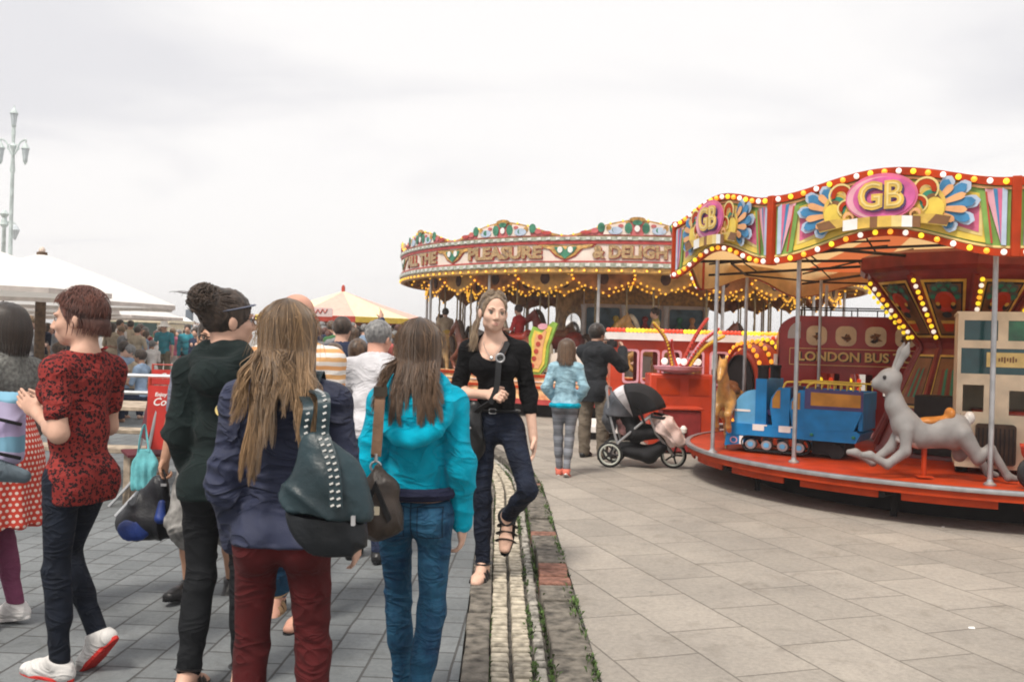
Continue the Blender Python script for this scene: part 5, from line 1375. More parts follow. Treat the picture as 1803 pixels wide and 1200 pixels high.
bd_.build('bead_row', mat('silvered bead', (0.62, 0.62, 0.58), 0.35, 0.2, 20), crest, smooth=False)
# roof tilt above
b = MB(); b.lathe([(GR - 0.04, gz(3.46)), (4.0, gz(3.62)), (2.0, gz(3.95)), (0.2, gz(4.25)), (0.0, gz(4.26))], n=52); o = b.build('canopy', mat('white tilt', (0.80, 0.77, 0.75), 0.8, 0.05, 3), ga, sharp=10)
# soffit with radial beams, bulbs and drop panels
b = MB(); b.lathe([(GR - 0.065, gz(2.95)), (4.6, gz(3.15)), (1.5, gz(3.05))], n=52); b.build('soffit', g_soff, ga)
bm2 = MB(); bl = MB(); dp = MB()
for k in range(26):
    a = A0 + k * PAN / 2
    p0, p1 = gp(1.6, a, 2.72), gp(GR - 0.10, a, 2.86)
    bm2.tube([p0, p1], 0.045, 4)
    if math.sin(R(a)) < 0.55:
        for i in range(16):
            t = (i + 0.5) / 16; bl.ball(p0.lerp(p1, t) + Vector((0, 0, -0.05)), 0.026, 6)
    for r_ in (4.9, 3.9):     # round-bottomed drop boards between beams
        n_ = 10; vs = []
        for i in range(n_ + 1):
            u = i / n_; aa = a + PAN / 2 * u; z = 2.70 - 0.20 * math.sin(PI * u) ** 0.8 - (0.07 if abs(u - 0.5) < 0.06 else 0)
            vs += [gp(r_, aa, 3.0), gp(r_, aa, z)]
            if math.sin(R(a)) < 0.6: bl.ball(gp(r_ + 0.03, aa, z + 0.03), 0.024, 6)
        dp.add(vs, [(2 * i, 2 * i + 1, 2 * i + 3, 2 * i + 2) for i in range(n_)], k % 2)
        am = a + PAN / 4; c = gp(r_ + 0.02, am, 2.76)
        dp.add([gp(r_ + 0.02, am + math.degrees(0.10 * math.cos(2 * PI * i / 12) / r_), 2.74 + 0.12 * math.sin(2 * PI * i / 12)) for i in range(12)], [tuple(range(12))], 2)
bm2.build('radial_beam', g_gilt, ga); tag(bl.build('bulb_string', [g_bulb], ga), kind='stuff')
o = dp.build('drop_board', [g_soff, g_inn, g_dbr], ga, smooth=False); s_ = o.modifiers.new('thickness', 'SOLIDIFY'); s_.thickness = 0.015
# platform, steps
b = MB(); b.lathe([(0, gz(0.62)), (4.95, gz(0.62)), (4.95, gz(0.50)), (0, gz(0.50))], n=72); b.build('platform', m_brown, ga, sharp=30)
b = MB(); b.lathe([(5.10, gz(0.27)), (5.25, gz(0.27)), (5.25, gz(0.86)), (5.10, gz(0.86)), (5.10, gz(0.27))], n=72); fa = b.build('fascia', mat('fascia cream floral', (0.66, 0.45, 0.22), 0.5, 0.5, 6, var2=(0.50, 0.10, 0.05)), ga, sharp=30)
for z, h, m in ((0.82, 0.06, m_ored), (0.60, 0.05, m_ored), (0.32, 0.10, g_red), (0.71, 0.014, m_white)):
    b = MB(); b.lathe([(5.252, gz(z - h / 2)), (5.275, gz(z - h / 2)), (5.275, gz(z + h / 2)), (5.252, gz(z + h / 2))], n=72); b.build('fascia_band', m, fa, sharp=30)
b = MB(); b.lathe([(4.9, 0.003), (4.9, gz(0.52))], n=48); b.build('underframe', m_dark, ga)
# organ front and centre drum
b = MB(); b.lathe([(1.75, gz(0.6)), (1.75, gz(2.75)), (1.6, gz(3.05))], n=26); b.build('centre_drum', mat('centre ochre', (0.50, 0.33, 0.15), 0.5, 0.5, 5, var2=(0.22, 0.10, 0.04)), ga)
OG = thing('x', None, None) if False else None
of = MB(); oy = -1.95
of.box((0.15, oy + 0.2, gz(1.7)), (2.7, 0.4, 2.25), 0); 
og = of.build('organ_front', g_cream, ga, bevel=0.02)
b = MB(); b.prism([(-1.2, 2.36), (1.5, 2.36), (1.5, 2.66)] + arc(0.15, 2.66, 1.35, 0.20, 0, 180, 14)[1:] , oy - 0.03, oy + 0.02); 
for x in (-0.6, 0.15, 0.9): b.prism(disc(x, 2.55, 0.26, 0.10), oy - 0.05, oy - 0.031)
b.build('pelmet', g_gilt, og, smooth=False)
for x in (-0.78, 0.15, 1.08):
    b = MB(); b.prism(rrect(x - 0.37, x + 0.37, 1.55, 2.28, 0.05), oy - 0.025, oy - 0.001); b.build('blue_panel', mat('slate blue panel', (0.10, 0.17, 0.22), 0.6, 0.3, 5), og, smooth=False)
for x in (-1.22, -0.32, 0.62, 1.52):
    b = MB(); b.lathe([(0.06, gz(0.7)), (0.05, gz(0.9)), (0.045, gz(2.2)), (0.07, gz(2.36))], (x, oy - 0.06, 0), 12); b.build('column', m_white, og)
for i, (x, c) in enumerate(((-0.50, m_yel), (0.15, g_red), (0.92, g_grn), (1.20, m_peach))):
    S = SDF(0.03); S.chain([(x, oy - 0.1, 1.45), (x, oy - 0.1, 1.75), (x, oy - 0.1, 1.93)], [0.12, 0.14, 0.05]); S.ell((x, oy - 0.1, 2.04), 0.07); S.cone((x, oy - 0.1, 1.86), (x - 0.22, oy - 0.2, 1.70), 0.05, 0.04); S.mesh('organ_figure', c, og, 0.02)
b = MB(); m1, m2 = gp(1.82, -140, 1.0), gp(1.82, -140, 1.0)
t_ = Matrix.Rotation(R(-140 + 90), 3, 'Z')
for i, (rx, rz3, d, m) in enumerate(((0.36, 0.56, 0.0, 0), (0.25, 0.42, 0.02, 1))):
    pts = [(-rx, -rz3)] + [(rx, -rz3)] + [(rx * math.cos(R(q)), rz3 * 0.5 + rz3 * 0.6 * math.sin(R(q))) for q in range(0, 181, 15)]
    vs = [t_ @ Vector((x, -1.80 - d, 0)) + Vector((0, 0, gz(1.72 + z))) for x, z in pts]
    b.add(vs + [v + t_ @ Vector((0, 0.02, 0)) for v in vs], [tuple(range(len(pts))), tuple(range(2 * len(pts) - 1, len(pts) - 1, -1))], m)
b.build('mirror', [g_gilt, mat('mirror glass', (0.8, 0.8, 0.8), 0.05, 0, metal=1.0)], ga, smooth=False)
# upright posts
for i in range(13):
    a = A0 + i * PAN + 6
    b = MB(); b.tube([gp(5.0, a, 0.62), gp(5.0, a, 2.86)], 0.032, 10); b.build('post', mat('pale steel', (0.55, 0.54, 0.53), 0.35, 0.15, 9, metal=0.5), ga)
# chariot with its carved end board
ch = thing('carousel_chariot', 'cream carousel chariot with a carved green and gold end board', 'chariot', (GC.x + 5.05 * math.cos(R(-116)), GC.y + 5.05 * math.sin(R(-116)), 0.62), R(-116 + 90))
b = MB(); b.prism([(-0.9, 0.28), (0.9, 0.28), (1.0, 0.85), (0.2, 0.62), (-0.55, 0.66), (-1.05, 0.95)], -0.10, 0.10); b.box((0, 0.35, 0.32), (1.6, 0.6, 0.08)); b.build('body', g_cream, ch, bevel=0.02)
b = MB(); q = [(-0.40, 0.22), (0.05, 0.22), (0.20, 0.40), (0.24, 0.80), (0.40, 1.22), (0.30, 1.26), (0.10, 1.10), (-0.12, 1.16), (-0.20, 0.95), (-0.16, 0.55)]
b.prism(q, -0.20, -0.14, 0); b.prism([(x * 0.72 + 0.01, z * 0.86 + 0.09) for x, z in q], -0.215, -0.2005, 1); b.prism([(x * 0.42 + 0.02, z * 0.72 + 0.19) for x, z in q], -0.225, -0.2155, 2)
for i in range(5): b.prism(disc(-0.02 + 0.05 * (i - 2) * 0.8, 0.40 + 0.14 * i, 0.05, 0.05, 10), -0.235, -0.2255, 3)
b.prism(disc(0.10, 1.16, 0.10, 0.06), -0.225, -0.14, 4)
b.build('end_board', [mat('lime green', (0.24, 0.40, 0.06), 0.5, 0.2), m_yel, m_peach, m_red, m_lpink], ch, smooth=False)
# horses on their twisted poles, and their riders
m_bay = mat('bay horse', (0.20, 0.06, 0.03), 0.4, 0.2, coat=0.2); m_dun = mat('dun horse', (0.50, 0.30, 0.12), 0.4, 0.2, coat=0.2); m_chest = mat('chestnut horse', (0.28, 0.045, 0.03), 0.4, 0.2, coat=0.2); m_grh = mat('grey horse', (0.40, 0.38, 0.37), 0.4, 0.2, coat=0.2); m_dmane = mat('dark mane', (0.07, 0.04, 0.025), 0.7, 0.2); m_cm = mat('cream mane', (0.5, 0.42, 0.30), 0.7, 0.2)
HG = 'horses on the big carousel'
hspec = [(-163, 4.55, 1.30, m_dun, m_dmane, 'dun carousel horse behind the walking woman in black, near its left edge'), (-171, 3.7, 1.05, m_grh, m_cm, 'grey carousel horse at the far left of the big carousel'),
    (-178, 4.6, 1.15, m_bay, m_dmane, 'bay carousel horse at the outer left edge of the big carousel'), (-143, 4.6, 1.15, m_bay, m_dmane, 'dark bay carousel horse right behind the head of the woman in black'), (-126, 4.55, 1.32, m_bay, m_cm, 'bay carousel horse showing its rump left of the green carved board'),
    (-119, 3.8, 1.40, m_chest, m_dmane, 'bright chestnut carousel horse above the green carved board'), (-90, 4.5, 1.30, m_gh, m_cm, 'golden cream carousel horse before the left blue organ panel'), (-62, 4.5, 1.2, m_bay, m_dmane, 'bay carousel horse before the right end of the organ front'),
    (-40, 4.5, 1.15, m_dun, m_cm, 'dun carousel horse at the right of the organ, seen between the poles'), (160, 4.4, 1.1, m_grh, m_dmane, 'grey carousel horse on the far side seen against the sky'), (125, 4.4, 1.2, m_bay, m_dmane, 'bay carousel horse on the far side of the big carousel')]
for a, r, z, cm, mm, lab in hspec:
    p = GC + Vector((r * math.cos(R(a)), r * math.sin(R(a)), z + 0.12))
    horse(lab, p, R(a - 90), cm, (m_red, m_brs, m_gold)[int(a) % 3], mm, HG, 0.92, pole=((0.50 - z) / 0.92, (2.74 - z) / 0.92))
# extra brass poles
po = MB()
for i in range(34):
    a, r = -175 + i * 11.1, 4.2 if i % 2 else 3.4
    q = MB(); q.tube([gp(r, a, 0.62), gp(r, a, 2.72)], 0.02, 6); q.build('pole', mat('twisted brass', (0.30, 0.22, 0.12), 0.35, 0.3, 30, metal=0.6), ga)

# ------------------------------------------------------------------ red tram ride with its bulb-lined arms and barrel of lights
tr = thing('tram_ride', 'orange red open tram ride with a white roof edge and rounded windows behind the pram', 'fairground ride', (2.78, 14.2, PZ), R(-3))
t_red = mat('tram red', (0.50, 0.05, 0.016), 0.4, 0.14, 4, coat=0.2)
b = MB(); wx = [(-1.05, -0.84), (-0.78, -0.53), (-0.46, -0.20), (-0.10, 0.14), (0.26, 0.50), (0.62, 0.86)]
wall_with_holes(b, (-1.25, 1.25, 0.30, 1.52), [(x0, x1, 0.88, 1.36) for x0, x1 in wx], -0.42, -0.38); wall_with_holes(b, (-1.25, 1.25, 0.30, 1.52), [(x0, x1, 0.88, 1.36) for x0, x1 in wx], 0.38, 0.42)
for x in (-1.235, 1.235): b.box((x, 0, 0.91), (0.03, 0.755, 1.215))
b.box((0, 0, 0.34), (2.4, 0.75, 0.06)); b.build('body', t_red, tr)
for x0, x1 in wx:
    b = MB(); o_ = rrect(x0 - 0.02, x1 + 0.02, 0.86, 1.38, 0.05); i_ = rrect(x0 + 0.012, x1 - 0.012, 0.892, 1.348, 0.045); k = len(o_)
    vs = [(x, -0.425, z) for x, z in o_] + [(x, -0.425, z) for x, z in i_] + [(x, -0.44, z) for x, z in o_] + [(x, -0.44, z) for x, z in i_]
    b.add(vs, [(j + 2 * k, (j + 1) % k + 2 * k, (j + 1) % k + 3 * k, j + 3 * k) for j in range(k)] + [(j, (j + 1) % k, (j + 1) % k + 2 * k, j + 2 * k)[::-1] for j in range(k)] + [(j + k, (j + 1) % k + k, (j + 1) % k + 3 * k, j + 3 * k) for j in range(k)]); b.build('window_frame', m_lpink, tr, smooth=False)
for x in (-0.7, 0.0, 0.7):
    b = MB(); b.box((x, 0.1, 0.62), (0.36, 0.5, 0.10)); b.box((x + 0.16, 0.1, 0.88), (0.06, 0.5, 0.50)); b.build('seat', m_peach, tr, bevel=0.02)
b = MB(); b.prism(rrect(-1.34, 1.34, 1.522, 1.63, 0.04), -0.52, 0.52); b.build('roof', m_white, tr, bevel=0.02)
bl = MB()
for i in range(46): bl.ball((-1.30 + 2.6 * i / 45, -0.49, 1.665), 0.034, 8, (i // 5) % 3)
tag(bl.build('bulb_string', [m_br, m_by, m_bo], tr), kind='stuff')
b = MB(); b.box((0.0, 0.1, 0.16), (3.4, 1.5, 0.10)); b.build('stage', m_white, tr, bevel=0.01)
b = MB(); b.box((0, 0.1, 0.05), (3.2, 1.3, 0.10)); b.build('stage_base', m_dark, tr)
b = MB(); b.box((0, -0.43, 0.60), (2.46, 0.02, 0.025)); b.box((0, -0.43, 0.38), (2.46, 0.02, 0.06)); b.build('lining', m_dred, tr, smooth=False)
m_byd = mat('unlit yellow bulb', (0.75, 0.48, 0.05), 0.3, 0); m_brd = mat('unlit red bulb', (0.60, 0.06, 0.04), 0.3, 0)
sp_ = thing('light_spray', 'fan of bulb-lined red and yellow arms spreading from a pink base before the tram', 'fairground ride', (2.42, 13.2, PZ))
b = MB(); b.box((0.05, 0.1, 0.52), (0.95, 0.5, 1.04)); b.build('base', t_red, sp_, bevel=0.02)
b = MB(); b.box((-0.16, -0.155, 0.86), (0.34, 0.008, 0.24)); b.box((0.28, -0.155, 0.86), (0.30, 0.008, 0.24)); b.build('painted_panel', m_ored, sp_, smooth=False)
b = MB(); b.lathe([(0.10, 1.04), (0.34, 1.10), (0.36, 1.15), (0.0, 1.17)], n=18); b.build('dish', m_lpink, sp_)
for i in range(5):
    b = MB(); a = R(-20 + 55 * i - 120); b.ball((0.30 * math.cos(a), 0.30 * math.sin(a), 1.22), 0.05, 10); b.build('lamp', m_bw, sp_)
for i, (ex, ez, m, bm3) in enumerate(((-0.42, 1.76, m_red, m_by), (-0.16, 1.52, m_lpink, m_br), (0.34, 1.84, m_red, m_br), (0.50, 1.70, m_lpink, m_br), (0.58, 1.60, m_yel, m_by))):
    mid = (ex * 0.55, -0.25, 1.16 + (ez - 1.16) * 0.62) if i != 1 else (-0.14, -0.2, 1.42)
    P = spline([(0.06 * (i - 2), -0.2, 1.15), mid, (ex, -0.3, ez)], 9); b = MB(); b.tube(P, 0.028, 8); arm = b.build('arm', m, sp_)
    q = MB()
    for p in P[1::1]:
        q.ball((p.x, p.y - 0.04, p.z), 0.019, 6)
    tag(q.build('bulb_string', {m_by: m_byd, m_br: m_brd}[bm3], arm), kind='stuff')
ba = thing('barrel_ride', 'red barrel shaped ride ringed by hoops of red, amber and yellow bulbs', 'fairground ride', (3.86, 12.6, PZ), R(14))
b = MB(); prof = [(0.0, -0.75), (0.44, -0.75), (0.55, -0.6), (0.62, 0.0), (0.57, 0.6), (0.42, 0.8), (0, 0.8)]
b.lathe(prof, n=32); o = b.build('barrel', t_red, ba); o.rotation_euler = (0, R(90), 0); o.location = (0, 0, 0.95)
b = MB(); b.lathe([(0.38, -0.757), (0.0, -0.757)], n=24); b.lathe([(0.38, -0.757), (0.40, -0.757), (0.40, -0.79), (0.38, -0.79)], n=24); o = b.build('mouth', m_dark, ba); o.rotation_euler = (0, R(90), 0); o.location = (0, 0, 0.95)
b = MB(); b.box((0, 0, 0.25), (1.3, 0.8, 0.5)); b.build('stand', m_dred, ba, bevel=0.03)
for i in range(10):
    x = -0.72 + 0.16 * i; r = 0.50 + 0.12 * math.sin(PI * (i + 0.6) / 10.5); m = (m_bo, m_bo, m_by, m_br, m_bo, m_by, m_br, m_bo, m_by, m_br)[i]
    h = MB(); h.tube([(x, r * math.cos(R(q)), 0.95 + r * math.sin(R(q))) for q in range(0, 360, 12)], 0.025, 6, close=True); ho = h.build('hoop', (m_red, m_brown, m_dred)[i % 3], ba)
    q = MB()
    for j in range(30): a = R(j * 12 + 3); q.ball((x - 0.01, (r + 0.03) * math.cos(a), 0.95 + (r + 0.03) * math.sin(a)), 0.034, 6)
    tag(q.build('bulb_string', m, ho), kind='stuff')
tk = thing('ticket_box', 'dark red ticket box with a small white lamp in front of the tram', 'ticket box', (2.30, 12.35, PZ))
b = MB(); b.box((0, 0, 0.30), (0.52, 0.4, 0.56)); b.build('box', mat('box red', (0.27, 0.03, 0.03), 0.5, 0.15), tk, bevel=0.015)
b = MB(); b.box((0, 0, 0.60), (0.58, 0.46, 0.03)); b.build('lid', t_red, tk, bevel=0.006)
b = MB(); b.lathe([(0.02, 0), (0.015, 0.12), (0.045, 0.13), (0.05, 0.18), (0.02, 0.22), (0, 0.22)], (0.02, -0.22, 0.16), 10); b.build('lamp', m_white, tk)

# ------------------------------------------------------------------ promenade, parasols, kiosk, tent, lamp, cafe furniture
m_wood = mat('brown pole wood', (0.13, 0.075, 0.04), 0.7, 0.3, 14); m_canv = mat('white canvas', (0.82, 0.80, 0.77), 0.85, 0.05, 3); m_hem = mat('canvas hem', (0.62, 0.55, 0.50), 0.85, 0.1)
m_thin = thin_canvas('thin white canvas', (0.92, 0.90, 0.87), 0.38)
def parasol(label, cx_, cy_, rad, zedge, zapex, n=8, rot=0.0, cat='parasol', pole=0.06, group='white cafe parasols'):
    t = thing('parasol', label, cat, (cx_, cy_, 0), R(rot), group)
    b = MB(); m_ = 6
    for i in range(n):
        a0, a1 = 2 * PI * i / n, 2 * PI * (i + 1) / n
        for j in range(m_):
            f0, f1 = j / m_, (j + 1) / m_
            zf = lambda f: zapex + (zedge - zapex) * (0.9 * f + 0.1 * f * f)
            q = [(rad * f * math.cos(a), rad * f * math.sin(a), zf(f)) for f in (f0, f1) for a in (a0, a1)]
            b.add(q, [(0, 2, 3, 1)])
    c = b.build('canopy', m_thin, t, smooth=False)
    b = MB()
    for i in range(n):
        a0, a1 = 2 * PI * i / n, 2 * PI * (i + 1) / n
        p, q = V((rad * math.cos(a0), rad * math.sin(a0), zedge)), V((rad * math.cos(a1), rad * math.sin(a1), zedge)); dz = V((0, 0, -0.075)); 
        b.add([p, q, q + dz, p.lerp(q, .5) + dz * 0.8, p + dz], [(0, 1, 2, 3, 4)])
    v = b.build('valance', m_hem, c, smooth=False)
    b = MB(); b.tube([(0, 0, 0.0), (0, 0, zapex + 0.02)], pole, 10); b.build('pole', m_wood, t)
    b = MB(); b.ball((0, 0, zapex + 0.05), 0.055, 10, sc=(1, 1, 1.2)); b.build('finial', mat('finial tan', (0.62, 0.52, 0.45), 0.7, 0.1), t)
    b = MB()
    for i in range(n): a = 2 * PI * i / n; b.tube([(0.05 * math.cos(a), 0.05 * math.sin(a), zapex - 0.08), (rad * 0.97 * math.cos(a), rad * 0.97 * math.sin(a), zedge - 0.02)], 0.014, 5)
    b.build('ribs', m_wood, t); b = MB(); b.lathe([(0.34, 0.001), (0.34, 0.06), (0.10, 0.10), (0.09, 0.3)], n=18, cap=True); b.build('base', m_black, t)
V = Vector
pa_ = at(-35, 430, 13.5); parasol('nearest white parasol, its wide canopy cut off by the left edge', pa_.x, 13.5, 1.85, 2.02, pa_.z, 8, 12)
pa_ = at(74, 446, 15.5); parasol('white parasol with a small round finial on a stout brown pole', pa_.x, 15.5, 2.30, 1.92, pa_.z, 8, 0, pole=0.085)
for px_, Y, rad, ze, za, rt, lab in ((120, 24, 2.9, 1.88, 2.75, 10, 'low white parasol beyond the brown pole, reaching furthest right'), (10, 21, 2.6, 1.95, 2.75, 0, 'white parasol behind the nearest one at the left edge'), (60, 31, 3.0, 1.95, 3.0, 20, 'far white parasol seen under the front canopies')):
    p = at(px_, 560, Y); parasol(lab, p.x, Y, rad, ze, za, 8, rt)
# lamp standard
p = at(14, 590, 30); lp = thing('street_lamp', 'tall pale green ornate iron lamp standard at the left edge', 'street lamp', (p.x, 30, 0)); lp.scale = (0.66, 0.66, 1.0)
m_lamp = mat('pale green iron', (0.48, 0.55, 0.54), 0.5, 0.15, 6)
b = MB(); b.lathe([(0.30, 0), (0.26, 0.5), (0.16, 0.7), (0.13, 1.2), (0.11, 3.0), (0.14, 3.05), (0.10, 3.2), (0.085, 6.6), (0.13, 6.7), (0.10, 6.85), (0.07, 7.3), (0.16, 7.5), (0.07, 7.6), (0.10, 8.0), (0.05, 8.2)], n=14); b.build('column', m_lamp, lp)
b = MB()
for sg in (-1, 1):
    b.tube(spline([(0, 0, 7.15), (sg * 0.18, 0, 7.35), (sg * 0.35, 0, 7.62), (sg * 0.62, 0, 7.72), (sg * 0.62, 0, 7.6)], 6), 0.035, 6)
    b.tube(spline([(0, 0, 7.45), (sg * 0.2, 0, 7.55), (sg * 0.3, 0, 7.42), (sg * 0.2, 0, 7.36)], 5), 0.02, 5)
b.build('bracket', m_lamp, lp)
m_gls = mat('lamp glass', (0.50, 0.55, 0.58), 0.15, 0.1)
for x, z0 in ((-0.62, 6.95), (0.62, 6.95), (0, 8.1)):
    b = MB(); b.lathe([(0.02, 0.0), (0.10, 0.08), (0.17, 0.46)], (x, 0, z0), 8); lan = b.build('lantern', m_gls, lp, smooth=False)
    b = MB(); b.lathe([(0.21, 0.46), (0.19, 0.50), (0.10, 0.60), (0.04, 0.66), (0.02, 0.74)], (x, 0, z0), 8); b.lathe([(0.025, -0.06), (0.11, 0.06), (0.115, 0.085), (0.02, 0.0)], (x, 0, z0), 8)
    for k in range(6): a = k * PI / 3; b.tube([(x + 0.10 * math.cos(a), 0.10 * math.sin(a), z0 + 0.08), (x + 0.18 * math.cos(a), 0.18 * math.sin(a), z0 + 0.47)], 0.012, 4)
    b.build('lantern_cap', m_lamp, lan, smooth=False)
p = at(2, 590, 46); l2 = thing('street_lamp', 'second pale lamp standard, lower in the frame behind the parasols', 'street lamp', (p.x, 46, 0))
b = MB(); b.lathe([(0.25, 0), (0.12, 1.2), (0.09, 6.6), (0.2, 6.75), (0.1, 7.1), (0.22, 7.3), (0.05, 7.5)], n=12); b.build('column', m_lamp, l2)
b = MB(); b.lathe([(0.05, 0), (0.24, 0.5), (0.12, 0.7), (0.02, 0.8)], (0.55, 0, 6.0), 8); b.build('lantern', m_gls, l2); b = MB(); b.tube(spline([(0, 0, 6.6), (0.3, 0, 6.95), (0.55, 0, 6.8)], 5), 0.04, 5); b.build('bracket', m_lamp, l2)
# raised promenade and the things standing along it
wl = thing('promenade_wall', 'long grey raised promenade wall with a railing crowded by distant people', 'wall', (-38, 84, 0))
b = MB(); b.box((0, 6, 0.45), (60, 12, 0.90)); b.box((0, 0.2, 1.12), (60, 0.3, 0.44)); b.build('wall', mat('promenade concrete', (0.40, 0.40, 0.40), 0.9, 0.15, 0.6), wl)
b = MB(); b.tube([(-30, 0.15, 1.75), (30, 0.15, 1.75)], 0.04, 5); b.tube([(-30, 0.15, 1.52), (30, 0.15, 1.52)], 0.03, 5)
for i in range(41): b.tube([(-30 + 1.5 * i, 0.15, 1.34), (-30 + 1.5 * i, 0.15, 1.76)], 0.035, 5)
b.build('railing', mat('pale green rail', (0.30, 0.36, 0.36), 0.6, 0.1), wl)
p = at(333, 575, 120); pl_ = thing('pillar', 'slim dark blue pillar standing alone against the sky', 'pillar', (p.x, 120, 0))
b = MB(); b.tube([(0, 0, 0), (0, 0, at(333, 545, 120).z)], 0.5, 12); b.build('shaft', mat('dark blue steel', (0.06, 0.09, 0.13), 0.5, 0.1), pl_); b = MB(); b.lathe([(0.9, 0), (0.9, 0.3), (0.6, 0.5)], n=12); b.build('footing', m_dark, pl_)
p = at(262, 600, 48); kb = thing('kiosk', 'cream seafront kiosk with tall windows beyond the seated crowd', 'kiosk', (p.x, 48, 0))
b = MB(); wall_with_holes(b, (-2.4, 1.0, 0, 2.05), [(-0.55, -0.25, 0.6, 1.6), (-0.05, 0.25, 0.6, 1.6), (0.42, 0.70, 0.6, 1.6)], -0.1, 0.1); b.box((-0.7, 1.6, 1.0), (3.36, 3.0, 2.0)); b.box((-0.7, 1.4, 2.12), (3.9, 3.6, 0.14)); b.build('walls', m_cream, kb)
b = MB(); b.prism([(-2.6, 2.19), (1.2, 2.19), (0.8, 2.42), (-2.2, 2.42)], -0.2, 3.2); b.build('roof', m_canv, kb)
p = at(216, 575, 42); aw = thing('awning', 'dark green awning over a stall beyond the crowd', 'awning', (p.x, 42, 0))
b = MB(); b.prism([(-1.0, 1.25), (1.05, 1.25), (1.0, 1.95), (-1.0, 1.95)], -0.1, 1.5); b.build('canopy', mat('bottle green canvas', (0.02, 0.06, 0.05), 0.8, 0.2), aw); b = MB(); b.box((0, 0.8, 0.62), (1.7, 1.2, 1.24)); b.build('counter', m_brown, aw)
# striped tent ride
p = at(603, 560, 28); te = thing('tent_ride', 'small roundabout under a pale red and yellow striped tent with a pointed top', 'roundabout', (p.x, 28, PZ))
tz = lambda z: z - PZ; ap = at(603, 512, 28).z
m_ty = mat('tent pale yellow', (0.80, 0.68, 0.42), 0.85, 0.08); m_tp = mat('tent pale pink', (0.72, 0.40, 0.33), 0.85, 0.08)
b = MB(); n = 10; rr_ = 2.75; ze = 2.08
for i in range(n):
    a0, a1 = R(-90 - 18 + 36 * i), R(-90 + 18 + 36 * i)
    for j in range(5):
        f0, f1 = j / 5, (j + 1) / 5; zf = lambda f: ap + (ze - ap) * (1.15 * f - 0.15 * f * f)
        b.add([(rr_ * f * math.cos(a), rr_ * f * math.sin(a), tz(zf(f))) for f in (f0, f1) for a in (a0, a1)], [(0, 2, 3, 1)], i % 2)
c = b.build('roof', [m_tp, m_ty], te, smooth=False); s_ = c.modifiers.new('thickness', 'SOLIDIFY'); s_.thickness = 0.01
b = MB()
for i in range(n):
    a0, a1 = R(-90 - 18 + 36 * i), R(-90 + 18 + 36 * i); q0, q1 = V((rr_ * math.cos(a0), rr_ * math.sin(a0), tz(ze))), V((rr_ * math.cos(a1), rr_ * math.sin(a1), tz(ze))); d = V((0, 0, -0.16)); b.add([q0, q1, q1 + d, q0 + d], [(0, 1, 2, 3)], i % 2)
v_ = b.build('valance', [m_red, m_yel], te, smooth=False); s_ = v_.modifiers.new('thickness', 'SOLIDIFY'); s_.thickness = 0.01
b = MB(); b.tube([(0, 0, 0), (0, 0, tz(ap + 0.12))], 0.06, 8); b.ball((0, 0, tz(ap + 0.14)), 0.05, 8); b.build('centre_pole', m_red, te)
b = MB(); b.lathe([(0.7, 0.3), (0.75, tz(1.75)), (0.9, tz(1.95))], n=10); b.build('centre_drum', mat('drum gilt', (0.45, 0.25, 0.07), 0.5, 0.4, 5, var2=(0.25, 0.04, 0.03)), te)
b = MB(); b.lathe([(0, 0.34), (2.6, 0.34), (2.6, 0.0)], n=30); b.build('platform', m_red, te, sharp=30)
for i in range(10):
    a = R(36 * i); b = MB(); b.tube([(2.5 * math.cos(a), 2.5 * math.sin(a), 0.34), (2.5 * math.cos(a), 2.5 * math.sin(a), tz(ze))], 0.03, 6); b.build('post', m_lgold, te)
sp_ = at(566, 551, 26); b = MB(); b.prism(rrect(-0.62, 0.50, -0.12, 0.12, 0.03), -0.02, 0.02, 0); b.tube(spline([(-0.40, -0.03, -0.04), (-0.34, -0.03, 0.05), (-0.30, -0.03, -0.04), (-0.24, -0.03, 0.04)], 5), 0.014, 6, 1); b.tube(spline([(-0.10 + 0.065 * i, -0.03, 0.005 * i + (0.055 if i % 2 else -0.045)) for i in range(8)], 4), 0.014, 6, 1); sg_ = b.build('sign_board', [mat('pale pink board', (0.66, 0.52, 0.50), 0.6, 0.05), m_red], te, smooth=False); sg_.location = (sp_.x - p.x, 25.1 - 28, sp_.z - PZ)

# cafe furniture between the two groups on the left
m_cok = mat('banner red', (0.48, 0.03, 0.022), 0.5, 0.1); m_alu = mat('aluminium', (0.48, 0.49, 0.50), 0.4, 0.1, metal=0.6)
def banner(label, px_, py0, py1, Y, w, lines, xo_=0.5):
    top_, bot = at(px_, py0, Y), at(px_, py1, Y); h = top_.z - bot.z
    t = thing('cafe_banner', label, 'banner', (top_.x, Y, 0), 0, 'red cafe banners')
    b = MB(); b.prism(rrect(0, w, bot.z, top_.z, 0.02), -0.012, 0.012, 0)
    for body_, sz, dz, sh_ in lines: put_text(b, body_, sz, lambda x, y, z: (w * (xo_ if body_ != 'Enjoy' else 0.22) + x, -0.013 - z, top_.z - dz + y), 1, 0.001, 0.001, sh_)
    b.build('panel', [m_cok, m_white], t, smooth=False)
    b = MB(); b.tube([(0, 0.02, 0), (0, 0.02, top_.z + 0.06), (w, 0.02, top_.z + 0.06), (w, 0.02, 0)], 0.016, 8); b.build('frame', m_red, t)
    b = MB(); b.box((0, 0.02, 0.012), (0.06, 0.4, 0.02)); b.box((w, 0.02, 0.012), (0.06, 0.4, 0.02)); b.build('feet', m_black, t)
banner('nearer red cafe banner lettered Enjoy Coca-Cola beside the man carrying the holdall', 262, 678, 790, 7.2, 0.46, [('Enjoy', 0.042, 0.07, 0.2), ('Coca-Cola', 0.085, 0.13, 0.35)], 0.48)
banner('small red cafe banner further back behind the grey rail', 268, 650, 676, 11.0, 0.62, [('Coca-Cola', 0.10, 0.08, 0.35)])
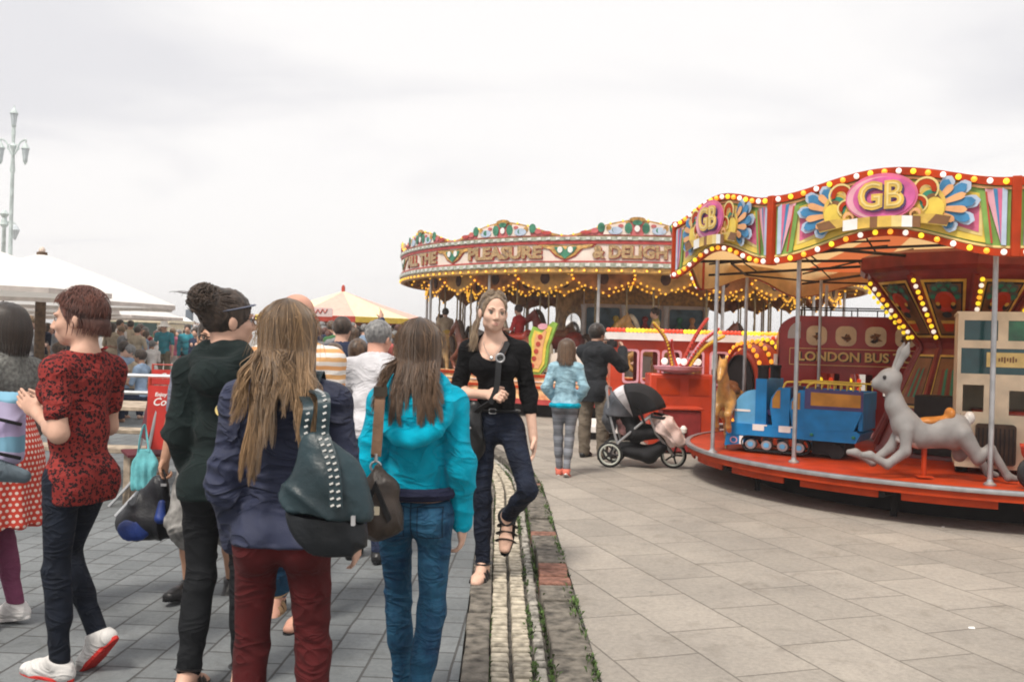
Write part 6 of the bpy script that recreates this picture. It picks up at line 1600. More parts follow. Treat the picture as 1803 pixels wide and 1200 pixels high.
p = at(232, 700, 8.4); tb_ = thing('picnic_table', 'weathered wooden slatted table beside the red banner', 'table', (p.x - 0.5, 8.4, 0), R(-4))
b = MB()
for i in range(5): b.box((0.3, -0.30 + 0.15 * i, 0.76), (1.5, 0.125, 0.035))
b.build('tabletop', mat('silvered wood', (0.36, 0.29, 0.22), 0.8, 0.3, 10), tb_, bevel=0.005)
for x in (-0.3, 0.9):
    b = MB(); b.box((x, -0.26, 0.37), (0.07, 0.07, 0.74)); b.build('leg', m_wood, tb_); b = MB(); b.box((x, 0.26, 0.37), (0.07, 0.07, 0.74)); b.build('leg', m_wood, tb_)
for y in (-0.72, 0.72): b = MB(); b.box((0.3, y, 0.45), (1.5, 0.26, 0.04)); b.box((-0.3, y, 0.215), (0.06, 0.2, 0.43)); b.box((0.9, y, 0.215), (0.06, 0.2, 0.43)); b.build('bench', MATS['silvered wood'], tb_, bevel=0.005)
p = at(225, 668, 9.6); rl = thing('barrier', 'grey metal pedestrian rail in front of the cafe crowd', 'barrier', (p.x, 9.6, 0))
b = MB()
for z in (0.98, 0.80, 0.66): b.tube([(-2.2, 0, z), (0.85, 0, z)], 0.022, 8)
for i in range(4): b.tube([(-2.2 + 1.0 * i, 0, 0.0), (-2.2 + 1.0 * i, 0, 1.0)], 0.024, 8)
b.build('rails', m_alu, rl)
# folding chair with the turquoise shopper hung on it
p = gnd(226, 905, 0); chx = thing('chair', 'maroon folding chair with a grey tube frame, mostly behind the leopard print woman', 'chair', (p.x, p.y + 0.2, 0), R(-60))
b = MB()
for x in (-0.22, 0.22): b.tube([(x, 0.22, 0), (x, 0.02, 0.46), (x, 0.10, 0.93)], 0.013, 8); b.tube([(x, -0.20, 0), (x, 0.2, 0.46)], 0.013, 8)
b.tube([(-0.22, 0.10, 0.93), (0.22, 0.10, 0.93)], 0.014, 8); b.build('frame', m_alu, chx)
b = MB(); b.box((0, 0.06, 0.74), (0.42, 0.02, 0.34), rot=Matrix.Rotation(R(-10), 3, 'X')); b.build('backrest', mat('maroon canvas', (0.10, 0.012, 0.02), 0.8, 0.2), chx); b = MB(); b.box((0, 0.08, 0.46), (0.42, 0.40, 0.02)); b.build('seat', MATS['maroon canvas'], chx)
tc_ = at(256, 815, p.y - 0.05); to = thing('shopping_bag', 'pale turquoise cloth shopper hanging from the maroon chair', 'bag', tc_)
S = SDF(0.03); S.chain([(-0.01, 0, 0.10), (0.0, 0, -0.02), (-0.01, 0, -0.16)], [0.055, 0.085, 0.10], flat=((0, 1, 0), 0.5)); S.clip((0, 0, 0.11), (0, 0, 1)); S.clip((0, 0, -0.20), (0.1, 0, -1))
S.mesh('pouch', mat('turquoise cotton', (0.13, 0.42, 0.45), 0.85, 0.25, 10, 0.3, 200), to, 0.007, lambda P, Nn: 0.010 * np.sin(P[:, 0] * 110 + 3 * vnoise(P * 12)) * np.clip((0.12 - P[:, 2]) / 0.15, 0, 1))
b = MB(); b.tube(spline([(-0.05, -0.02, 0.09), (-0.035, -0.02, 0.22), (-0.015, 0.0, 0.30), (0.0, 0.01, 0.22), (0.03, -0.02, 0.09)], 6), 0.012, 6, flat=0.5); b.build('handle', MATS['turquoise cotton'], to)

# ------------------------------------------------------------------ fabrics
def fabric(name, c, rough=0.85, weave=500, bump=0.25, var=0.14, sheen=0.0):
    return mat(name, c, rough, var, 7, max(bump, 0.01), weave, spec=0.2, sheen=sheen, crease=0.45)
def leopard():
    if 'leopard print' in MATS: return MATS['leopard print']
    m, t, b = _new('leopard print'); L = t.links.new; co = objco(t)
    v = t.nodes.new('ShaderNodeTexVoronoi'); v.inputs['Scale'].default_value = 62; v.inputs['Randomness'].default_value = 0.9
    n = t.nodes.new('ShaderNodeTexNoise'); n.inputs['Scale'].default_value = 55; L(co, n.inputs['Vector'])
    ad = t.nodes.new('ShaderNodeVectorMath'); ad.operation = 'MULTIPLY_ADD'; ad.inputs[1].default_value = (0.014,) * 3; L(n.outputs['Color'], ad.inputs[0]); L(co, ad.inputs[2]); L(ad.outputs[0], v.inputs['Vector'])
    ring_ = mathn(t, 'MULTIPLY', mathn(t, 'GREATER_THAN', v.outputs['Distance'], 0.16), mathn(t, 'LESS_THAN', v.outputs['Distance'], 0.50))
    gate = mathn(t, 'GREATER_THAN', noise(t, co, 85, 1), 0.42)
    f = mathn(t, 'MULTIPLY', ring_, gate)
    base = ramp(t, noise(t, co, 5, 3), [(0.3, (0.20, 0.020, 0.018)), (0.7, (0.29, 0.038, 0.032))])
    L(mixc(t, f, base, (0.018, 0.010, 0.012)), b.inputs['Base Color']); b.inputs['Roughness'].default_value = 0.85; b.inputs['Specular IOR Level'].default_value = 0.2; bumpn(t, b, noise(t, co, 300, 1), 0.15, 0.004, creases(t, co, 0.5, 5))
    MATS['leopard print'] = m; return m
def dots(name, base, dot, su=0.030, sv=0.026, r=0.28):
    m, t, b = _new(name); L = t.links.new; x, y, z = sep(t, objco(t))
    ang = mathn(t, 'MULTIPLY', mathn(t, 'ARCTAN2', x, y), 0.20)
    row = mathn(t, 'FLOOR', mathn(t, 'DIVIDE', z, sv)); off = mathn(t, 'MULTIPLY', mathn(t, 'MODULO', mathn(t, 'ABSOLUTE', row), 2.0), 0.5)
    u = mathn(t, 'SUBTRACT', mathn(t, 'FRACT', mathn(t, 'ADD', mathn(t, 'DIVIDE', ang, su), off)), 0.5); v = mathn(t, 'SUBTRACT', mathn(t, 'FRACT', mathn(t, 'DIVIDE', z, sv)), 0.5)
    d = mathn(t, 'SQRT', mathn(t, 'ADD', mathn(t, 'MULTIPLY', u, u), mathn(t, 'MULTIPLY', v, v)))
    L(mixc(t, mathn(t, 'LESS_THAN', d, r), base, dot), b.inputs['Base Color']); b.inputs['Roughness'].default_value = 0.85
    return m
def stripes(name, cols, period, warp=0.0, axis=2):
    m, t, b = _new(name); L = t.links.new; co = objco(t); o = sep(t, co)
    z = mathn(t, 'ADD', o[axis], mathn(t, 'MULTIPLY', noise(t, co, 8, 2), warp))
    f = mathn(t, 'FRACT', mathn(t, 'DIVIDE', z, period)); k = len(cols)
    L(ramp(t, f, [(i / k, c) for i, c in enumerate(cols)], 'CONSTANT'), b.inputs['Base Color']); b.inputs['Roughness'].default_value = 0.85
    return m
def denim(name, c, light, zh=None):
    if name in MATS: return MATS[name]
    m, t, b = _new(name); L = t.links.new; co = objco(t)
    mp_ = t.nodes.new('ShaderNodeMapping'); mp_.inputs['Scale'].default_value = (5, 5, 2.2); L(co, mp_.inputs[0])
    f = noise(t, mp_.outputs[0], 2.2, 5, 0.6); g = noise(t, co, 420, 2)
    mp2 = t.nodes.new('ShaderNodeMapping'); mp2.inputs['Scale'].default_value = (3, 3, 30); L(co, mp2.inputs[0])
    s_ = noise(t, mp2.outputs[0], 1.6, 3, 0.5, 0.8)
    f2 = mathn(t, 'ADD', mathn(t, 'MULTIPLY', f, 0.62), mathn(t, 'ADD', mathn(t, 'MULTIPLY', g, 0.14), mathn(t, 'MULTIPLY', s_, 0.24)))
    cur = ramp(t, f2, [(0.38, c), (0.68, light)])
    if zh is not None:      # stitched seams, yoke and patch pockets at the back
        o = sep(t, co); ax_ = mathn(t, 'ABSOLUTE', o[0]); back = mathn(t, 'LESS_THAN', o[1], -0.03)
        dd = mathn(t, 'MAXIMUM', mathn(t, 'SUBTRACT', mathn(t, 'ABSOLUTE', mathn(t, 'SUBTRACT', ax_, 0.072)), 0.046), mathn(t, 'SUBTRACT', mathn(t, 'ABSOLUTE', mathn(t, 'SUBTRACT', o[2], zh - 0.015)), 0.056))
        p1 = mathn(t, 'LESS_THAN', mathn(t, 'ABSOLUTE', dd), 0.0022)
        p2 = mathn(t, 'LESS_THAN', mathn(t, 'ABSOLUTE', mathn(t, 'SUBTRACT', mathn(t, 'ADD', o[2], mathn(t, 'MULTIPLY', ax_, -0.28)), zh + 0.035)), 0.0022)
        p3 = mathn(t, 'MULTIPLY', mathn(t, 'LESS_THAN', ax_, 0.0028), mathn(t, 'GREATER_THAN', o[2], zh - 0.12))
        sm_ = mathn(t, 'MULTIPLY', back, mathn(t, 'MAXIMUM', p1, mathn(t, 'MAXIMUM', p2, p3)))
        cur = mixc(t, mathn(t, 'MULTIPLY', sm_, 0.75), cur, tuple(v * 0.25 for v in c))
    L(cur, b.inputs['Base Color']); b.inputs['Roughness'].default_value = 0.8; b.inputs['Specular IOR Level'].default_value = 0.2
    bumpn(t, b, g, 0.25, 0.004, creases(t, co, 0.5, 8)); MATS[name] = m; return m

sk = SKIN(); sk2 = SKIN('skin pale', (0.60, 0.375, 0.285)); sk3 = SKIN('skin tan', (0.42, 0.235, 0.155))
V = Vector
def body_pt(root_yaw, loc, p):   # person frame -> world
    return Matrix.Rotation(R(root_yaw), 3, 'Z') @ V(p) + V(loc)
wht = fabric('white rubber', (0.62, 0.60, 0.58), 0.6); blk = fabric('black cloth', (0.011, 0.012, 0.014), 0.9, 400); blkl = mat('black leather', (0.012, 0.012, 0.013), 0.38, 0.2, 12, 0.25, 60)

# long loose hair seen from behind ---------------------------------
def long_hair(J, par, m, n, seed, length, splits, zshoulder, back_y, wave_=0.012, light_side=0.4, cap_dark=None):
    """locks from the parting over the skull, then down the back to the end points given by splits [(x, z_end, spread, share)]"""
    rg = random.Random(seed); Hh = Hair(); s = J['s']
    hair_cap(J, par, m, 0.006, low=-0.10, name='hair_base')
    wsum = sum(q[3] for q in splits); cxh = J['hc'].x
    clumps = [(rg.gauss(0, 1), rg.gauss(0, 1), rg.uniform(0, 6.28), rg.random()) for _ in range(60)]
    for i in range(n):
        u = rg.random() * wsum; acc = 0
        for qi, q in enumerate(splits):
            acc += q[3]
            if u <= acc: break
        xe, ze, spr, _ = q
        cl = clumps[(qi * 9 + rg.randrange(9)) % 60]        # locks travel in clumps
        xt = xe + cl[0] * spr * 0.8 + rg.gauss(0, spr * 0.16)
        az = max(-112, min(112, xt / (0.125 * s) * 68 + rg.gauss(0, 7)))
        lay = rg.uniform(1.05, 1.15)
        p = [hdir(J, az * 0.25 + (8 if az > 0 else -8) * rg.random(), 88 - 8 * rg.random(), lay), hdir(J, az * 0.8, 58, lay + 0.02), hdir(J, az, 28, lay + 0.03), hdir(J, az, -2, lay + 0.04)]
        e = p[-1]; p.append(V((e.x * 0.98, e.y * 0.96, e.z - 0.05)))
        e = p[-1]
        zt = ze + abs(cl[1]) * 0.06 * length + abs(rg.gauss(0, 0.03)); ws = wave_ * (0.6 + 0.8 * cl[3])
        ysh = back_y - rg.uniform(0.0, 0.022) + 0.9 * max(0, abs(xt) - 0.11) ** 1.3
        n2 = 6; ph = cl[2] + rg.gauss(0, 0.25)
        for k in range(1, n2 + 1):
            t = k / n2; z = e.z + (zt - e.z) * t
            x = e.x + (xt - e.x) * (t ** 1.25) + ws * math.sin(ph + t * 8.5) * t
            yb = e.y + (ysh - e.y) * min(1, t * 1.6) + ws * 0.6 * math.cos(ph + t * 7.5) * t
            p.append(V((x, yb, z)))
        t0 = 0.04 + 0.38 * cl[3] * rg.uniform(0.4, 1.0) + light_side * 0.22 * abs(xt) / 0.15
        Hh.lock(p, rg.uniform(0.0014, 0.0030), (t0 * 0.8, min(1, t0 + rg.uniform(0.25, 0.6))), 3, 0.7, 0.15, 3)
    for i in range(70):      # flyaways
        az = rg.uniform(-100, 100); a_ = hdir(J, az, rg.uniform(20, 80), 1.14); b_ = hdir(J, az * 1.1, rg.uniform(-10, 20), 1.22 + 0.1 * rg.random())
        Hh.lock([a_, (a_ + b_) / 2 + (a_ - J['hc']) * 0.10, b_, b_ + V((rg.gauss(0, .02), -0.01, -0.10))], 0.0009, rg.uniform(0.4, 1), 3, 1, 0.3)
    return Hh.build(m, par, 'hair')

# ------------------------------------------------------------------ girl in the turquoise hoodie
Lc, yw = (-0.35, 3.45, 0), -4
t = person('girl with long brown hair in a bright turquoise hoodie and blue jeans, seen from behind', Lc, yw)
J = pose(1.51, 'f', g=0.82, L_arm=((-0.20, -0.10, -1), (0.14, 0.55, -1)), R_arm=((0.15, 0.0, -1), (0.03, 0.24, -1)), L_leg=((0.0, 0.34, -1), (0.06, 0.10, -1)), R_leg=((-0.01, 0.02, -1), (-0.10, -0.30, -1)), head=(-4, 4, 0), sh=0.93)
J7 = J
fdL, fdR = foot_dir(J, 'L', -4, 0), foot_dir(J, 'R', 22, -4)
body(J, t, sk2, hands={'R': (V((0.02, 0.2, -1)), V((-1, 0.15, 0)), 0.5)})
eyes(J, t)
m_tq = mat('turquoise fleece', (0.0, 0.33, 0.475), 0.95, 0.16, 9, 0.5, 260, spec=0.1, sheen=0.04, crease=0.7, cscale=5)
m_tq_in = m_tq
top(J, t, m_tq, 0.016, 0.105, 1.0, fold=0.0075, seed=3, hood=True, elbow=0.006, cuff=0.006, bust=0.6, name='hoodie', sx=4.5, sz=11, extra=lambda S: [S.cone(J['nb'] + V((math.sin(R(a)) * 0.125, -0.075 - 0.062 * math.cos(R(a)), -0.055 - 0.135 * math.cos(R(a)))), J['nb'] + V((math.sin(R(a + 22)) * 0.125, -0.075 - 0.062 * math.cos(R(a + 22)), -0.055 - 0.135 * math.cos(R(a + 22)))), 0.030, 0.030, k=0.018) for a in range(-88, 80, 22)] + [S.ell(J['nb'] + V((0, -0.100, -0.09)), (0.085, 0.035, 0.08), k=0.03)])
b = MB()
def belt_ring(J, z, rx, ry, h, n=36, y0=-0.03): return [V((rx * math.cos(2 * PI * i / n), y0 + ry * math.sin(2 * PI * i / n), z)) for i in range(n)]
b.tube(belt_ring(J, J['hip'].z + 0.085, 0.134, 0.098, 0.05, y0=-0.02), 0.024, 8, close=True, flat=1.0); b.build('undershirt', fabric('navy jersey', (0.012, 0.014, 0.035)), t)
trousers(J, t, denim('blue denim seamed', (0.006, 0.028, 0.070), (0.026, 0.115, 0.20), J['hip'].z), 0.008, 0.06, 0.98, fold=0.004, seed=4, name='jeans')
for sg in (-1, 1):
    q = MB(); c = J['hip'] + V((sg * 0.075, -0.1475, 0.012)); pts = [(-0.05, 0.06), (0.05, 0.06), (0.045, -0.03), (0, -0.055), (-0.045, -0.03)]
shoe(J, 'L', t, fdL, wht, wht, lace=wht); shoe(J, 'R', t, fdR, wht, wht, lace=wht)
h_tq = hair_mat('hair brown', (0.020, 0.011, 0.007), (0.20, 0.118, 0.068))
zb = J['nb'].z
long_hair(J, t, h_tq, 2700, 21, 1.0, [(-0.125, zb - 0.10, 0.02, 1.0), (-0.05, zb - 0.15, 0.025, 1.7), (0.03, zb - 0.17, 0.025, 1.6), (0.095, zb - 0.15, 0.02, 1.2), (-0.14, zb - 0.12, 0.010, 0.3)], zb, -0.132, 0.005, 0.5)

# brown slouch bag carried on her left shoulder
bag = thing('shoulder_bag', 'dark brown slouch handbag with a white tag on a long brown strap', 'handbag', (0, 0, 0))
W = lambda p: body_pt(yw, Lc, p)
shp = J['Lsh']
def ribbon(name, pts, w, th, m, par, wdir=(1, 0, 0), n=5):
    P = spline(pts, n); b = MB(); vs = []; W_ = V(wdir).normalized()
    for i, p in enumerate(P):
        tg = (P[min(i + 1, len(P) - 1)] - P[max(i - 1, 0)]).normalized(); ww = (W_ - tg * W_.dot(tg)).normalized(); nn = tg.cross(ww)
        vs += [p + ww * w / 2 + nn * th / 2, p - ww * w / 2 + nn * th / 2, p - ww * w / 2 - nn * th / 2, p + ww * w / 2 - nn * th / 2]
    k = len(P)
    for i in range(k - 1):
        for j in range(4): b.f.append((4 * i + j, 4 * i + (j + 1) % 4, 4 * i + 4 + (j + 1) % 4, 4 * i + 4 + j)); b.m.append(0)
    b.f += [(3, 2, 1, 0), (4 * k - 4, 4 * k - 3, 4 * k - 2, 4 * k - 1)]; b.m += [0, 0]
    b.v = [tuple(v) for v in vs]; return b.build(name, m, par, bevel=0.0)
m_strap = mat('brown webbing', (0.20, 0.115, 0.07), 0.8, 0.15, 20, 0.4, 300); m_bbag = mat('brown leather', (0.040, 0.028, 0.021), 0.42, 0.35, 10, 0.4, 45)
A = at(668, 655, 3.28); 
bz = at(668, 890, 3.18)
ribbon('strap', [W(shp + V((0.02, 0.06, 0.04))), W(shp + V((0.01, 0.0, 0.088))), W(shp + V((0.012, -0.085, 0.03))), at(670, 690, 3.22), at(663, 790, 3.20), at(661, 800, 3.20)], 0.036, 0.005, m_strap, bag)
q = MB(); pc = at(662, 806, 3.2); q.tube([pc + V((0, 0, 0.016)), pc + V((0, 0, -0.012))], 0.007, 8); q.tube([pc + V((0.018 * math.cos(a), 0.0, -0.03 + 0.018 * math.sin(a))) for a in [2 * PI * i / 16 for i in range(16)]], 0.0045, 6, close=True); q.build('clip', m_chrome, bag)
q = MB(); pc = at(670, 689, 3.205); q.prism(rrect(-0.024, 0.024, -0.017, 0.017, 0.004), -0.004, 0.004); q.build('buckle', mat('dark bronze', (0.10, 0.08, 0.06), 0.35, 0.2, metal=0.8), bag, loc=pc)
S = SDF(0.03); S.cone(bz + V((-0.045, 0, 0.03)), bz + V((0.03, 0.0, 0.06)), 0.062, 0.045, flat=((0, 1, 0), 0.75)); S.ell(bz + V((-0.01, 0, -0.03)), (0.098, 0.075, 0.082)); S.cone(bz + V((-0.01, 0, 0.06)), bz + V((-0.008, 0, 0.135)), 0.055, 0.012, flat=((0, 1, 0), 0.7)); S.ell(bz + V((0.0, 0, -0.065)), (0.085, 0.07, 0.05))
S.mesh('pouch', m_bbag, bag, 0.006, folds(0.006, 14, 16, 2))
q = MB(); c = bz + V((-0.005, -0.073, 0.0)); q.prism([(0, 0.10), (0.058, -0.03), (0.046, -0.045), (0, 0.062), (-0.046, -0.045), (-0.058, -0.03)], -0.006, 0.006); q.build('panel', blkl, bag, loc=c)
q = MB(); q.prism(rrect(-0.017, 0.017, -0.017, 0.012, 0.002), -0.010, -0.006); q.build('label', m_cream, bag, loc=c)

# ------------------------------------------------------------------ girl in the navy quilted jacket
Lc, yw = (-0.705, 2.87, 0), 2
t = person('girl with long fair brown hair, navy jacket and burgundy trousers, seen from behind', Lc, yw)
J = pose(1.53, 'f', g=0.87, L_arm=((-0.13, -0.12, -1), (0.06, 0.42, -1)), R_arm=((0.20, -0.06, -1), (0.10, 0.55, -1)), L_leg=((-0.05, 0.10, -1), (-0.01, -0.08, -1)), R_leg=((0.06, 0.05, -1), (0.02, -0.12, -1)), head=(-14, 3, 0), sh=0.99)
fdL, fdR = foot_dir(J, 'L', 0, 4), foot_dir(J, 'R', 6, -6)
body(J, t, sk2); eyes(J, t)
m_nv = mat('navy shell cloth', (0.024, 0.029, 0.058), 0.6, 0.2, 6, 0.25, 320, spec=0.2, sheen=0.02, crease=0.9, cscale=6)
top(J, t, m_nv, 0.018, -0.015, 1.0, flare=0.008, fold=0.008, seed=11, elbow=0.004, cuff=0.008, bust=0.5, collar=True, name='jacket', sx=4.5, sz=12, belly=1.02)
trousers(J, t, mat('burgundy cotton', (0.068, 0.009, 0.010), 0.85, 0.18, 6, 0.25, 380, spec=0.15, sheen=0.02, crease=0.5, cscale=7), 0.006, 0.06, 0.98, knee=0.002, fold=0.005, seed=12)
shoe(J, 'L', t, fdL, blk, blk); shoe(J, 'R', t, fdR, blk, blk)
h_fair = hair_mat('hair fair brown', (0.028, 0.016, 0.009), (0.36, 0.22, 0.11))
zb = J['nb'].z
long_hair(J, t, h_fair, 2900, 31, 1.0, [(-0.070, zb - 0.31, 0.020, 1.6), (-0.03, zb - 0.20, 0.02, 0.9), (-0.105, zb - 0.13, 0.018, 0.6), (0.030, zb - 0.11, 0.02, 0.8), (0.100, zb - 0.24, 0.022, 1.5), (0.135, zb - 0.20, 0.015, 0.9)], zb, -0.142, 0.009, 0.9)
# the studded shoulder bag
bag = thing('shoulder_bag', 'big dark teal leather shoulder bag with silver studded straps', 'handbag', (0, 0, 0))
m_tl = mat('dark teal leather', (0.013, 0.029, 0.036), 0.42, 0.3, 6, 0.35, 40); m_blkb = mat('black leather base', (0.007, 0.009, 0.012), 0.5, 0.2, 8, 0.3, 60)
YB = 2.60; pt = lambda x, y, d=0.0: at(x, y, YB + d)
def sdf_bag(name, m, polyL, depth, par, vox=0.008, fold=0.010, seed=1, clipf=None, k=0.05):
    S = SDF(k)
    for x0, y0, x1, y1, r0, r1 in polyL: S.cone(pt(x0, y0, 0.02), pt(x1, y1, 0.02), r0, r1, flat=((0, 1, 0), depth))
    if clipf: clipf(S)
    return S.mesh(name, m, par, vox, folds(fold, 9, 12, seed))
bodyL = [(562, 800, 574, 850, 0.040, 0.085), (574, 850, 574, 905, 0.092, 0.104), (542, 890, 606, 905, 0.050, 0.050), (538, 880, 544, 905, 0.045, 0.045), (596, 850, 608, 912, 0.048, 0.046), (548, 776, 574, 830, 0.022, 0.05)]
zcut = pt(570, 905).z
sdf_bag('pouch', m_tl, bodyL, 0.62, bag, clipf=lambda S: S.clip(pt(575, 908), V((-0.10, 0, -1))))
sdf_bag('base', m_blkb, [(540, 905, 606, 915, 0.046, 0.042), (548, 930, 606, 940, 0.042, 0.038), (575, 900, 578, 935, 0.080, 0.056), (595, 945, 622, 948, 0.028, 0.020)], 0.62, bag, clipf=lambda S: S.clip(pt(575, 909), V((0.10, 0, 1))), seed=5)
shp = J['Rsh']; W = lambda p: body_pt(yw, Lc, p)
front = [W(shp + V((-0.045, 0.07, 0.03))), W(shp + V((-0.045, 0.0, 0.098))), W(shp + V((-0.043, -0.10, 0.05))), pt(570, 700, -0.005), pt(568, 760, -0.012), pt(574, 780, -0.03), pt(588, 830, -0.060), pt(592, 895, -0.072)]
s1 = ribbon('strap', front, 0.036, 0.006, m_tl, bag, n=8)
s2 = ribbon('strap', [W(shp + V((-0.075, 0.06, 0.03))), W(shp + V((-0.08, 0.0, 0.095))), W(shp + V((-0.078, -0.085, 0.04))), pt(543, 715, 0.03), pt(537, 755, 0.03), pt(540, 775, 0.02)], 0.030, 0.006, m_tl, bag, n=8)
stud = MB()
def studs(path, gap, two, y=-0.006):
    P = spline(path, 40); acc = 0
    for a, c in zip(P, P[1:]):
        acc += (c - a).length
        if acc >= gap:
            acc = 0
            for dx_ in ((-0.009, 0.009) if two(c) else (0.004,)):
                q = MB(); q.box((0, 0, 0), (0.011, 0.005, 0.0055), rot=Matrix.Rotation(R(-25), 3, 'Y')); stud.merge(q, 0, Matrix.Translation(c + V((dx_, y, 0))))
studs(front[2:], 0.0185, lambda c: c.z < pt(570, 770).z); studs([pt(543, 715, 0.024), pt(537, 755, 0.024), pt(540, 775, 0.015)], 0.018, lambda c: False)
tag(stud.build('stud', mat('bright silver', (0.8, 0.8, 0.78), 0.2, 0.05, metal=0.9, emit=None), bag, smooth=False), kind='stuff')
q = MB(); q.prism(rrect(-0.006, 0.006, -0.014, 0.014, 0.002), -0.004, 0.004); o = q.build('badge', m_chrome, bag, loc=pt(622, 916, -0.055))

# ------------------------------------------------------------------ woman in the red leopard top
Lc, yw = (-1.78, 3.76, 0), 68
t = person('woman with short reddish hair in a red leopard print top, hands pressed together', Lc, yw)
J = pose(1.585, 'f', g=0.86, L_arm=((-0.08, -0.20, -1), (0.40, 1.10, 0.36)), R_arm=((0.12, 0.16, -1), (-0.50, 1.0, 0.30)), L_leg=((0.02, 0.06, -1), (0.06, -0.02, -1)), R_leg=((0.02, 0.42, -1), (0.0, -0.60, -1)), lean=(0, -0.02), head=(26, -2, 0), sh=0.96)
fdL, fdR = foot_dir(J, 'L', 0, 0), foot_dir(J, 'R', 45, 0)
body(J, t, sk, hands={'L': (V((0.05, 0.8, 0.42)), V((1, -0.1, -0.15)), 0.12), 'R': (V((-0.15, 0.8, 0.42)), V((-1, -0.1, -0.15)), 0.12)}, bust=1.15, belly=1.05)
eyes(J, t, brow=(0.12, 0.05, 0.035))
top(J, t, leopard(), 0.013, -0.105, 0.31, neck=((0, -0.005, 0.075), (0.135, 0.125, 0.075)), fold=0.006, seed=17, bust=1.1, belly=1.20, elbow=0.005, flare=0.004, sx=5, sz=10)
b = MB(); nb = J['nb']; b.tube(spline([nb + V((0.10, -0.02, 0.03)), nb + V((0.105, 0.05, 0.0)), nb + V((0.10, 0.10, -0.06))], 5), 0.012, 6, flat=0.4); b.build('vest_strap', fabric('coral jersey', (0.52, 0.09, 0.09)), t)
trousers(J, t, denim('black denim', (0.006, 0.008, 0.014), (0.012, 0.017, 0.030)), 0.005, 0.09, 0.985, fold=0.003, seed=18, name='jeans')
m_rsh = fabric('red canvas', (0.50, 0.035, 0.03), 0.8, 500)
shoe(J, 'L', t, fdL, wht, m_rsh, lace=m_rsh); shoe(J, 'R', t, fdR, wht, m_rsh, lace=m_rsh)
h_red = hair_mat('hair auburn', (0.030, 0.012, 0.009), (0.20, 0.065, 0.042), 0.6)
hair_cap(J, t, h_red, 0.008, low=-0.075, face_z=0.052, face=(0.088, 0.098, 0.100), name='hair_base')
Hh = Hair(); rg = random.Random(3)
for i in range(1500):
    az = rg.uniform(-165, 165); el0 = rg.uniform(5, 88); lim = 8 if abs(az) < 80 else (8 + (abs(az) - 80) * 0.48 if abs(az) < 150 else 38)
    if el0 < lim: continue
    a2 = az + (12 if az > 0 else -12) * rg.random(); e1 = max(el0 - rg.uniform(16, 40), lim - 14 if abs(az) > 60 else -42)
    Hh.lock([hdir(J, az, el0, 1.08), hdir(J, (az + a2) / 2, (el0 + e1) / 2, 1.15), hdir(J, a2, e1, 1.13 + 0.07 * rg.random())], rg.uniform(0.0014, 0.003), (rg.uniform(0, 0.5), rg.uniform(0.2, 0.95)), 3, 0.7, 0.1)
for i in range(70):
    az = rg.choice([-1, 1]) * rg.uniform(76, 104); p0 = hdir(J, az, rg.uniform(2, 18), 1.10); Hh.lock([p0, p0 + J['hr'] @ V((0, 0.003, -0.03)), p0 + J['hr'] @ V((0, 0.008, -0.055))], 0.0022, (0.1, 0.6), 3, 0.7, 0.1)
for i in range(220):
    az = rg.uniform(-150, 150); el0 = rg.uniform(30, 85); p0 = hdir(J, az, el0, 1.14); Hh.lock([p0, p0 + (p0 - J['hc']).normalized() * 0.014, hdir(J, az + rg.gauss(0, 12), el0 - 16, 1.22)], 0.0016, (0.2, 0.9), 3, 0.7, 0.1)
for i in range(260):
    az = rg.gauss(0, 42); p0 = hdir(J, az, -15, 1.1); Hh.lock([p0, p0 + V((0, -0.012, -0.03)), p0 + V((rg.gauss(0, 0.008), 0.0, -0.062 - 0.02 * rg.random()))], 0.003, (0.1, 0.5), 4, 0.6, 0.1)
Hh.build(h_red, t)

# ------------------------------------------------------------------ woman with a bun in the dark hooded top
Lc, yw = (-1.155, 3.66, 0), -6
t = person('woman with curly hair pinned in a bun, loose dark green top and black trousers', Lc, yw)
J = pose(1.60, 'f', g=0.84, L_arm=((-0.11, -0.06, -1), (0.14, 0.45, -1)), R_arm=((0.12, -0.05, -1), (0.0, 0.5, -1)), L_leg=((0.0, 0.05, -1), (-0.05, -0.14, -1)), R_leg=((0.02, 0.15, -1), (0.0, -0.02, -1)), head=(-48, 2, 0), sh=0.95)
fdL, fdR = foot_dir(J, 'L', 14, 0), foot_dir(J, 'R', 0, 0)
body(J, t, sk, feet={'L': fdL, 'R': fdR}); eyes(J, t)
m_dg = mat('dark green jersey', (0.010, 0.017, 0.017), 0.9, 0.25, 7, 0.3, 380, spec=0.15, sheen=0.04, crease=0.45, cscale=6)
top(J, t, m_dg, 0.018, -0.06, 1.0, fold=0.008, seed=23, hood=True, elbow=0.003, name='hooded_top', belly=1.0, sx=4.5, sz=9)
o = MB(); o.add([(0.030 * math.cos(R(a)), 0, 0.030 * math.sin(R(a))) for a in range(60, 301, 20)] + [(0.012 + 0.024 * math.cos(R(a)), 0, 0.024 * math.sin(R(a))) for a in range(285, 74, -20)], [tuple(range(13 + 11))]); mo_ = o.build('moon_print', m_lgold, t, smooth=False, loc=(0.055, -0.146, 1.135)); mo_.scale = (0.8, 1, 0.8); sq_ = mo_.modifiers.new('thickness', 'SOLIDIFY'); sq_.thickness = 0.004; sq_.offset = 0
trousers(J, t, blk, 0.012, 0.08, 0.95, knee=0.003, fold=0.006, seed=24)
sandal(J, 'L', t, fdL, blkl, blk); sandal(J, 'R', t, fdR, blkl, blk)
h_dk = hair_mat('hair dark brown', (0.013, 0.009, 0.007), (0.10, 0.062, 0.042), 0.6)
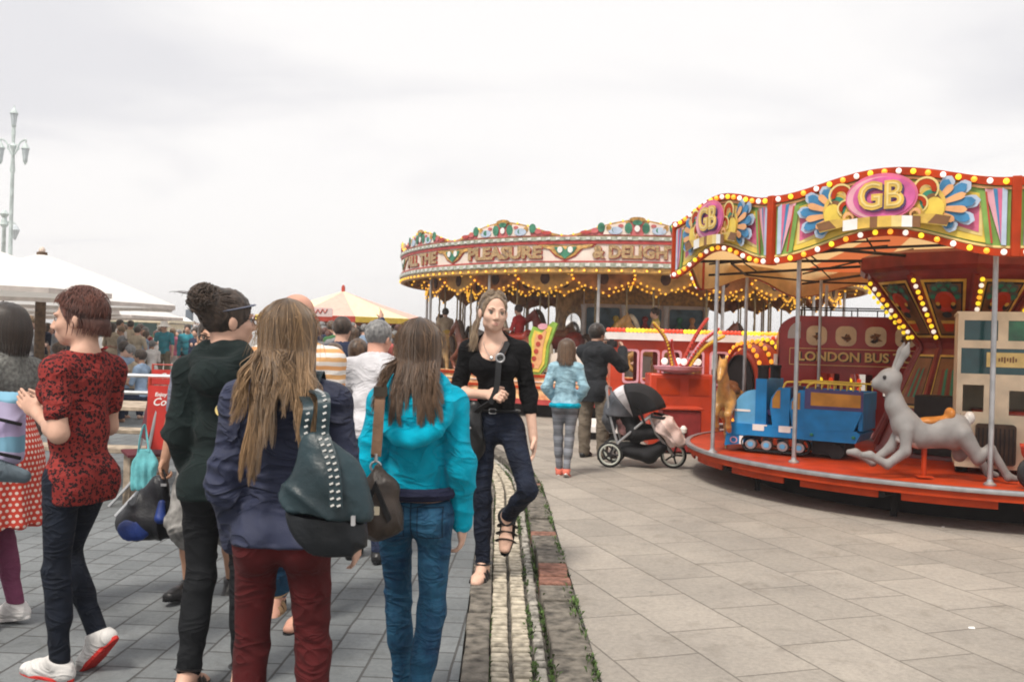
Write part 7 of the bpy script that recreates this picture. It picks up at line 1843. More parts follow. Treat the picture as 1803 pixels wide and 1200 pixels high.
hair_cap(J, t, h_dk, 0.012, low=-0.07, face_z=0.04, extra=lambda S: (S.ell(HP(J, 0.02, -0.10, 0.075), (0.060, 0.055, 0.058), k=0.02), S.ell(HP(J, 0.0, -0.075, 0.105), (0.05, 0.05, 0.04), k=0.02)), name='hair_base')
Hh = Hair(); rg = random.Random(8)
for i in range(420):     # combed back to the bun
    az = rg.uniform(-110, 110); el0 = rg.uniform(-22, 60)
    if abs(az) > 92: el0 = max(el0, 20)
    e = HP(J, 0.015 + rg.gauss(0, 0.02), -0.105, 0.065 + rg.gauss(0, 0.02)); Hh.lock([hdir(J, az, el0, 1.12), hdir(J, az * 0.6, (el0 + 25) / 2 + 6, 1.20), e], 0.0038, (rg.uniform(0, 0.4), rg.uniform(0.2, 0.8)), 4, 0.6, 0.4)
for i in range(300):     # loose curls of the bun
    c = HP(J, 0.02, -0.105, 0.085); d = V((rg.gauss(0, 1), rg.gauss(-0.3, 1), rg.gauss(0.4, 1))).normalized(); u = d.orthogonal().normalized(); w = d.cross(u); r_ = rg.uniform(0.01, 0.03); p0 = c + d * rg.uniform(0.048, 0.062)
    Hh.lock([p0 + (u * math.cos(a) + w * math.sin(a)) * r_ + d * 0.006 * math.sin(a * 1.5) for a in [rg.uniform(0, 6) + 0.9 * k for k in range(5)]], rg.uniform(0.002, 0.004), (rg.uniform(0, 0.5), rg.uniform(0.3, 1)), 4, 0.7, 0.3)
for i in range(10):
    c = HP(J, -0.02, -0.13, 0.10); Hh.lock([c, c + V((-0.03 + rg.gauss(0, .02), -0.02, 0.015)), c + V((-0.06 + rg.gauss(0, .02), -0.02, 0.0 + rg.gauss(0, .012)))], 0.0015, 0.4, 4, 0.7, 0.1)
Hh.build(h_dk, t)
b = MB(); b.tube([HP(J, 0.083 * math.cos(R(a)), -0.005 + 0.108 * math.sin(R(a)), 0.045 + 0.02 * math.sin(R(a))) for a in range(0, 360, 12)], 0.011, 6, close=True, flat=0.35); b.build('hair_band', fabric('grey blue jersey', (0.10, 0.11, 0.15)), t)
b = MB()
for sg in (-1, 1): b.tube([HP(J, sg * 0.034 + 0.024 * math.cos(a), 0.103, 0.0 + 0.018 * math.sin(a)) for a in [2 * PI * i / 14 for i in range(14)]], 0.0022, 5, close=True); b.tube([HP(J, sg * 0.058, 0.100, 0.004), HP(J, sg * 0.080, 0.0, 0.008)], 0.002, 5)
b.tube([HP(J, -0.01, 0.105, 0.004), HP(J, 0.01, 0.105, 0.004)], 0.002, 5); b.build('glasses', m_black, t)

# ------------------------------------------------------------------ woman in grey jacket and dotted skirt, cut by the left edge
Lc, yw = (-2.42, 4.35, 0), 74
t = person('dark haired woman in grey tweed jacket and red polka dot skirt', Lc, yw)
J = pose(1.53, 'f', L_arm=((-0.18, -0.16, -1), (0.12, 0.95, -0.25)), R_arm=((0.14, 0.0, -1), (0, 0.6, -0.8)), L_leg=((0, 0.10, -1), (0, -0.06, -1)), R_leg=((0.0, 0.22, -1), (0, -0.3, -1)), head=(10, 4, 0))
fdL, fdR = foot_dir(J, 'L', 0, 0), foot_dir(J, 'R', 10, 0)
body(J, t, sk); eyes(J, t)
top(J, t, mat('grey tweed', (0.20, 0.20, 0.185), 0.95, 0.3, 60, 0.7, 350, spec=0.1, sheen=0.04, crease=0.45, cscale=6), 0.024, 0.09, 1.0, fold=0.008, seed=37, elbow=0.010, collar=True, name='jacket')
S = SDF(0.05); s = J['s']; S.cone(J['waist'], J['hip'], 0.155 * s, 0.20 * s, flat=((0, 1, 0), 0.8)); S.cone(J['hip'], V((0, 0.0, 0.46)), 0.20 * s, 0.245 * s, flat=((0, 1, 0), 0.85)); S.clip((0, 0, 0.50), (0, 0, -1)); S.clip(J['waist'] + V((0, 0, 0.04)), (0, 0, 1))
S.mesh('skirt', dots('red polka dot', (0.52, 0.045, 0.025), (0.75, 0.60, 0.52)), t, 0.008, lambda P, Nn: 0.014 * np.sin(np.arctan2(P[:, 0], P[:, 1]) * 11 + 2 * vnoise(P * 4)) * np.clip((0.85 - P[:, 2]) / 0.4, 0, 1))
trousers(J, t, fabric('purple leggings', (0.20, 0.055, 0.11)), 0.004, 0.05, 0.97, fold=0.002, seed=38, name='leggings')
shoe(J, 'L', t, fdL, wht, wht, lace=wht); shoe(J, 'R', t, fdR, wht, wht, lace=wht)
h_bk = hair_mat('hair near black', (0.010, 0.008, 0.007), (0.055, 0.036, 0.026), 0.45)
hair_cap(J, t, h_bk, 0.02, low=-0.13, face_z=0.03, extra=lambda S: S.ell(HP(J, 0, -0.03, -0.05), (0.088, 0.092, 0.09), k=0.03), name='hair_base')
Hh = Hair(); rg = random.Random(5)
for i in range(420):
    az = rg.uniform(-118, 118); e = hdir(J, az, 0, 1.32); Hh.lock([hdir(J, az * 0.5, 86, 1.22), hdir(J, az * .9, 45, 1.28), e, e + V((0, 0, -0.06)), HP(J, *(J['hr'].transposed() @ (e - J['hc']) / J['hs'] * 0.9)) + V((0, 0, -0.115 - 0.03 * rg.random()))], 0.004, (rg.uniform(0, 0.4), rg.uniform(0.2, 0.9)), 4, 0.6, 0.2)
Hh.build(h_bk, t)
bag = thing('backpack', 'lavender and pale blue bag with dark straps at the left edge', 'backpack', at(8, 755, 3.95))
S = SDF(0.04); S.box((0, 0, 0), (0.085, 0.06, 0.16), 0.05); S.mesh('pouch', stripes('lavender cloth', [(0.40, 0.33, 0.52), (0.45, 0.40, 0.58), (0.16, 0.34, 0.46)], 0.21, 0.05), bag, 0.008, folds(0.006, 12, 12, 1))
for z in (0.045, -0.10):
    b = MB(); b.tube(spline([(-0.09, -0.05, z), (0.0, -0.095, z + 0.01), (0.09, -0.03, z - 0.02)], 6), 0.008, 6); b.build('strap', blkl, bag)
S = SDF(0.03); S.cone((0.01, -0.06, -0.17), (0.10, -0.02, -0.20), 0.05, 0.03); S.mesh('flap', fabric('grey blue nylon', (0.13, 0.17, 0.20)), bag, 0.008)

# ------------------------------------------------------------------ bald man with sunglasses
Lc, yw = (-1.095, 4.60, 0), 180
t = person('bald man in sunglasses and an orange and white striped shirt facing the viewer', Lc, yw)
J = pose(1.645, 'm', L_arm=((-0.10, 0, -1), (0.0, 0.3, -1)), R_arm=((0.10, -0.05, -1), (0, 0.2, -1)), L_leg=((-0.04, 0.16, -1), (0, -0.04, -1)), R_leg=((0.03, -0.1, -1), (0, -0.3, -1)), head=(-40, 0, 0))
fdL, fdR = foot_dir(J, 'L', 0, 12), foot_dir(J, 'R', 20, 0)
body(J, t, SKIN('skin ruddy', (0.55, 0.29, 0.21)), feet={'L': fdL, 'R': fdR}, belly=1.15)
top(J, t, stripes('orange stripe', [(0.62, 0.30, 0.12), (0.66, 0.60, 0.55), (0.62, 0.34, 0.14), (0.70, 0.66, 0.62)], 0.085, 0.02), 0.018, -0.06, 0.45, fold=0.006, seed=41, belly=1.15)
trousers(J, t, denim('blue denim', (0.008, 0.03, 0.075), (0.025, 0.10, 0.18)), 0.014, 0.08, 0.94, knee=0.008, cuffr=0.010, fold=0.008, seed=42, name='jeans')
m_tanl = mat('tan leather', (0.27, 0.165, 0.085), 0.6, 0.2, 20, 0.3, 120); sandal(J, 'L', t, fdL, m_tanl, blk); sandal(J, 'R', t, fdR, m_tanl, blk)
b = MB()
for sg in (-1, 1): b.ball(HP(J, sg * 0.034, 0.092, 0.0), 0.026, 10, sc=(1, 0.35, 0.8), rot=J['hr']); b.tube([HP(J, sg * 0.058, 0.092, 0.004), HP(J, sg * 0.082, 0.0, 0.006)], 0.003, 6)
b.tube([HP(J, -0.012, 0.103, 0.006), HP(J, 0.012, 0.103, 0.006)], 0.003, 6); b.build('sunglasses', mat('dark lens', (0.008, 0.009, 0.012), 0.1, 0), t)

# ------------------------------------------------------------------ man in grey T-shirt carrying the holdall
Lc, yw = (-1.62, 4.95, 0), 176
t = person('man in glasses, grey T-shirt and shorts, half hidden behind the bun haired woman', Lc, yw)
J = pose(1.53, 'm', R_arm=((0.22, 0.04, -1), (0.10, 0.16, -1)), L_leg=((-0.02, -0.1, -1), (0, -0.3, -1)), R_leg=((0.03, 0.30, -1), (0.0, -0.22, -1)), head=(12, 2, 0))
fdL, fdR = foot_dir(J, 'L', 30, 0), foot_dir(J, 'R', -8, 14)
body(J, t, sk3, bare=True, belly=1.1, hands={'R': (V((0.05, 0.05, -1)), V((-1, 0.2, 0)), 1.2)}); eyes(J, t)
top(J, t, fabric('grey blue marl', (0.19, 0.20, 0.255)), 0.018, -0.07, 0.40, fold=0.006, seed=47, belly=1.1)
trousers(J, t, mat('grey check cotton', (0.23, 0.225, 0.215), 0.9, 0.4, 18, 0.3, 300), 0.030, 0.06, 0.22, knee=0.025, fold=0.010, seed=48, name='shorts')
shoe(J, 'L', t, fdL, blkl, blk); shoe(J, 'R', t, fdR, blkl, blk)
hair_cap(J, t, h_dk, 0.008, low=-0.05, face_z=0.05)
b = MB()
for sg in (-1, 1): b.tube([HP(J, sg * 0.034 + 0.022 * math.cos(a), 0.103, 0.016 * math.sin(a)) for a in [2 * PI * i / 14 for i in range(14)]], 0.003, 5, close=True); b.tube([HP(J, sg * 0.056, 0.100, 0.004), HP(J, sg * 0.080, 0.0, 0.006)], 0.0025, 5)
b.tube([HP(J, -0.012, 0.106, 0.004), HP(J, 0.012, 0.106, 0.004)], 0.003, 5); b.build('glasses', m_black, t)
hw = body_pt(yw, Lc, J['Rwr'] + V((0.0, 0.01, -0.085)))
bag = thing('holdall', 'black and blue drawstring holdall held in a hand at knee height', 'bag', hw)
S = SDF(0.03); S.chain([(0.01, 0, 0.0), (-0.03, 0, -0.08), (-0.08, 0, -0.22)], [0.020, 0.065, 0.135], flat=((0, 1, 0), 0.7)); S.ell((-0.085, 0, -0.26), (0.165, 0.10, 0.095)); S.cone((0.03, 0, -0.18), (0.05, 0, -0.28), 0.05, 0.06, flat=((0, 1, 0), 0.7))
S.mesh('pouch', mat('black nylon', (0.010, 0.011, 0.015), 0.45, 0.3, 8, 0.2, 80), bag, 0.008, folds(0.014, 11, 8, 3))
S = SDF(0.02); S.ell((-0.125, -0.070, -0.285), (0.095, 0.032, 0.062)); S.mesh('end_panel', mat('royal blue nylon', (0.012, 0.035, 0.18), 0.5, 0.3, 8, 0.2, 80), bag, 0.008, folds(0.006, 12, 12, 6))
S = SDF(0.02); S.cone((0.015, -0.062, -0.14), (0.02, -0.085, -0.22), 0.02, 0.03); S.mesh('side_panel', MATS['royal blue nylon'], bag, 0.007, folds(0.004, 12, 12, 6))
b = MB(); b.tube(spline([(0.035, -0.03, -0.07), (0.02, -0.035, 0.0), (0.0, -0.012, 0.030), (-0.012, 0.01, -0.01), (-0.01, 0.02, -0.08)], 5), 0.010, 6, flat=0.5); b.build('strap', blkl, bag)
b = MB(); b.box((0.018, -0.045, -0.045), (0.03, 0.008, 0.014)); b.build('buckle', m_chrome, bag)

# ------------------------------------------------------------------ woman in black walking towards the viewer along the channel
Lc, yw = (-0.075, 5.52, 0.0), 174
t = person('woman in a black scoop neck top and dark jeans walking along the stone channel', Lc, yw)
J = pose(1.73, 'f', g=0.84, R_arm=((0.26, -0.05, -1), (-0.86, 0.62, 0.02)), L_arm=((-0.20, -0.08, -1), (-0.16, 0.22, -1)), R_leg=((-0.03, 0.06, -1), (-0.03, -0.05, -1)), L_leg=((-0.40, 0.74, -1), (0.42, -0.88, -0.62)), lean=(0.06, 0.02), head=(20, -2, -3), sh=0.97)
J8 = J; fdR, fdL = foot_dir(J, 'R', 2, 4), foot_dir(J, 'L', 62, 6)
body(J, t, SKIN('skin warm', (0.63, 0.40, 0.30)), hands={'R': (V((-0.75, 0.55, 0.05)), V((0.0, -0.5, -0.3)), 1.15), 'L': (V((-0.10, 0.30, -1)), V((1, 0.2, 0)), 0.45)}, feet={'L': fdL, 'R': fdR}, vox=0.0055, bust=0.9)
eyes(J, t, iris=(0.12, 0.10, 0.07), brow=(0.14, 0.085, 0.055))
m_blkt = mat('black jersey', (0.0075, 0.0075, 0.0085), 0.9, 0.2, 7, 0.25, 420, spec=0.12, sheen=0.0, crease=0.45, cscale=6)
top(J, t, m_blkt, 0.010, 0.11, 1.0, neck=((0, 0.075, -0.005), (0.098, 0.10, 0.118)), fold=0.004, seed=53, bust=0.9, sleeves={'R': 0.58, 'L': 0.66}, sx=5, sz=12)
trousers(J, t, denim('indigo denim', (0.004, 0.006, 0.014), (0.014, 0.021, 0.042)), 0.007, 0.125, 0.97, fold=0.005, seed=54, name='jeans')
b = MB(); b.tube([J['hip'] + V((0.122 * math.cos(2 * PI * i / 36), -0.004 + 0.092 * math.sin(2 * PI * i / 36), 0.118)) for i in range(36)], 0.019, 8, close=True, flat=0.4); bl_ = b.build('belt', blkl, t)
b = MB(); b.tube([J['hip'] + V((0.02 + x, 0.097, 0.118 + z)) for x, z in rrect(-0.020, 0.020, -0.014, 0.014, 0.006)], 0.003, 6, close=True); b.build('buckle', m_chrome, bl_)
sandal(J, 'R', t, fdR, blkl, blk); sandal(J, 'L', t, fdL, blkl, blk)
h_lb = hair_mat('hair light brown', (0.075, 0.050, 0.032), (0.38, 0.27, 0.17), 0.5)
hair_cap(J, t, h_lb, 0.004, low=-0.05, face_z=0.052, face=(0.078, 0.095, 0.112), name='hair_base')
Hh = Hair(); rg = random.Random(12)
for i in range(1500):    # swept back from the forehead
    az = rg.uniform(60, 172) * (1 if i % 2 else -1); el0 = (-12 if abs(az) < 92 else 6) + 52 * max(0, (abs(az) - 80) / 92) ** 0.8 + rg.uniform(0, 40)
    e = hdir(J, az * 0.25, 5 + rg.gauss(0, 12), 1.15); Hh.lock([hdir(J, az, el0, 1.06), hdir(J, az * 0.85, el0 * 0.8 + 9, 1.13), hdir(J, az * 0.6, (el0 + 30) / 2 + 12, 1.15), e], rg.uniform(0.0016, 0.003), (rg.uniform(0.1, 0.6), rg.uniform(0.1, 0.8)), 4, 0.6, 0.3)
for i in range(120):    # tail falling in front of her right shoulder
    r1 = lambda k: rg.gauss(0, k); e = HP(J, 0.075 + r1(.006), -0.03 + r1(.01), -0.02)
    Hh.lock([hdir(J, 60 + r1(12), 10, 1.10), e, HP(J, 0.098 + r1(.008), -0.005 + r1(.01), -0.09), HP(J, 0.105 + r1(.012), 0.005 + r1(.012), -0.15 - 0.03 * rg.random()), HP(J, 0.108 + r1(.014), 0.01 + r1(.012), -0.19 - 0.05 * rg.random())], 0.0022, (rg.uniform(0.2, 0.6), rg.uniform(0.6, 1.0)), 4, 0.6, 0.2)
Hh.build(h_lb, t)
b = MB(); nb = J['nb']; P = spline([nb + V((0.058, 0.0, 0.01)), nb + V((0.052, 0.062, -0.04)), nb + V((0.0, 0.10, -0.105)), nb + V((-0.052, 0.062, -0.04)), nb + V((-0.058, 0.0, 0.01))], 8); b.tube(P, 0.0016, 5); b.ball(nb + V((0.0, 0.106, -0.115)), 0.013, 10, sc=(1, 0.5, 1)); b.build('necklace', mat('silver', (0.75, 0.74, 0.72), 0.25, 0, metal=0.8), t)
bag = thing('shoulder_bag', 'black slouchy bag on a cross body strap with a silver ring', 'handbag', (0, 0, 0))
W = lambda p: body_pt(yw, Lc, p); C_ = J['chest']; Ls = J['Lsh']
hb = J['Rwr'] + V((-0.05, 0.05, 0.0))
ribbon('strap', [W(Ls + V((0.07, -0.09, 0.02))), W(Ls + V((0.075, -0.01, 0.078))), W(Ls + V((0.085, 0.09, 0.02))), W(C_ + V((-0.045, 0.158, 0.03))), W(hb + V((-0.01, 0.005, 0.05))), W(hb + V((0.025, 0.01, -0.05)))], 0.034, 0.006, blkl, bag, n=6)
q = MB(); p = W(C_ + V((-0.05, 0.166, 0.035))); q.tube([(0.024 * math.cos(a), 0, 0.024 * math.sin(a)) for a in [2 * PI * i / 20 for i in range(20)]], 0.006, 8, close=True); q.build('ring', m_chrome, bag, loc=p)
bc = W(V((0.20, 0.09, 0.90)))
S = SDF(0.05); S.chain([bc + V((0.06, -0.03, 0.13)), bc + V((0.0, -0.02, 0.0)), bc + V((-0.015, 0, -0.10))], [0.045, 0.12, 0.125], flat=((0, 1, 0), 0.55)); S.ell(bc + V((0.0, 0, -0.10)), (0.145, 0.065, 0.10)); S.mesh('pouch', blkl, bag, 0.008, folds(0.014, 9, 9, 7))
for k in range(3):
    q = MB(); q.ball(bc + V((-0.03 + 0.04 * k, -0.078, 0.06 - 0.02 * k)), 0.008, 8); q.build('rivet', m_chrome, bag)
ribbon('strap', [W(hb + V((0.025, 0.01, -0.04))), bc + V((0.075, -0.05, 0.10)), bc + V((0.085, -0.06, 0.0)), bc + V((0.05, -0.07, -0.10))], 0.03, 0.006, blkl, bag, n=5)

# ------------------------------------------------------------------ child in pale blue and man photographing
p = gnd(992, 838, PZ); Lc = (p.x, p.y + 0.05, PZ)
t = person('girl in a pale blue jumper and striped grey leggings walking away beside the pram', Lc, -8)
J = pose(1.46, 'f', L_arm=((-0.34, -0.22, -1), (0.40, 0.75, -0.7)), R_arm=((0.34, -0.22, -1), (-0.40, 0.75, -0.7)), L_leg=((0.02, 0.14, -1), (0.06, 0.02, -1)), R_leg=((-0.05, -0.02, -1), (-0.05, -0.28, -1)), head=(0, 6, 0), sh=0.95)
fdL, fdR = foot_dir(J, 'L', 0, 0), foot_dir(J, 'R', 25, 0)
body(J, t, sk2, vox=0.009)
top(J, t, mat('pale blue knit', (0.25, 0.40, 0.47), 0.95, 0.28, 18, 0.5, 160, sheen=0.05, var2=(0.17, 0.29, 0.36), crease=0.45, cscale=6), 0.016, 0.02, 1.0, fold=0.006, seed=61, vox=0.010, name='jumper', bust=0, elbow=0.008)
b = MB(); b.tube([J['hip'] + V((0.148 * math.cos(2 * PI * i / 30), -0.018 + 0.108 * math.sin(2 * PI * i / 30), 0.005)) for i in range(30)], 0.028, 8, close=True); b.build('undershirt', m_tq, t)
trousers(J, t, stripes('grey stripe', [(0.15, 0.16, 0.18), (0.21, 0.22, 0.25), (0.11, 0.115, 0.13)], 0.12, 0.03), 0.006, 0.0, 0.96, fold=0.003, seed=62, vox=0.010, name='leggings')
m_cor = fabric('coral canvas', (0.62, 0.16, 0.11)); shoe(J, 'L', t, fdL, m_cor, wht); shoe(J, 'R', t, fdR, m_cor, wht)
hair_cap(J, t, h_tq, 0.018, low=-0.10, extra=lambda S: S.ell(HP(J, 0, -0.035, -0.07), (0.092, 0.075, 0.09), k=0.03), name='hair_base')
Hh = Hair(); rg = random.Random(6)
for i in range(260):
    az = rg.uniform(-105, 105); e = hdir(J, az, 0, 1.30); Hh.lock([hdir(J, az * 0.4, 86, 1.2), hdir(J, az * .9, 40, 1.27), e, e + V((0, -0.005, -0.09)), e + V((rg.gauss(0, .01), 0.0, -0.14 - 0.05 * rg.random()))], 0.006, (rg.uniform(0, 0.5), rg.uniform(0.3, 1)), 4, 0.6, 0.2)
Hh.build(h_tq, t)
p = gnd(1044, 806, PZ); Lc = (p.x, p.y, PZ)
t = person('man in a black coat and khaki trousers holding a camera up to his face', Lc, -38)
J = pose(1.68, 'm', L_arm=((-0.10, 0.75, -0.55), (0.22, 0.75, 0.95)), R_arm=((0.35, 0.55, -0.55), (-0.35, 0.55, 0.90)), L_leg=((-0.12, 0.0, -1), (-0.02, 0, -1)), R_leg=((0.12, 0.0, -1), (0.02, 0, -1)), head=(-8, 4, 0))
fdL, fdR = foot_dir(J, 'L', 0, -10), foot_dir(J, 'R', 0, 12)
body(J, t, sk, vox=0.009, hands={'L': (V((0.3, 0.5, 0.6)), V((0.9, -0.3, 0)), 0.9), 'R': (V((-0.3, 0.5, 0.6)), V((-0.9, -0.3, 0)), 0.9)})
top(J, t, mat('black coat cloth', (0.010, 0.012, 0.016), 0.8, 0.2, 6, 0.3, 300, sheen=0.02, crease=0.45, cscale=6), 0.034, -0.16, 1.0, fold=0.010, seed=67, vox=0.011, hood=True, name='coat', elbow=0.012)
trousers(J, t, fabric('khaki cotton', (0.155, 0.125, 0.095)), 0.020, 0.05, 1.0, knee=0.012, cuffr=0.018, fold=0.010, seed=68, vox=0.010)
shoe(J, 'L', t, fdL, blkl, blk); shoe(J, 'R', t, fdR, blkl, blk)
hair_cap(J, t, h_bk, 0.020, low=-0.085)
cp = (J['Lwr'] + J['Rwr']) / 2 + V((0, 0.02, 0.07)); cm_ = thing('camera_held', 'small black camera held up by the man in the black coat', 'camera', body_pt(-38, Lc, cp), R(-38))
b = MB(); b.box((0, 0, 0), (0.13, 0.055, 0.085)); b.box((0, -0.005, 0.05), (0.05, 0.05, 0.025)); b.build('case', m_black, cm_, bevel=0.008)
b = MB(); b.lathe([(0.035, 0), (0.035, 0.06), (0.03, 0.065), (0, 0.065)], n=16); o = b.build('lens', m_black, cm_); o.rotation_euler = (R(-90), 0, 0); o.location = (0, 0.028, 0)

# ------------------------------------------------------------------ pushchair
pa, pb = gnd(1077, 818, PZ), gnd(1185, 824, PZ)
pr = thing('pushchair', 'black three wheeled pushchair with a grey and black hood, parked on the plaza', 'pushchair', ((pa.x + pb.x) / 2, (pa.y + pb.y) / 2, PZ), math.atan2(pb.y - pa.y, pb.x - pa.x))
hw_ = (pb - pa).length / 2
def wheel(x, y, r, par):
    b = MB(); b.tube([(x + (r - 0.022) * math.cos(a), y, r + (r - 0.022) * math.sin(a)) for a in [2 * PI * i / 28 for i in range(28)]], 0.022, 8, close=True); w = b.build('wheel', mat('tyre black', (0.015, 0.015, 0.015), 0.8, 0.1), par)
    b = MB(); b.tube([(x + (r - 0.035) * math.cos(a), y - 0.012, r + (r - 0.035) * math.sin(a)) for a in [2 * PI * i / 28 for i in range(28)]], 0.013, 6, close=True); b.build('rim', mat('pale rim', (0.50, 0.52, 0.46), 0.5, 0.1), w)
    b = MB()
    for i in range(5): a = 2 * PI * i / 5; b.tube([(x, y, r), (x + (r - 0.04) * math.cos(a), y, r + (r - 0.04) * math.sin(a))], 0.012, 6)
    b.tube([(x, y - 0.03, r), (x, y + 0.03, r)], 0.03, 10); b.build('spokes', m_black, w)
wheel(-hw_, -0.24, 0.15, pr); wheel(-hw_, 0.24, 0.15, pr); wheel(hw_, 0.0, 0.155, pr)
b = MB()
for y in (-0.22, 0.22): b.tube([(-hw_, y, 0.15), (-hw_ + 0.10, y, 0.30), (-0.02, y, 0.52), (0.10, y, 0.62)], 0.016, 8); b.tube([(0.08, y, 0.62), (0.16, y * 0.8, 0.42), (hw_ - 0.06, y * 0.3, 0.24), (hw_, y * 0.2, 0.155)], 0.016, 8); b.tube([(-hw_ + 0.08, y, 0.28), (-hw_ - 0.02, y, 0.62), (-hw_ - 0.06, y, 0.90)], 0.015, 8)
b.tube([(-hw_ - 0.06, -0.22, 0.90), (-hw_ - 0.08, 0, 0.93), (-hw_ - 0.06, 0.22, 0.90)], 0.02, 8); b.tube([(-hw_, -0.24, 0.15), (-hw_, 0.24, 0.15)], 0.012, 6); b.build('frame', m_chrome, pr)
m_bfab = mat('black pram cloth', (0.010, 0.010, 0.012), 0.8, 0.2, 8, 0.2, 200); m_gfab = mat('grey pram cloth', (0.10, 0.105, 0.12), 0.7, 0.35, 6, 0.2, 150, var2=(0.04, 0.045, 0.055))
S = SDF(0.04); S.chain([(-0.20, 0, 0.62), (-0.08, 0, 0.40), (0.20, 0, 0.42)], [0.10, 0.11, 0.08], flat=((0, 1, 0), 2.1)); S.chain([(-0.22, 0, 0.20), (0.08, 0, 0.15), (0.24, 0, 0.26)], [0.09, 0.10, 0.07], flat=((0, 1, 0), 2.0)); S.mesh('seat', m_bfab, pr, 0.012, folds(0.006, 8, 8, 1))
def hood_part(a0, a1, m, nm):
    b = MB(); n1, n2 = 8, 14; R1, R2 = 0.375, 0.285
    for i in range(n1 + 1):
        a = R(a0 + (a1 - a0) * i / n1)
        for j in range(n2 + 1):
            q = -1 + 2 * j / n2; w = R1 * (1 - 0.25 * abs(q) ** 2.5); b.v.append((-0.10 + w * math.cos(a), 0.26 * q, 0.62 + w * 0.98 * math.sin(a)))
    for i in range(n1):
        for j in range(n2): k = i * (n2 + 1) + j; b.f.append((k, k + 1, k + n2 + 2, k + n2 + 1)); b.m.append(0)
    for sg, j in ((-1, 0), (1, n2)):
        c = len(b.v); b.v.append((-0.10, 0.265 * sg, 0.60))
        for i in range(n1): f = (i * (n2 + 1) + j, (i + 1) * (n2 + 1) + j, c); b.f.append(f if sg < 0 else f[::-1]); b.m.append(0)
    o = b.build(nm, m, pr); s_ = o.modifiers.new('thickness', 'SOLIDIFY'); s_.thickness = 0.012; s_.offset = -1; return o
hood_part(15, 110, m_bfab, 'hood'); hood_part(112, 134, mat('silver grey cloth', (0.50, 0.48, 0.50), 0.6, 0.25, 6), 'hood_panel'); hood_part(135, 185, m_gfab, 'hood_back')
b = MB(); b.tube(spline([(0.10, -0.25, 0.62), (0.24, -0.22, 0.60), (0.28, 0, 0.60), (0.24, 0.22, 0.60), (0.10, 0.25, 0.62)], 5), 0.018, 8); b.build('bumper_bar', m_bfab, pr)
b = MB(); b.tube([(-0.04, -0.262, 0.70), (0.04, -0.262, 0.52)], 0.026, 8, flat=0.5); b.build('hood_hinge', blkl, pr)
S = SDF(0.02); S.chain([(-0.38, -0.10, 0.72), (-0.40, -0.10, 0.55), (-0.36, -0.1, 0.45)], [0.05, 0.08, 0.06], flat=((0, 1, 0), 1.5)); S.mesh('hanging_jacket', mat('dark grey nylon', (0.06, 0.062, 0.07), 0.7, 0.3, 8), pr, 0.012, folds(0.012, 9, 7, 3))
bk = thing('blanket', 'pale pink fleece blanket draped over the front of the pushchair', 'blanket', pr.location, pr.rotation_euler.z)
S = SDF(0.05); S.chain([(0.14, -0.08, 0.56), (0.26, -0.12, 0.50), (0.38, -0.10, 0.36), (0.46, -0.08, 0.30)], [0.06, 0.12, 0.10, 0.05], flat=((0, 1, 0), 1.3)); S.mesh('fleece', mat('pale pink fleece', (0.62, 0.47, 0.43), 0.95, 0.2, 9, 0.6, 120, sheen=0.1), bk, 0.010, folds(0.022, 9, 9, 5))
tb = person('toddler in pink lying inside the pushchair', pr.location, math.degrees(pr.rotation_euler.z))
S = SDF(0.03); S.chain([(-0.22, -0.05, 0.44), (-0.08, -0.06, 0.40), (0.05, -0.08, 0.44)], [0.075, 0.085, 0.05]); S.ell((-0.26, -0.05, 0.56), (0.075, 0.075, 0.085)); S.cone((-0.20, -0.13, 0.48), (-0.05, -0.19, 0.42), 0.03, 0.025); S.mesh('body', [mat('toddler pink', (0.58, 0.30, 0.29), 0.8, 0.3, 12)], tb, 0.010)
S = SDF(0.02); S.ell((-0.27, -0.05, 0.585), (0.08, 0.08, 0.075)); S.sub('ell', (-0.20, -0.09, 0.55), (0.07, 0.08, 0.08)); S.mesh('hair', h_tq, tb, 0.010)

# ------------------------------------------------------------------ the crowd: a few modelled stances, copied and dressed one by one
def stance(kw, seat=False, sleeve=1.0, long_=False, vox=0.02):
    J = pose(**kw); t = thing('person', None, None); fd = {a: foot_dir(J, a, 6, 0) for a in 'LR'}
    body(J, t, sk, feet=fd, vox=vox); top(J, t, blk, 0.018, -0.03, sleeve, fold=0.008, vox=vox, bust=0.6, seed=len(kw)); trousers(J, t, blk, 0.014, 0.06, 0.96, knee=0.006, cuffr=0.008, vox=vox)
    hair_cap(J, t, h_dk, 0.016, low=-0.11 if long_ else -0.06, vox=vox * 0.75, extra=(lambda S: S.ell(HP(J, 0, -0.045, -0.08), (0.085, 0.065, 0.11), k=0.03)) if long_ else None)
    return t
W1 = dict(L_leg=((-0.02, 0.25, -1), (0, 0.02, -1)), R_leg=((0.02, -0.08, -1), (0, -0.35, -1)))
SEAT = dict(L_leg=((-0.10, 1, -0.10), (0, 0.05, -1)), R_leg=((0.10, 1, -0.10), (0, 0.05, -1)))
protos = {'f': stance(dict(H=1.62, sex='f', **W1), long_=True), 'fs': stance(dict(H=1.66, sex='f', L_arm=((-0.25, 0.1, -1), (0.5, 0.9, -0.2))), sleeve=0.45, long_=True), 'm': stance(dict(H=1.74, sex='m', **W1)), 'ms': stance(dict(H=1.76, sex='m', R_arm=((0.3, 0.1, -1), (-0.5, 0.9, 0.1))), sleeve=0.42),
    'mu': stance(dict(H=1.75, sex='m', R_arm=((0.35, 0.5, 0.2), (-0.1, 0.3, 1)))), 's': stance(dict(H=1.64, sex='f', **SEAT, L_arm=((-0.2, 0.3, -1), (0.3, 1, 0.0)), R_arm=((0.2, 0.3, -1), (-0.3, 1, 0.0))), sleeve=0.5)}
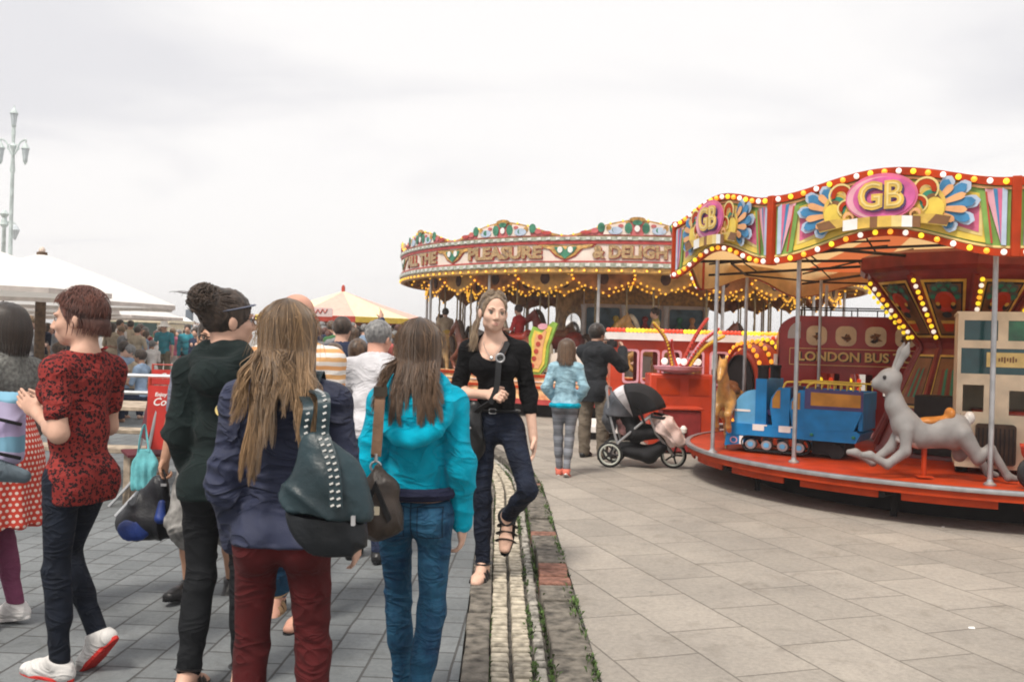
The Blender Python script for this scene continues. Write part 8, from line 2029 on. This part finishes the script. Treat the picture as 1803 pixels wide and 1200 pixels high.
PAL = {'white': (0.70, 0.68, 0.66), 'navy': (0.02, 0.028, 0.06), 'black': (0.013, 0.013, 0.015), 'grey': (0.22, 0.22, 0.23), 'red': (0.42, 0.03, 0.03), 'pink': (0.55, 0.16, 0.24), 'teal': (0.03, 0.22, 0.28), 'pale blue': (0.28, 0.38, 0.52), 'beige': (0.46, 0.38, 0.28), 'coral': (0.52, 0.11, 0.10), 'green': (0.06, 0.15, 0.06), 'brown': (0.13, 0.07, 0.04), 'yellow': (0.60, 0.45, 0.12), 'purple': (0.16, 0.07, 0.20), 'khaki': (0.17, 0.14, 0.09)}
cm = {k: fabric('crowd ' + k, v, bump=0) for k, v in PAL.items()}
HR = {'dark': h_dk, 'fair': hair_mat('hair sandy', (0.10, 0.06, 0.03), (0.36, 0.24, 0.13)), 'brown': h_tq, 'grey': hair_mat('hair grey', (0.10, 0.10, 0.10), (0.32, 0.31, 0.30)), 'auburn': h_red}
used_proto = set(); labels_used = {}
def crowd(st, x, y, z, rz, topc, botc, hair, label, group, sc=1.0, skin=None):
    src = protos[st]
    if st in used_proto: t = copy_tree(src)
    else: t = src; used_proto.add(st)
    t.location = (x, y, z); t.rotation_euler = (0, 0, R(rz)); t.scale = (sc,) * 3
    for o in t.children:
        nm = o.name.split('.')[0]; m_ = {'top': cm[topc], 'trousers': cm[botc], 'hair': HR[hair], 'body': skin or sk}[nm]
        o.material_slots[0].link = 'OBJECT'; o.material_slots[0].material = m_
    tag(t, label, 'person', group); return t
rg = random.Random(77)
tops = list(PAL); hairs = list(HR)
def scatter(n, px0, px1, Y0, Y1, group, place, sts, z=0.0, face=None, cols=None, seatz=0):
    seen = {}
    for i in range(n):
        st = rg.choice(sts); px_ = px0 + (px1 - px0) * (i + rg.random()) / n; Y = Y0 + (Y1 - Y0) * rg.random(); c = rg.choice(cols or tops); h = rg.choice(hairs); bt = rg.choice(['navy', 'black', 'grey', 'khaki', 'beige', 'pale blue'])
        p = at(px_, 600, Y)
        lab = '%s haired person in %s top, %s trousers, %s' % (h, c, bt, place)
        crowd(st, p.x, Y, z, rg.uniform(0, 360) if face is None else face + rg.gauss(0, 35), c, bt, h, lab, group, rg.uniform(0.90, 1.03), rg.choice([sk, sk2, sk3]))
G1, G2, G3 = 'people in the crowd on the left', 'people in the crowd before the tent', 'people on the raised promenade'
# seated drinkers and standing people beyond the cafe rail
scatter(16, 195, 262, 23, 32, G1, 'among the cafe tables', ['s', 'fs', 'ms'], cols=['white', 'white', 'pale blue', 'beige', 'white', 'pink', 'grey'])
scatter(10, 100, 135, 12, 24, G1, 'by the brown pole', ['s', 'm', 'f'], cols=['black', 'navy', 'green', 'grey', 'black'])
scatter(12, 10, 96, 17, 30, G1, 'under the leftmost parasols', ['s', 'fs', 'f', 'ms'], cols=['white', 'pale blue', 'grey', 'pink', 'navy'])
scatter(22, 195, 275, 24, 38, G1, 'seated far beyond the rail', ['s', 's', 'fs'], cols=['white', 'white', 'pale blue', 'beige', 'white', 'pink'])
scatter(3, 205, 262, 13, 15, G1, 'beyond the wooden table', ['s', 's'], cols=['beige', 'white', 'pale blue'])
p = at(256, 600, 26); crowd('f', p.x, 26, 0, 170, 'red', 'navy', 'grey', 'person in a red top beside the man in the sun hat', G1)
p = at(247, 600, 27.5); crowd('m', p.x, 27.5, 0, 60, 'navy', 'khaki', 'dark', 'person in navy turning away left of the red top', G1)
p = at(289, 600, 25); hm = crowd('ms', p.x, 25, 0, 178, 'teal', 'khaki', 'grey', 'man in a white sun hat, teal top and dark waistcoat beyond the red banner', G1)
b = MB(); b.lathe([(0.0, 0.13), (0.09, 0.12), (0.115, 0.02), (0.20, -0.01), (0.20, -0.02), (0.11, 0.0)], (0, 0.02, 1.66), 16); b.build('hat', m_white, hm)
p = at(304, 600, 26.5); crowd('f', p.x, 26.5, 0, 20, 'pink', 'white', 'fair', 'person in bright pink beside the man in the sun hat', G1)
p = at(330, 600, 26); crowd('m', p.x, 26, 0, 190, 'teal', 'black', 'dark', 'person in dark teal left of the woman with the bun', G1)
p = at(346, 600, 22); crowd('f', p.x, 22, 0, 160, 'navy', 'black', 'dark', 'dark haired person in navy close behind the bun haired woman', G1)
scatter(8, 268, 350, 30, 44, G1, 'far behind the sun hat', ['m', 'f', 'ms', 'fs'])
# throng in front of the tent ride
scatter(18, 548, 628, 16, 22, G2, 'left of the white T-shirt', ['f', 'm', 'fs', 'ms', 'mu'], face=0, cols=['navy', 'black', 'white', 'brown', 'red', 'green', 'grey'])
scatter(16, 630, 745, 17, 24, G2, 'right of the white T-shirt', ['f', 'm', 'fs', 'ms'], face=10, cols=['white', 'pale blue', 'beige', 'coral', 'grey', 'brown', 'navy'])
scatter(26, 545, 745, 21, 27, G2, 'close to the tent', ['f', 'm', 'fs', 'ms', 'mu'], z=0.12, face=0)
p = at(601, 600, 8.6); crowd('mu', p.x, 8.6, 0, -12, 'navy', 'black', 'dark', 'dark haired man in navy with one arm raised before the tent', G2, 0.93)
p = at(588, 600, 7.2); crowd('m', p.x, 7.2, 0, 8, 'black', 'navy', 'brown', 'brown haired person in black right of the striped shirt', G2, 0.80)
p = at(630, 600, 7.4); crowd('f', p.x, 7.4, 0, -15, 'coral', 'red', 'brown', 'person in a coral red top just left of the white T-shirt man', G2, 0.88)
scatter(9, 790, 838, 24, 32, G2, 'beneath the big carousel', ['f', 'm'])
# grey haired man bending forward over a pushchair
Lc, yw = (at(655, 600, 5.9).x, 5.9, 0), -4
t = person('grey haired man in a white T-shirt bending forward, seen from behind', Lc, yw)
J = pose(1.58, 'm', g=0.95, L_arm=((-0.22, 0.25, -1), (0.02, 0.45, -1)), R_arm=((0.2, 0.35, -1), (-0.1, 0.5, -1)), L_leg=((-0.05, 0.15, -1), (0, -0.1, -1)), R_leg=((0.05, 0, -1), (0, -0.2, -1)), lean=(0, 0.34), head=(-22, -6, 0))
fdL, fdR = foot_dir(J, 'L', 0, 0), foot_dir(J, 'R', 10, 0)
body(J, t, SKIN('skin ruddy', (0.55, 0.29, 0.21)), vox=0.008); top(J, t, fabric('white jersey', (0.52, 0.51, 0.53)), 0.022, -0.03, 0.44, fold=0.008, seed=71, vox=0.009, name='T_shirt'.lower())
trousers(J, t, cm['navy'], 0.018, 0.05, 0.97, fold=0.006, vox=0.01); shoe(J, 'L', t, fdL, blkl, blk); shoe(J, 'R', t, fdR, blkl, blk); hair_cap(J, t, HR['grey'], 0.010, low=-0.07)
# people along the promenade rail
for i in range(48):
    px_ = 276 + (440 - 276) * (i + rg.random() * 0.8) / 48; Y = 84.6 + rg.random() * 1.5; p = at(px_, 580, Y); c = rg.choice(['navy', 'black', 'grey', 'navy', 'white', 'brown', 'teal'])
    crowd(rg.choice(['m', 'f', 'ms']), p.x, Y, 0.9 + rg.random() * 0.25, rg.uniform(120, 240), c, 'black', rg.choice(['dark', 'brown', 'grey']), 'tiny distant person in %s leaning on the promenade rail' % c, G3, rg.uniform(0.9, 1.05))
# riders on the gallopers
for k, (hx_, c, bt, h) in enumerate(((0, 'beige', 'navy', 'dark'), (2, 'grey', 'black', 'dark'), (1, 'white', 'navy', 'brown'), (6, 'yellow', 'brown', 'dark'), (4, 'red', 'black', 'dark'))):
    a, r, z, *_r = hspec[hx_]; q = GC + V((r * math.cos(R(a)), r * math.sin(R(a)), z + 0.12 + 0.14 - 0.46))
    crowd('s', q.x, q.y, q.z, a - 90 - 90, c, bt, h, ['rider in beige on the dun carousel horse', 'rider in grey on the outermost bay carousel horse', 'rider in white on the grey carousel horse', 'rider in yellow on the golden cream horse before the organ', 'rider in red on the bay horse by the carved board'][k], 'riders on the big carousel', 0.86)

# ------------------------------------------------------------------ thin sea haze over the whole front
b = MB(); b.box((0, 442, 5.6), (1210, 940, 13.6))
hzm = bpy.data.materials.new('sea haze'); hzm.use_nodes = True; hn = hzm.node_tree; hn.nodes.remove(hn.nodes['Principled BSDF'])
pv = hn.nodes.new('ShaderNodeVolumePrincipled'); pv.inputs['Color'].default_value = (0.97, 0.96, 0.96, 1); pv.inputs['Density'].default_value = 0.0018; pv.inputs['Anisotropy'].default_value = 0.2
hn.links.new(pv.outputs[0], hn.nodes['Material Output'].inputs['Volume'])
tag(b.build('haze', hzm, smooth=False), kind='stuff')
